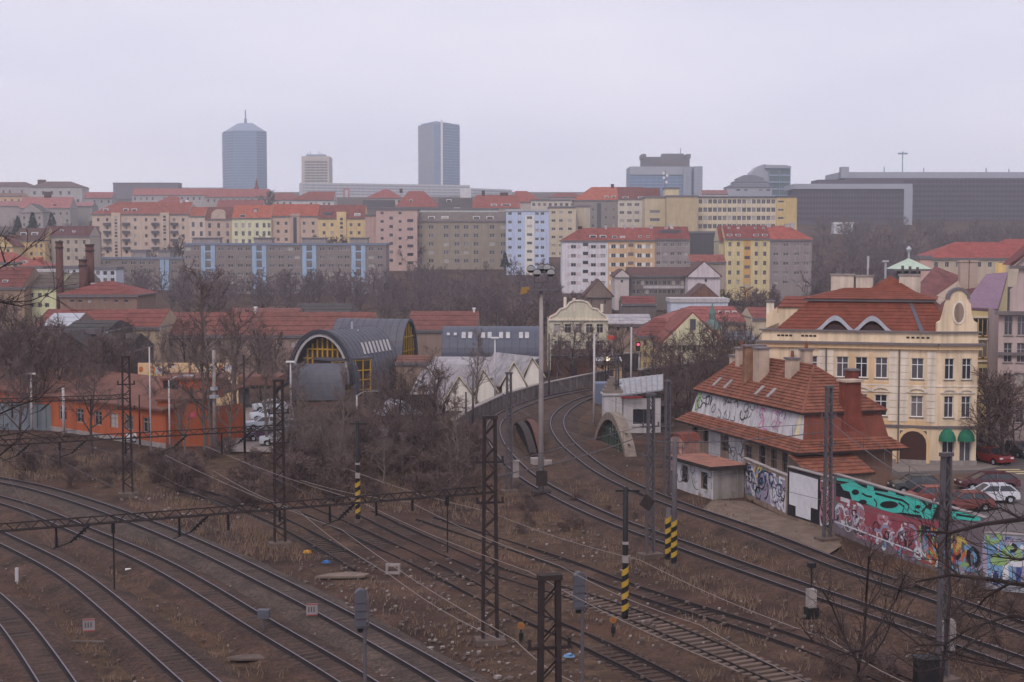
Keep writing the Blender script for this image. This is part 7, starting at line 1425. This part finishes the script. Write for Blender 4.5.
def slope_roof(label, pts, Y0, Y1, mat, wallpts=None, wm=None, name='terraced_house'):
    """roof slope seen behind others: image outline (eave-left, eave-right, ridge-right, ridge-left) with eave at Y0, ridge at Y1"""
    a, c = P(*pts[0], Y0), P(*pts[1], Y0); d, e = P(*pts[2], Y1), P(*pts[3], Y1); r = thing(name, label, 'house', (a.x, Y0, 0)); o = Vector((a.x, Y0, 0)); q = [p - o for p in (a, c, d, e)]
    b = MB(); nn = (q[1] - q[0]).cross(q[3] - q[0]).normalized(); b.prism([p for p in q], -nn * .3); obj('roof', b, mat, r)
    b = MB(); top = [Vector((p.x, p.y, p.z - .32)) for p in q]; bot = [Vector((p.x, p.y, 0)) for p in q]
    for k in range(4): j = (k + 1) % 4; b.face([bot[k], bot[j], top[j], top[k]])
    obj('wall', b, wm or wallm(190, 172, 150), r); return r
slope_roof('mauve red roof stepping down behind the corner house', [(908, 296), (930, 300), (963, 277), (935, 266)], 160, 176, roofm(150, 86, 84))
slope_roof('tan plastered gable wall between two mauve roofs', [(930, 300), (938, 306), (966, 284), (962, 278)], 158, 174, wallm(190, 164, 144))
slope_roof('brownish mauve roof behind the violet roof', [(938, 306), (962, 310), (988, 283), (966, 286)], 156, 174, roofm(132, 82, 82))
r = slope_roof('violet sheet roof of the yellow street house', [(962, 307), (998, 309), (1008, 272), (986, 274)], 150, 166, M('violet_sheet_roof', C(132, 104, 122), .7, .1, .5, streak=.15), wm=wallm(220, 196, 132))
for px in (969, 978, 987, 995):
    for py in (323, 345, 372): q = P(px, py + 12, 149.9) - r.location; b = MB(); b.box(q.x - .42, -.1, q.z, q.x + .42, -.02, q.z + 1.7); w_ = obj('window', b, M_GLASS, r); b = MB(); b.box(q.x - .6, -.16, q.z - .12, q.x + .6, -.02, q.z - .01); b.box(q.x - .04, -.13, q.z, q.x + .04, -.1, q.z + 1.7); obj('frame', b, M_OCHREP, w_)
for py in (318, 340, 362, 395): q = P(980, py, 149.9) - r.location; b = MB(); b.box(0, -.18, q.z, 3.9, -.02, q.z + .18); obj('cornice', b, M_TRIM, r)
for px, pt in ((963, 262), (972, 262)): q = P(px, 285, 172); zt = P(px, pt, 172).z; b = MB(); b.box(q.x - .5, 171.5, q.z - 2, q.x + .5, 172.5, zt); b.box(q.x - .6, 171.4, zt, q.x + .6, 172.6, zt + .2); tag(obj('chimney_stack', b, M('beige_stack_%d' % px, C(176, 156, 146), .9, .1, 1)), 'beige chimney stack, %s of the pair behind the violet roof' % ('left' if px == 963 else 'right'), 'chimney')
q = P(1001, 268, 168); b = MB(); b.cyl(q.x, 168, q.z - 3, q.z + .6, .6, 8); tag(obj('yellow_stack', b, M('yellow_stack', C(220, 190, 130), .8, .08)), 'short yellow stack above the violet roof', 'chimney')
# pink facade at the right edge
Y = 138; a = P(992, 440, Y); yawp = math.radians(-14); r = thing('pink_house', 'pinkish grey town house with a curved gable at the right edge', 'house', (a.x + .4, Y, 0), yawp); zc = P(1000, 312, Y).z; w = 12
ops = []
for u in (.9, 2.1, 3.6, 4.8, 6.3, 7.5, 9, 10.2):
    for py in (331, 358, 388, 418): z = P(1000, py, Y).z; ops.append((u - .38, u + .38, z - .4, z + 1.5, 'cross'))
b = MB(); facade(b, (0, 0, 0), (1, 0, 0), w, zc, ops, .25); facade(b, (0, 14, 0), (0, -1, 0), 14, zc, [], .2); m_ = wallm(190, 164, 160); b.prism([(1.0, 0, zc), (w, 0, zc), (w, 0, zc + 4.2), (1.8, 0, zc + 4.2), (1.6, 0, zc + 2.6), (1.0, 0, zc + 2.2)], (0, .4, 0)); obj('wall', b, m_, r); put_windows(r, (0, 0, 0), (1, 0, 0), ops, .25, 'cross', M_WFRAME, M_DTRIM)
b = MB(); b.box(-.4, -.6, zc - .25, w, -.005, zc + .1); b.box(-.2, -.3, zc - 4.2, w, -.005, zc - 3.9); b.box(.9, -.4, zc + 4.2, w, .4, zc + 4.5); obj('cornice', b, M_DTRIM, r)
b = MB(); b.prism([(1.4, .1, zc + 4.5), (w, .1, zc + 4.5), (w, .1, zc + 9), (5.4, .1, zc + 8.2), (3.4, .1, zc + 6.2)], (0, .5, 0)); obj('gable', b, m_, r)
for u in (2.6, 3.6, 4.6): b = MB(); b.box(u - .3, -.06, zc + 1.2, u + .3, -.004, zc + 3.0); w_ = obj('attic_window', b, M_GLASS, r)
b = MB(); b.bar((1.0, -.1, zc + 4.6), (3.4, -.1, zc + 6.5), .7, .2); b.bar((3.4, -.1, zc + 6.5), (5.4, -.1, zc + 8.5), .7, .2); obj('gable_roof_edge', b, BRN, r)
b = MB(); b.prism([(1.2, .6, zc + 4.5), (1.2, 12, zc + 4.5), (6, 12, zc + 9), (6, .6, zc + 9)], (.2, 0, .1)); obj('roof', b, roofm(150, 76, 74), r)
b = MB(); b.box(-.7, .5, 5.5, -.02, 4, 5.7); b.box(-.75, .5, 5.7, -.68, 4, 6.6); obj('balcony', b, M_DTRIM, r)

house('low_shed', 'low brown shed at the foot of the yellow glazed barrel end', 'shed', 396, 432, 362, 378, 205, M_DIRTW, M_BRT, 'gable', 355, 8)
# ---------------------------------------------------------------- bare trees
def bare_tree(seed, H=12.0, spread=.75, first=.25, n1=9, n2=6, n3=5, n4=3, tr=.22, twig=.02, up=.35, lean=0):
    """trunk and limbs in one mesh, branches and twigs in the other"""
    q = random.Random(seed); T = MB(); K = MB(); Kt = []
    def grow(p, d, ln, r0, r1, mb, n, segs, curl, upw):
        pts = [p]; 
        for k in range(segs):
            d = (d + Vector((q.gauss(0, curl), q.gauss(0, curl), q.gauss(0, curl) + upw))).normalized(); p = p + d * (ln / segs); pts.append(p)
        mb.tube(pts, [r0 + (r1 - r0) * k / segs for k in range(segs + 1)], n, 0, caps=False); return pts
    def at(pts, t):
        k = min(len(pts) - 2, int(t * (len(pts) - 1))); f = t * (len(pts) - 1) - k; return pts[k] + (pts[k + 1] - pts[k]) * f, (pts[k + 1] - pts[k]).normalized()
    def side(d, ang):
        x = d.cross(Vector((q.gauss(0, 1), q.gauss(0, 1), q.gauss(0, 1)))).normalized(); return (d * math.cos(ang) + x * math.sin(ang)).normalized()
    trunk = grow(Vector((0, 0, -.4)), Vector((lean, 0, 1)), H * .86, tr, tr * .16, T, 8, 9, .05, .1)
    for i in range(n1):
        t = first + (1 - first) * (i + q.random()) / n1; p, d = at(trunk, min(.99, t)); l1 = H * spread * (1.05 - t * .75) * q.uniform(.4, .62)
        a = math.radians(q.uniform(38, 62)) * (1 - .25 * up); az = i * 2.4 + q.uniform(-.5, .5); dd = Vector((math.cos(az) * math.sin(a), math.sin(az) * math.sin(a), math.cos(a)))
        b1 = grow(p, dd, l1, tr * (1.05 - t) * .55 + twig, twig * 1.6, T, 5, 5, .16, .05 + up * .12)
        for j in range(n2):
            p2, d2 = at(b1, .22 + .78 * (j + q.random()) / n2); l2 = l1 * q.uniform(.32, .55)
            b2 = grow(p2, side(d2, math.radians(q.uniform(25, 60))), l2, twig * 1.9, twig * 1.1, K, 4, 3, .18, .05 + up * .1)
            for k in range(n3):
                p3, d3 = at(b2, .2 + .8 * (k + q.random()) / n3); l3 = l2 * q.uniform(.35, .65)
                b3 = grow(p3, side(d3, math.radians(q.uniform(22, 60))), l3, twig * 1.1, twig * .7, K, 3, 2, .2, .06 + up * .08)
                for m in range(n4):
                    p4, d4 = at(b3, .15 + .85 * (m + q.random()) / n4); grow(p4, side(d4, math.radians(q.uniform(20, 60))), l3 * q.uniform(.4, .8), twig * .75, twig * .5, K, 3, 1, .1, .05)
    return T, K
TREES = {}
def tree_kind(key, name, barkm=None, twigm=None, **kw):
    T, K = bare_tree(**kw); TREES[key] = (name, T.mesh('trunk', barkm or M_BARK), K.mesh('crown', twigm or M_TWIG), kw.get('H', 12.0))
for i in range(3): tree_kind('broad%d' % i, 'bare_tree', seed=20 + i, H=12, spread=.95, n1=11, n2=6, n3=5, n4=3, tr=.24, twig=.021, up=.15)
for i in range(2): tree_kind('tall%d' % i, 'bare_tree', M('pale_grey_bark', C(112, 100, 96), .95, .2, 3), M('pale_brown_twigs', C(112, 96, 92), .95, .2, 2), seed=40 + i, H=18, spread=.55, first=.2, n1=15, n2=6, n3=5, n4=3, tr=.26, twig=.02, up=.8)
for i in range(2): tree_kind('dense%d' % i, 'bare_tree', M_BARK, M_TWIG2, seed=60 + i, H=9, spread=1.05, first=.12, n1=13, n2=7, n3=5, n4=3, tr=.17, twig=.024, up=.3)
for i in range(4): tree_kind('far%d' % i, 'bare_tree', seed=80 + i, H=11, spread=1.0, first=.15, n1=11, n2=6, n3=5, n4=1, tr=.26, twig=.055, up=.25)
for i in range(3): tree_kind('bush%d' % i, 'bare_shrub', M_TWIG2, M_TWIG2, seed=100 + i, H=2.8, spread=1.25, first=.03, n1=16, n2=6, n3=4, n4=2, tr=.05, twig=.014, up=.45)
NT = 0
def tree(key, x, y, z, H, label, grp=None, cat='tree', wid=1.0):
    global NT
    nm, T, K, H0 = TREES[key]; s = H / H0; r = thing(nm, label, cat, (x, y, z), R.uniform(0, 6.28), grp); r.scale = (s * wid, s * wid, s); obj('trunk', T, parent=r); obj('crown', K, parent=r); NT += 1; return r
def treepx(key, px, pb, pt, label, grp=None, Y=None, wid=1.0, cat='tree'):
    if Y is None: g = G(px, pb); x, y, z = g.x, g.y, 0
    else: q = P(px, pb, Y); x, y, z = q.x, Y, min(q.z, TZ(q.x, Y) + 50) if pb else TZ(q.x, Y)
    return tree(key, x, y, z - .2, P(px, pt, y).z - z, label, grp, cat, wid)
def pick(k, n): return '%s%d' % (k, R.randrange(n))
tree_kind('high', 'bare_tree', M('pale_grey_bark'), M_TWIG, seed=52, H=18, spread=.62, first=.2, n1=15, n2=6, n3=5, n4=3, tr=.19, twig=.022, up=.6)
treepx('high', 211, 449, 244, 'tall bare tree rising above the metal column beside the orange building', wid=1.0)
for px, pb, pt, k, lb in ((128, 400, 318, 'broad1', 'bare tree left of the cream boundary wall, behind the orange building'), (150, 396, 318, 'tall1', 'slim bare tree in front of the brick building, right of the dark sheds'), (188, 398, 312, 'broad0', 'bare tree left of the tall one behind the orange gable'), (236, 420, 300, 'broad2', 'bare tree right of the tall one, at the parking lot'), (262, 405, 318, 'broad1', 'bare tree at the far end of the parking lot'), (276, 400, 325, 'dense0', 'reddish bare tree just left of the round arched hall')):
    treepx(k, px, pb, pt, lb)
for px, pb, pt, k, lb in ((476, 412, 316, 'tall1', 'tall thin bare tree rising before the dark grey barrel hall'), (441, 432, 334, 'tall0', 'tall thin bare tree left of the dark grey barrel hall'), (268, 446, 322, 'tall0', 'tall thin bare tree at the parking lot, left of the arched hall'), (165, 436, 316, 'tall1', 'tall thin bare tree behind the street lamp at the orange gable'), (299, 444, 352, 'tall1', 'thin bare tree before the bowed grey canopy'), (20, 446, 352, 'broad0', 'thin bare tree before the blue grey container at the far left'), (92, 452, 360, 'broad2', 'thin bare tree between the second and third orange wall windows'), (186, 456, 372, 'tall0', 'bare tree before the plain orange gable wall'), (230, 452, 330, 'tall1', 'bare tree between the metal column and the parking lot'), (205, 448, 300, 'tall1', 'second bare tree beside the tall one at the metal column')):
    treepx(k, px, pb, pt, lb)
g_ = 'dark bare trees crowding the left edge'
for px, pb, pt, k in ((8, 415, 296, 'broad0'), (26, 412, 310, 'dense1'), (44, 410, 318, 'broad2'), (62, 420, 330, 'dense0'), (90, 415, 335, 'broad1'), (108, 418, 330, 'dense1'), (-6, 420, 285, 'broad2'), (35, 428, 345, 'dense0'), (75, 428, 350, 'broad0'), (16, 402, 300, 'broad1'), (50, 400, 312, 'dense0'), (98, 400, 322, 'broad2'), (118, 405, 330, 'dense1')):
    treepx(k, px, pb, pt, 'dark bare tree in the thicket before the dark sheds at the left', g_)
g_ = 'bare trees in the scrub below the arched hall'
ORD = ('leftmost', 'second from the left', 'third from the left', 'fourth from the left', 'fifth from the left', 'sixth from the left', 'seventh from the left', 'eighth from the left', 'ninth from the left', 'tenth from the left', 'third from the right', 'second from the right', 'rightmost')
SC = sorted([(343, 466, 346, 'tall1'), (372, 452, 348, 'tall0'), (400, 452, 352, 'broad2'), (416, 448, 366, 'broad0'), (432, 455, 358, 'broad1'), (392, 464, 398, 'dense1'), (425, 470, 402, 'broad2'), (362, 468, 405, 'dense1'), (328, 470, 396, 'tall0'), (449, 470, 410, 'broad0'), (305, 456, 402, 'broad2'), (384, 436, 368, 'broad0'), (466, 468, 415, 'dense0')])
for (px, pb, pt, k), od in zip(SC, ORD):
    treepx(k, px, pb, pt, od + ' of the bare trees in the scrub below the arched hall', g_)
g_ = 'bare trees before the ornate house'
for px, pb, pt, k in ((569, 388, 316, 'broad0'), (557, 386, 330, 'broad1'), (590, 386, 322, 'broad2'), (606, 384, 335, 'dense1'), (625, 384, 318, 'broad0')):
    treepx(k, px, pb, pt, {557: 'leftmost', 569: 'second from the left', 590: 'middle', 606: 'second from the right', 625: 'rightmost'}[px] + ' of the bare trees in front of the ornate cream house', g_, Y=212)
g_ = 'dark bare trees before the yellow gabled houses'
for px, pt, k, Y in ((652, 330, 'broad1', 200), (668, 338, 'dense0', 190), (684, 325, 'broad0', 205), (697, 318, 'broad2', 200), (712, 325, 'dense1', 195), (724, 312, 'broad1', 205), (738, 316, 'broad0', 200), (752, 322, 'broad2', 195), (678, 350, 'dense0', 175), (705, 345, 'dense1', 172), (690, 355, 'broad1', 165), (722, 345, 'broad2', 178), (742, 345, 'broad0', 180), (640, 372, 'dense0', 178), (652, 384, 'broad0', 158)):
    x = (px - 512) / F * Y; tree(k, x, Y, -.3, P(px, pt, Y).z + .3, 'dark bare tree between the yellow gabled house and the old station', g_)
for px, pb, pt, k, lb in ((1005, 466, 362, 'dense1', 'dense red brown tree before the pink town house'), (990, 460, 372, 'dense0', 'red brown tree at the mouth of the side street'), (848, 480, 362, 'tall1', 'slim bare tree before the cream corner house')):
    treepx(k, px, pb, pt, lb, wid=1.25 if k != 'tall1' else .9)
# rows in front of the blocks
def woodland(name, pts, mat):
    """a wood that reads as one mass: many bare crowns joined into one object"""
    import numpy as np
    V = []; Fq = []; off = 0; kinds = []
    for i in range(4):
        T, K = bare_tree(seed=130 + i, H=11, spread=1.05, first=.12, n1=10, n2=5, n3=4, n4=0, tr=.22, twig=.05, up=.3)
        nv = len(T.v); v = np.array(T.v + K.v); f = np.array([q for q in T.f] + [tuple(x + nv for x in q) for q in K.f]); kinds.append((v, f))
    for x, y, z, H in pts:
        v, f = kinds[R.randrange(4)]; s_ = H / 11; a = R.uniform(0, 6.28); c, d = math.cos(a) * s_, math.sin(a) * s_
        V.append(np.stack([v[:, 0] * c - v[:, 1] * d + x, v[:, 0] * d + v[:, 1] * c + y, v[:, 2] * s_ + z], 1)); Fq.append(f + off); off += len(v)
    V = np.concatenate(V); Fq = np.concatenate(Fq).astype('i'); me = bpy.data.meshes.new(name); me.vertices.add(len(V)); me.vertices.foreach_set('co', V.astype('f').ravel())
    me.loops.add(Fq.size); me.loops.foreach_set('vertex_index', Fq.ravel()); me.polygons.add(len(Fq)); me.polygons.foreach_set('loop_start', np.arange(0, Fq.size, 4, dtype='i')); me.update(); me.validate(); me.materials.append(mat)
    print(name, len(Fq)); return kind(obj(name, me), 'stuff')
M_WOOD = M('purple_brown_wood', C(102, 87, 90), .95, .2, .15)
def scat(n, a, b, y0, y1, h0, h1):
    out = []
    for i in range(n): px = R.uniform(a, b); Y = R.uniform(y0, y1); out.append(((px - 512) / F * Y, Y, TZ(0, Y) - .5, R.uniform(h0, h1)))
    return out
woodland('tree_belt', scat(80, 135, 395, 395, 485, 7, 12.5), M_WOOD)
woodland('slope_wood', scat(120, 378, 560, 330, 545, 6, 11), M_WOOD)
woodland('hill_wood', scat(260, 812, 1050, 380, 830, 9, 15), M_WOOD)
g_ = 'bare trees at the front of the slope below the olive blocks'
for i in range(16):
    px = R.uniform(385, 545); Y = R.uniform(300, 335); tree(pick('far', 4), (px - 512) / F * Y, Y, TZ(0, Y) - .5, R.uniform(6, 10), 'dark bare tree at the foot of the slope below the olive grey blocks', g_)
g_ = 'bare trees between the lower row and the factory'
for i in range(42):
    px = R.uniform(540, 830); Y = R.uniform(355, 420); z = TZ(0, Y); tree(pick('far', 4), (px - 512) / F * Y, Y, z - .5, R.uniform(5, 9.5), 'bare tree on the slope between the factory hall and the apartment houses', g_)
g_ = 'bare trees in front of the peach blocks'
for i in range(26):
    px = R.uniform(92, 420); Y = R.uniform(560, 590); z = TZ(0, Y); tree(pick('far', 4), (px - 512) / F * Y, Y, z - .5, R.uniform(9, 16), 'thin bare tree before the peach and yellow block row', g_)
g_ = 'trees among the upper left houses'
for i in range(52):
    px = R.uniform(-10, 120); Y = R.uniform(540, 900); z = TZ(0, Y); tree(pick('far', 4), (px - 512) / F * Y, Y, z - .5, R.uniform(7, 12), 'dark tree among the pink roofed houses at the upper left', g_)
g_ = 'trees on the valley floor at the left'
for i in range(26):
    px = R.uniform(-10, 260); Y = R.uniform(270, 360); z = TZ(0, Y); tree(pick('far', 4), (px - 512) / F * Y, Y, z - .5, R.uniform(6, 10), 'bare tree between the red roofed halls and the panel block', g_)
for i in range(14):
    px = R.uniform(690, 722); Y = R.uniform(440, 520); z = TZ(0, Y); tree(pick('far', 4), (px - 512) / F * Y, Y, z - .5, R.uniform(8, 14), 'dark tree in the gap left of the yellow apartment house', 'trees in the gap beside the yellow house')
for i in range(16):
    px = R.uniform(600, 800); Y = R.uniform(590, 655); z = TZ(0, Y); tree(pick('far', 4), (px - 512) / F * Y, Y, z - .5, R.uniform(6, 11), 'bare tree before the tan office and the cream blocks', 'trees before the tan office')
for px, pt, Y, lb in ((268, 186, 880, 'dark round tree on the skyline right of the glass tower'), (62, 232, 500, 'dark tree above the pale grey house')):
    tree('far1', (px - 512) / F * Y, Y, TZ(0, Y) - .5, max(8, P(px, pt, Y).z - TZ(0, Y)), lb)
# a few conifers
def conifer(px, pb, pt, Y, label):
    a = P(px, pb, Y); H = P(px, pt, Y).z - a.z; t = thing('fir_tree', label, 'tree', a); b = MB(); b.cyl(0, 0, -1, H * .5, .3, 6); obj('trunk', b, M_BARK, t); b = MB(); q = random.Random(px)
    for i in range(420):
        u = q.random() ** .7; z = H * (1 - .92 * u); r = H * .27 * u * q.uniform(.5, 1.1); an = q.uniform(0, 6.28); c = Vector((math.cos(an) * r, math.sin(an) * r, z)); l = H * .085 * q.uniform(.6, 1.3); d = Vector((math.cos(an), math.sin(an), -.45)) * l; w = Vector((-math.sin(an), math.cos(an), 0)) * l * .45
        b.face([c - w, c + d * .4 - w * .6, c + d, c + w]); b.face([c - d * .3, c + d * .3 + Vector((0, 0, l * .5)), c + d])
    obj('crown', b, M('dark_fir_needles', C(46, 54, 48), .9, .25, .5), t)
conifer(386, 300, 282, 440, 'dark fir below the right end of the panel block'); conifer(33, 236, 212, 620, 'dark fir before the grey gabled villa, right one'); conifer(18, 236, 216, 625, 'dark fir left of the grey gabled villa'); conifer(505, 268, 252, 540, 'dark evergreen at the left foot of the pale blue slab'); conifer(52, 232, 212, 640, 'dark fir under the long pink roof')
# ---------------------------------------------------------------- brown scrub beside the tracks
def shrub_area(n, px0, px1, py0, py1, h0, h1, label, grp):
    for i in range(n): px, py = R.uniform(px0, px1), R.uniform(py0, py1); g = G(px, py); tree(pick('bush', 3), g.x, g.y, -.25, R.uniform(h0, h1), label, grp, 'shrub', 1.3)
shrub_area(44, 150, 480, 448, 505, 1.6, 3.8, 'brown leafless shrub in the thicket between the parking lot and the tracks', 'brown shrubs of the thicket')
shrub_area(34, 20, 215, 455, 488, 1.2, 2.6, 'brown leafless shrub along the bank below the orange wall', 'brown shrubs below the orange wall')
shrub_area(28, 300, 480, 425, 470, 1.8, 4.2, 'brown leafless shrub under the bare trees by the arched hall', 'brown shrubs under the bare trees')
shrub_area(16, 640, 760, 395, 425, 1.5, 3, 'brown shrub between the hut and the old station', 'brown shrubs by the hut')
shrub_area(14, 520, 640, 500, 535, .6, 1.3, 'low brown shrub on the bank between main line and siding', 'low shrubs on the bank')
shrub_area(16, 780, 1010, 590, 680, .7, 1.8, 'low brown shrub among the sidings under the saplings', 'low shrubs under the saplings')
sap_l = 'thin pale bare sapling standing among the brown scrub left of the main line'
for i in range(26):
    px, py = R.uniform(235, 475), R.uniform(438, 488); g = G(px, py); tree(R.choice(('tall0', 'tall1')), g.x, g.y, -.3, R.uniform(4, 8.5), sap_l, 'pale saplings in the scrub', 'tree', 1.25)
gb = MB(); q = random.Random(4)
def tufts(n, px0, px1, py0, py1, h):
    for i in range(n):
        g = G(q.uniform(px0, px1), q.uniform(py0, py1))
        if any((p.x - g.x) ** 2 + (p.y - g.y) ** 2 < 4.2 for cl in TRACKS.values() for p in cl[::4]): continue
        for k in range(4):
            a = q.uniform(0, 6.28); l = h * q.uniform(.5, 1.2); x, y = g.x + q.gauss(0, .25), g.y + q.gauss(0, .25); dx, dy = math.cos(a) * l * .5, math.sin(a) * l * .5; w = .03
            gb.face([(x - w, y, -.1), (x + w, y, -.1), (x + dx, y + dy, l)])
tufts(1800, 130, 520, 470, 560, .4); tufts(1000, 520, 760, 470, 640, .3); tufts(800, 700, 1010, 540, 682, .4); tufts(700, 0, 200, 455, 480, .5); tufts(700, 0, 500, 520, 682, .25)
kind(obj('dry_grass', gb, M('dry_grass_blades', C(118, 98, 84), .9, .25, .6)), 'stuff')
# ---------------------------------------------------------------- near saplings and boughs at the lower right and left edge
def near_tree(name, label, base, trunk, limbs, r=.09, seed=1, tw=5, mat=None):
    """trunk and limbs traced at one distance, each with its own depth offset, twigs grown from them"""
    q = random.Random(seed); root = thing(name, label, 'tree', base); o = Vector(base); T = MB(); K = MB(); m = mat or M('dark_wet_bark', C(52, 42, 42), .9, .2, 3)
    T.tube([Vector(p) - o for p in trunk], [r * (1.3 - .8 * k / (len(trunk) - 1)) for k in range(len(trunk))], 7)
    for lm, r0 in limbs:
        pts = [Vector(p) - o for p in lm]; n = len(pts); T.tube(pts, [r0 * (1 - .72 * k / (n - 1)) for k in range(n)], 5)
        for k in range(n * tw):
            t = q.random() * (n - 1); i = min(n - 2, int(t)); p = pts[i] + (pts[i + 1] - pts[i]) * (t - i); d = (pts[i + 1] - pts[i]).normalized(); x = d.cross(Vector((q.gauss(0, 1), q.gauss(0, 1), q.gauss(0, 1)))).normalized(); dd = (d * .8 + x * q.uniform(.4, .9) + Vector((0, 0, .25))).normalized(); l = q.uniform(.35, 1.1); pp = [p]
            for s in range(3): dd = (dd + Vector((q.gauss(0, .15), q.gauss(0, .15), q.gauss(0, .15)))).normalized(); pp.append(pp[-1] + dd * l / 3)
            K.tube(pp, [.009, .007, .005, .004], 3, caps=False)
            for s in range(2):
                b_ = pp[1 + s]; d3 = (dd + Vector((q.gauss(0, .6), q.gauss(0, .6), q.gauss(0, .6)))).normalized(); K.tube([b_, b_ + d3 * l * .45], [.007, .004], 3, caps=False)
    obj('trunk', T, m, root); obj('crown', K, m, root)
def PT(Y, *pp): return [P(x, y, Y + (i % 3 - 1) * .35) for i, (x, y) in enumerate(pp)]
Yn = 31; b0 = P(858, 682, Yn)
near_tree('bare_sapling', 'bare forked sapling rising at the lower right in front of the tracks', (b0.x, Yn, 0), [(b0.x, Yn, -.3), (b0.x + .1, Yn, 5), (b0.x, Yn, b0.z), P(859, 662, Yn)],
    [(PT(Yn, (859, 662), (864, 640), (866, 600), (869, 556), (872, 540)), .045), (PT(Yn, (859, 664), (846, 640), (832, 606), (822, 590)), .04), (PT(Yn, (860, 655), (880, 625), (896, 600), (905, 575)), .035), (PT(Yn, (862, 650), (840, 655), (812, 640), (796, 620)), .028), (PT(Yn, (858, 676), (884, 640), (893, 618)), .03), (PT(Yn, (866, 610), (880, 590), (884, 565)), .02)], .06, 3, 4)
near_tree('bare_sapling', 'thin bare sapling at the lower right, right of the forked one', (P(945, 682, 34).x, 34, 0), [(P(945, 682, 34).x, 34, -.3), P(941, 682, 34), P(946, 640, 34)],
    [(PT(34, (946, 640), (950, 590), (946, 545), (948, 520)), .05), (PT(34, (946, 645), (920, 645), (900, 630), (890, 618)), .035), (PT(34, (944, 660), (975, 640), (1005, 622)), .035), (PT(34, (947, 620), (965, 600), (985, 595)), .025), (PT(34, (944, 668), (920, 672), (895, 655)), .03), (PT(34, (945, 650), (960, 655), (1000, 665), (1024, 650)), .03)], .06, 5, 4)
Yb = 27; tx = P(1120, 560, Yb).x
near_tree('bare_tree', 'dark bare tree outside the right edge reaching long boughs into the picture', (tx, Yb, 0), [(tx, Yb, -.3), (tx + .1, Yb, 7), (tx, Yb, 12.6), (tx + .2, Yb, 15), (tx + .1, Yb, 17)],
    [(PT(Yb, (1118, 505), (1070, 512), (1024, 519), (985, 524), (950, 533), (918, 531)), .075), (PT(Yb, (1118, 600), (1060, 592), (1024, 585), (985, 579), (950, 575), (915, 582)), .075), (PT(Yb, (1110, 640), (1050, 622), (1010, 616), (970, 628), (945, 645)), .05), (PT(Yb, (1110, 690), (1050, 678), (1000, 668), (960, 660), (920, 650)), .04), (PT(Yb, (1020, 518), (1000, 508), (975, 512)), .03), (PT(Yb, (1010, 583), (985, 598), (975, 612)), .03), (PT(Yb, (960, 576), (940, 560), (935, 545)), .025), (PT(Yb, (1060, 545), (1020, 560), (990, 556)), .035)], .22, 8, 5)
Yl = 30; tx = P(-70, 300, Yl).x
near_tree('bare_tree', 'dark bare tree outside the left edge reaching twigs over the chimneys', (tx, Yl, 0), [(tx, Yl, -.3), (tx, Yl, 8), (tx, Yl, 14), (tx, Yl, 19), (tx, Yl, 21)],
    [(PT(Yl, (-68, 300), (-30, 285), (0, 268), (20, 256), (36, 240)), .025), (PT(Yl, (-68, 330), (-30, 310), (0, 302), (30, 301), (50, 293), (62, 285)), .022), (PT(Yl, (0, 302), (20, 306), (42, 302)), .02), (PT(Yl, (5, 262), (-2, 240), (6, 225)), .02), (PT(Yl, (-60, 480), (-20, 462), (0, 455), (16, 442), (30, 425)), .03), (PT(Yl, (-60, 440), (-20, 430), (0, 436), (25, 432), (50, 440)), .025), (PT(Yl, (-60, 420), (-10, 418), (20, 405), (40, 398), (52, 385)), .025)], .2, 13, 2)
# ---------------------------------------------------------------- the air
m = bpy.data.materials.new('haze_air'); m.use_nodes = True; n = m.node_tree.nodes; n.remove(n['Principled BSDF']); v = n.new('ShaderNodeVolumePrincipled')
v.inputs['Color'].default_value = (.90, .93, .99, 1); v.inputs['Density'].default_value = .0003; v.inputs['Anisotropy'].default_value = .35
m.node_tree.links.new(v.outputs[0], n['Material Output'].inputs['Volume'])
hz = MB(); hz.box(-1520, -90, -4, 1520, 2720, 205); kind(obj('haze', hz, m), 'stuff')
print('TREES', NT, 'OBJECTS', len(bpy.data.objects))
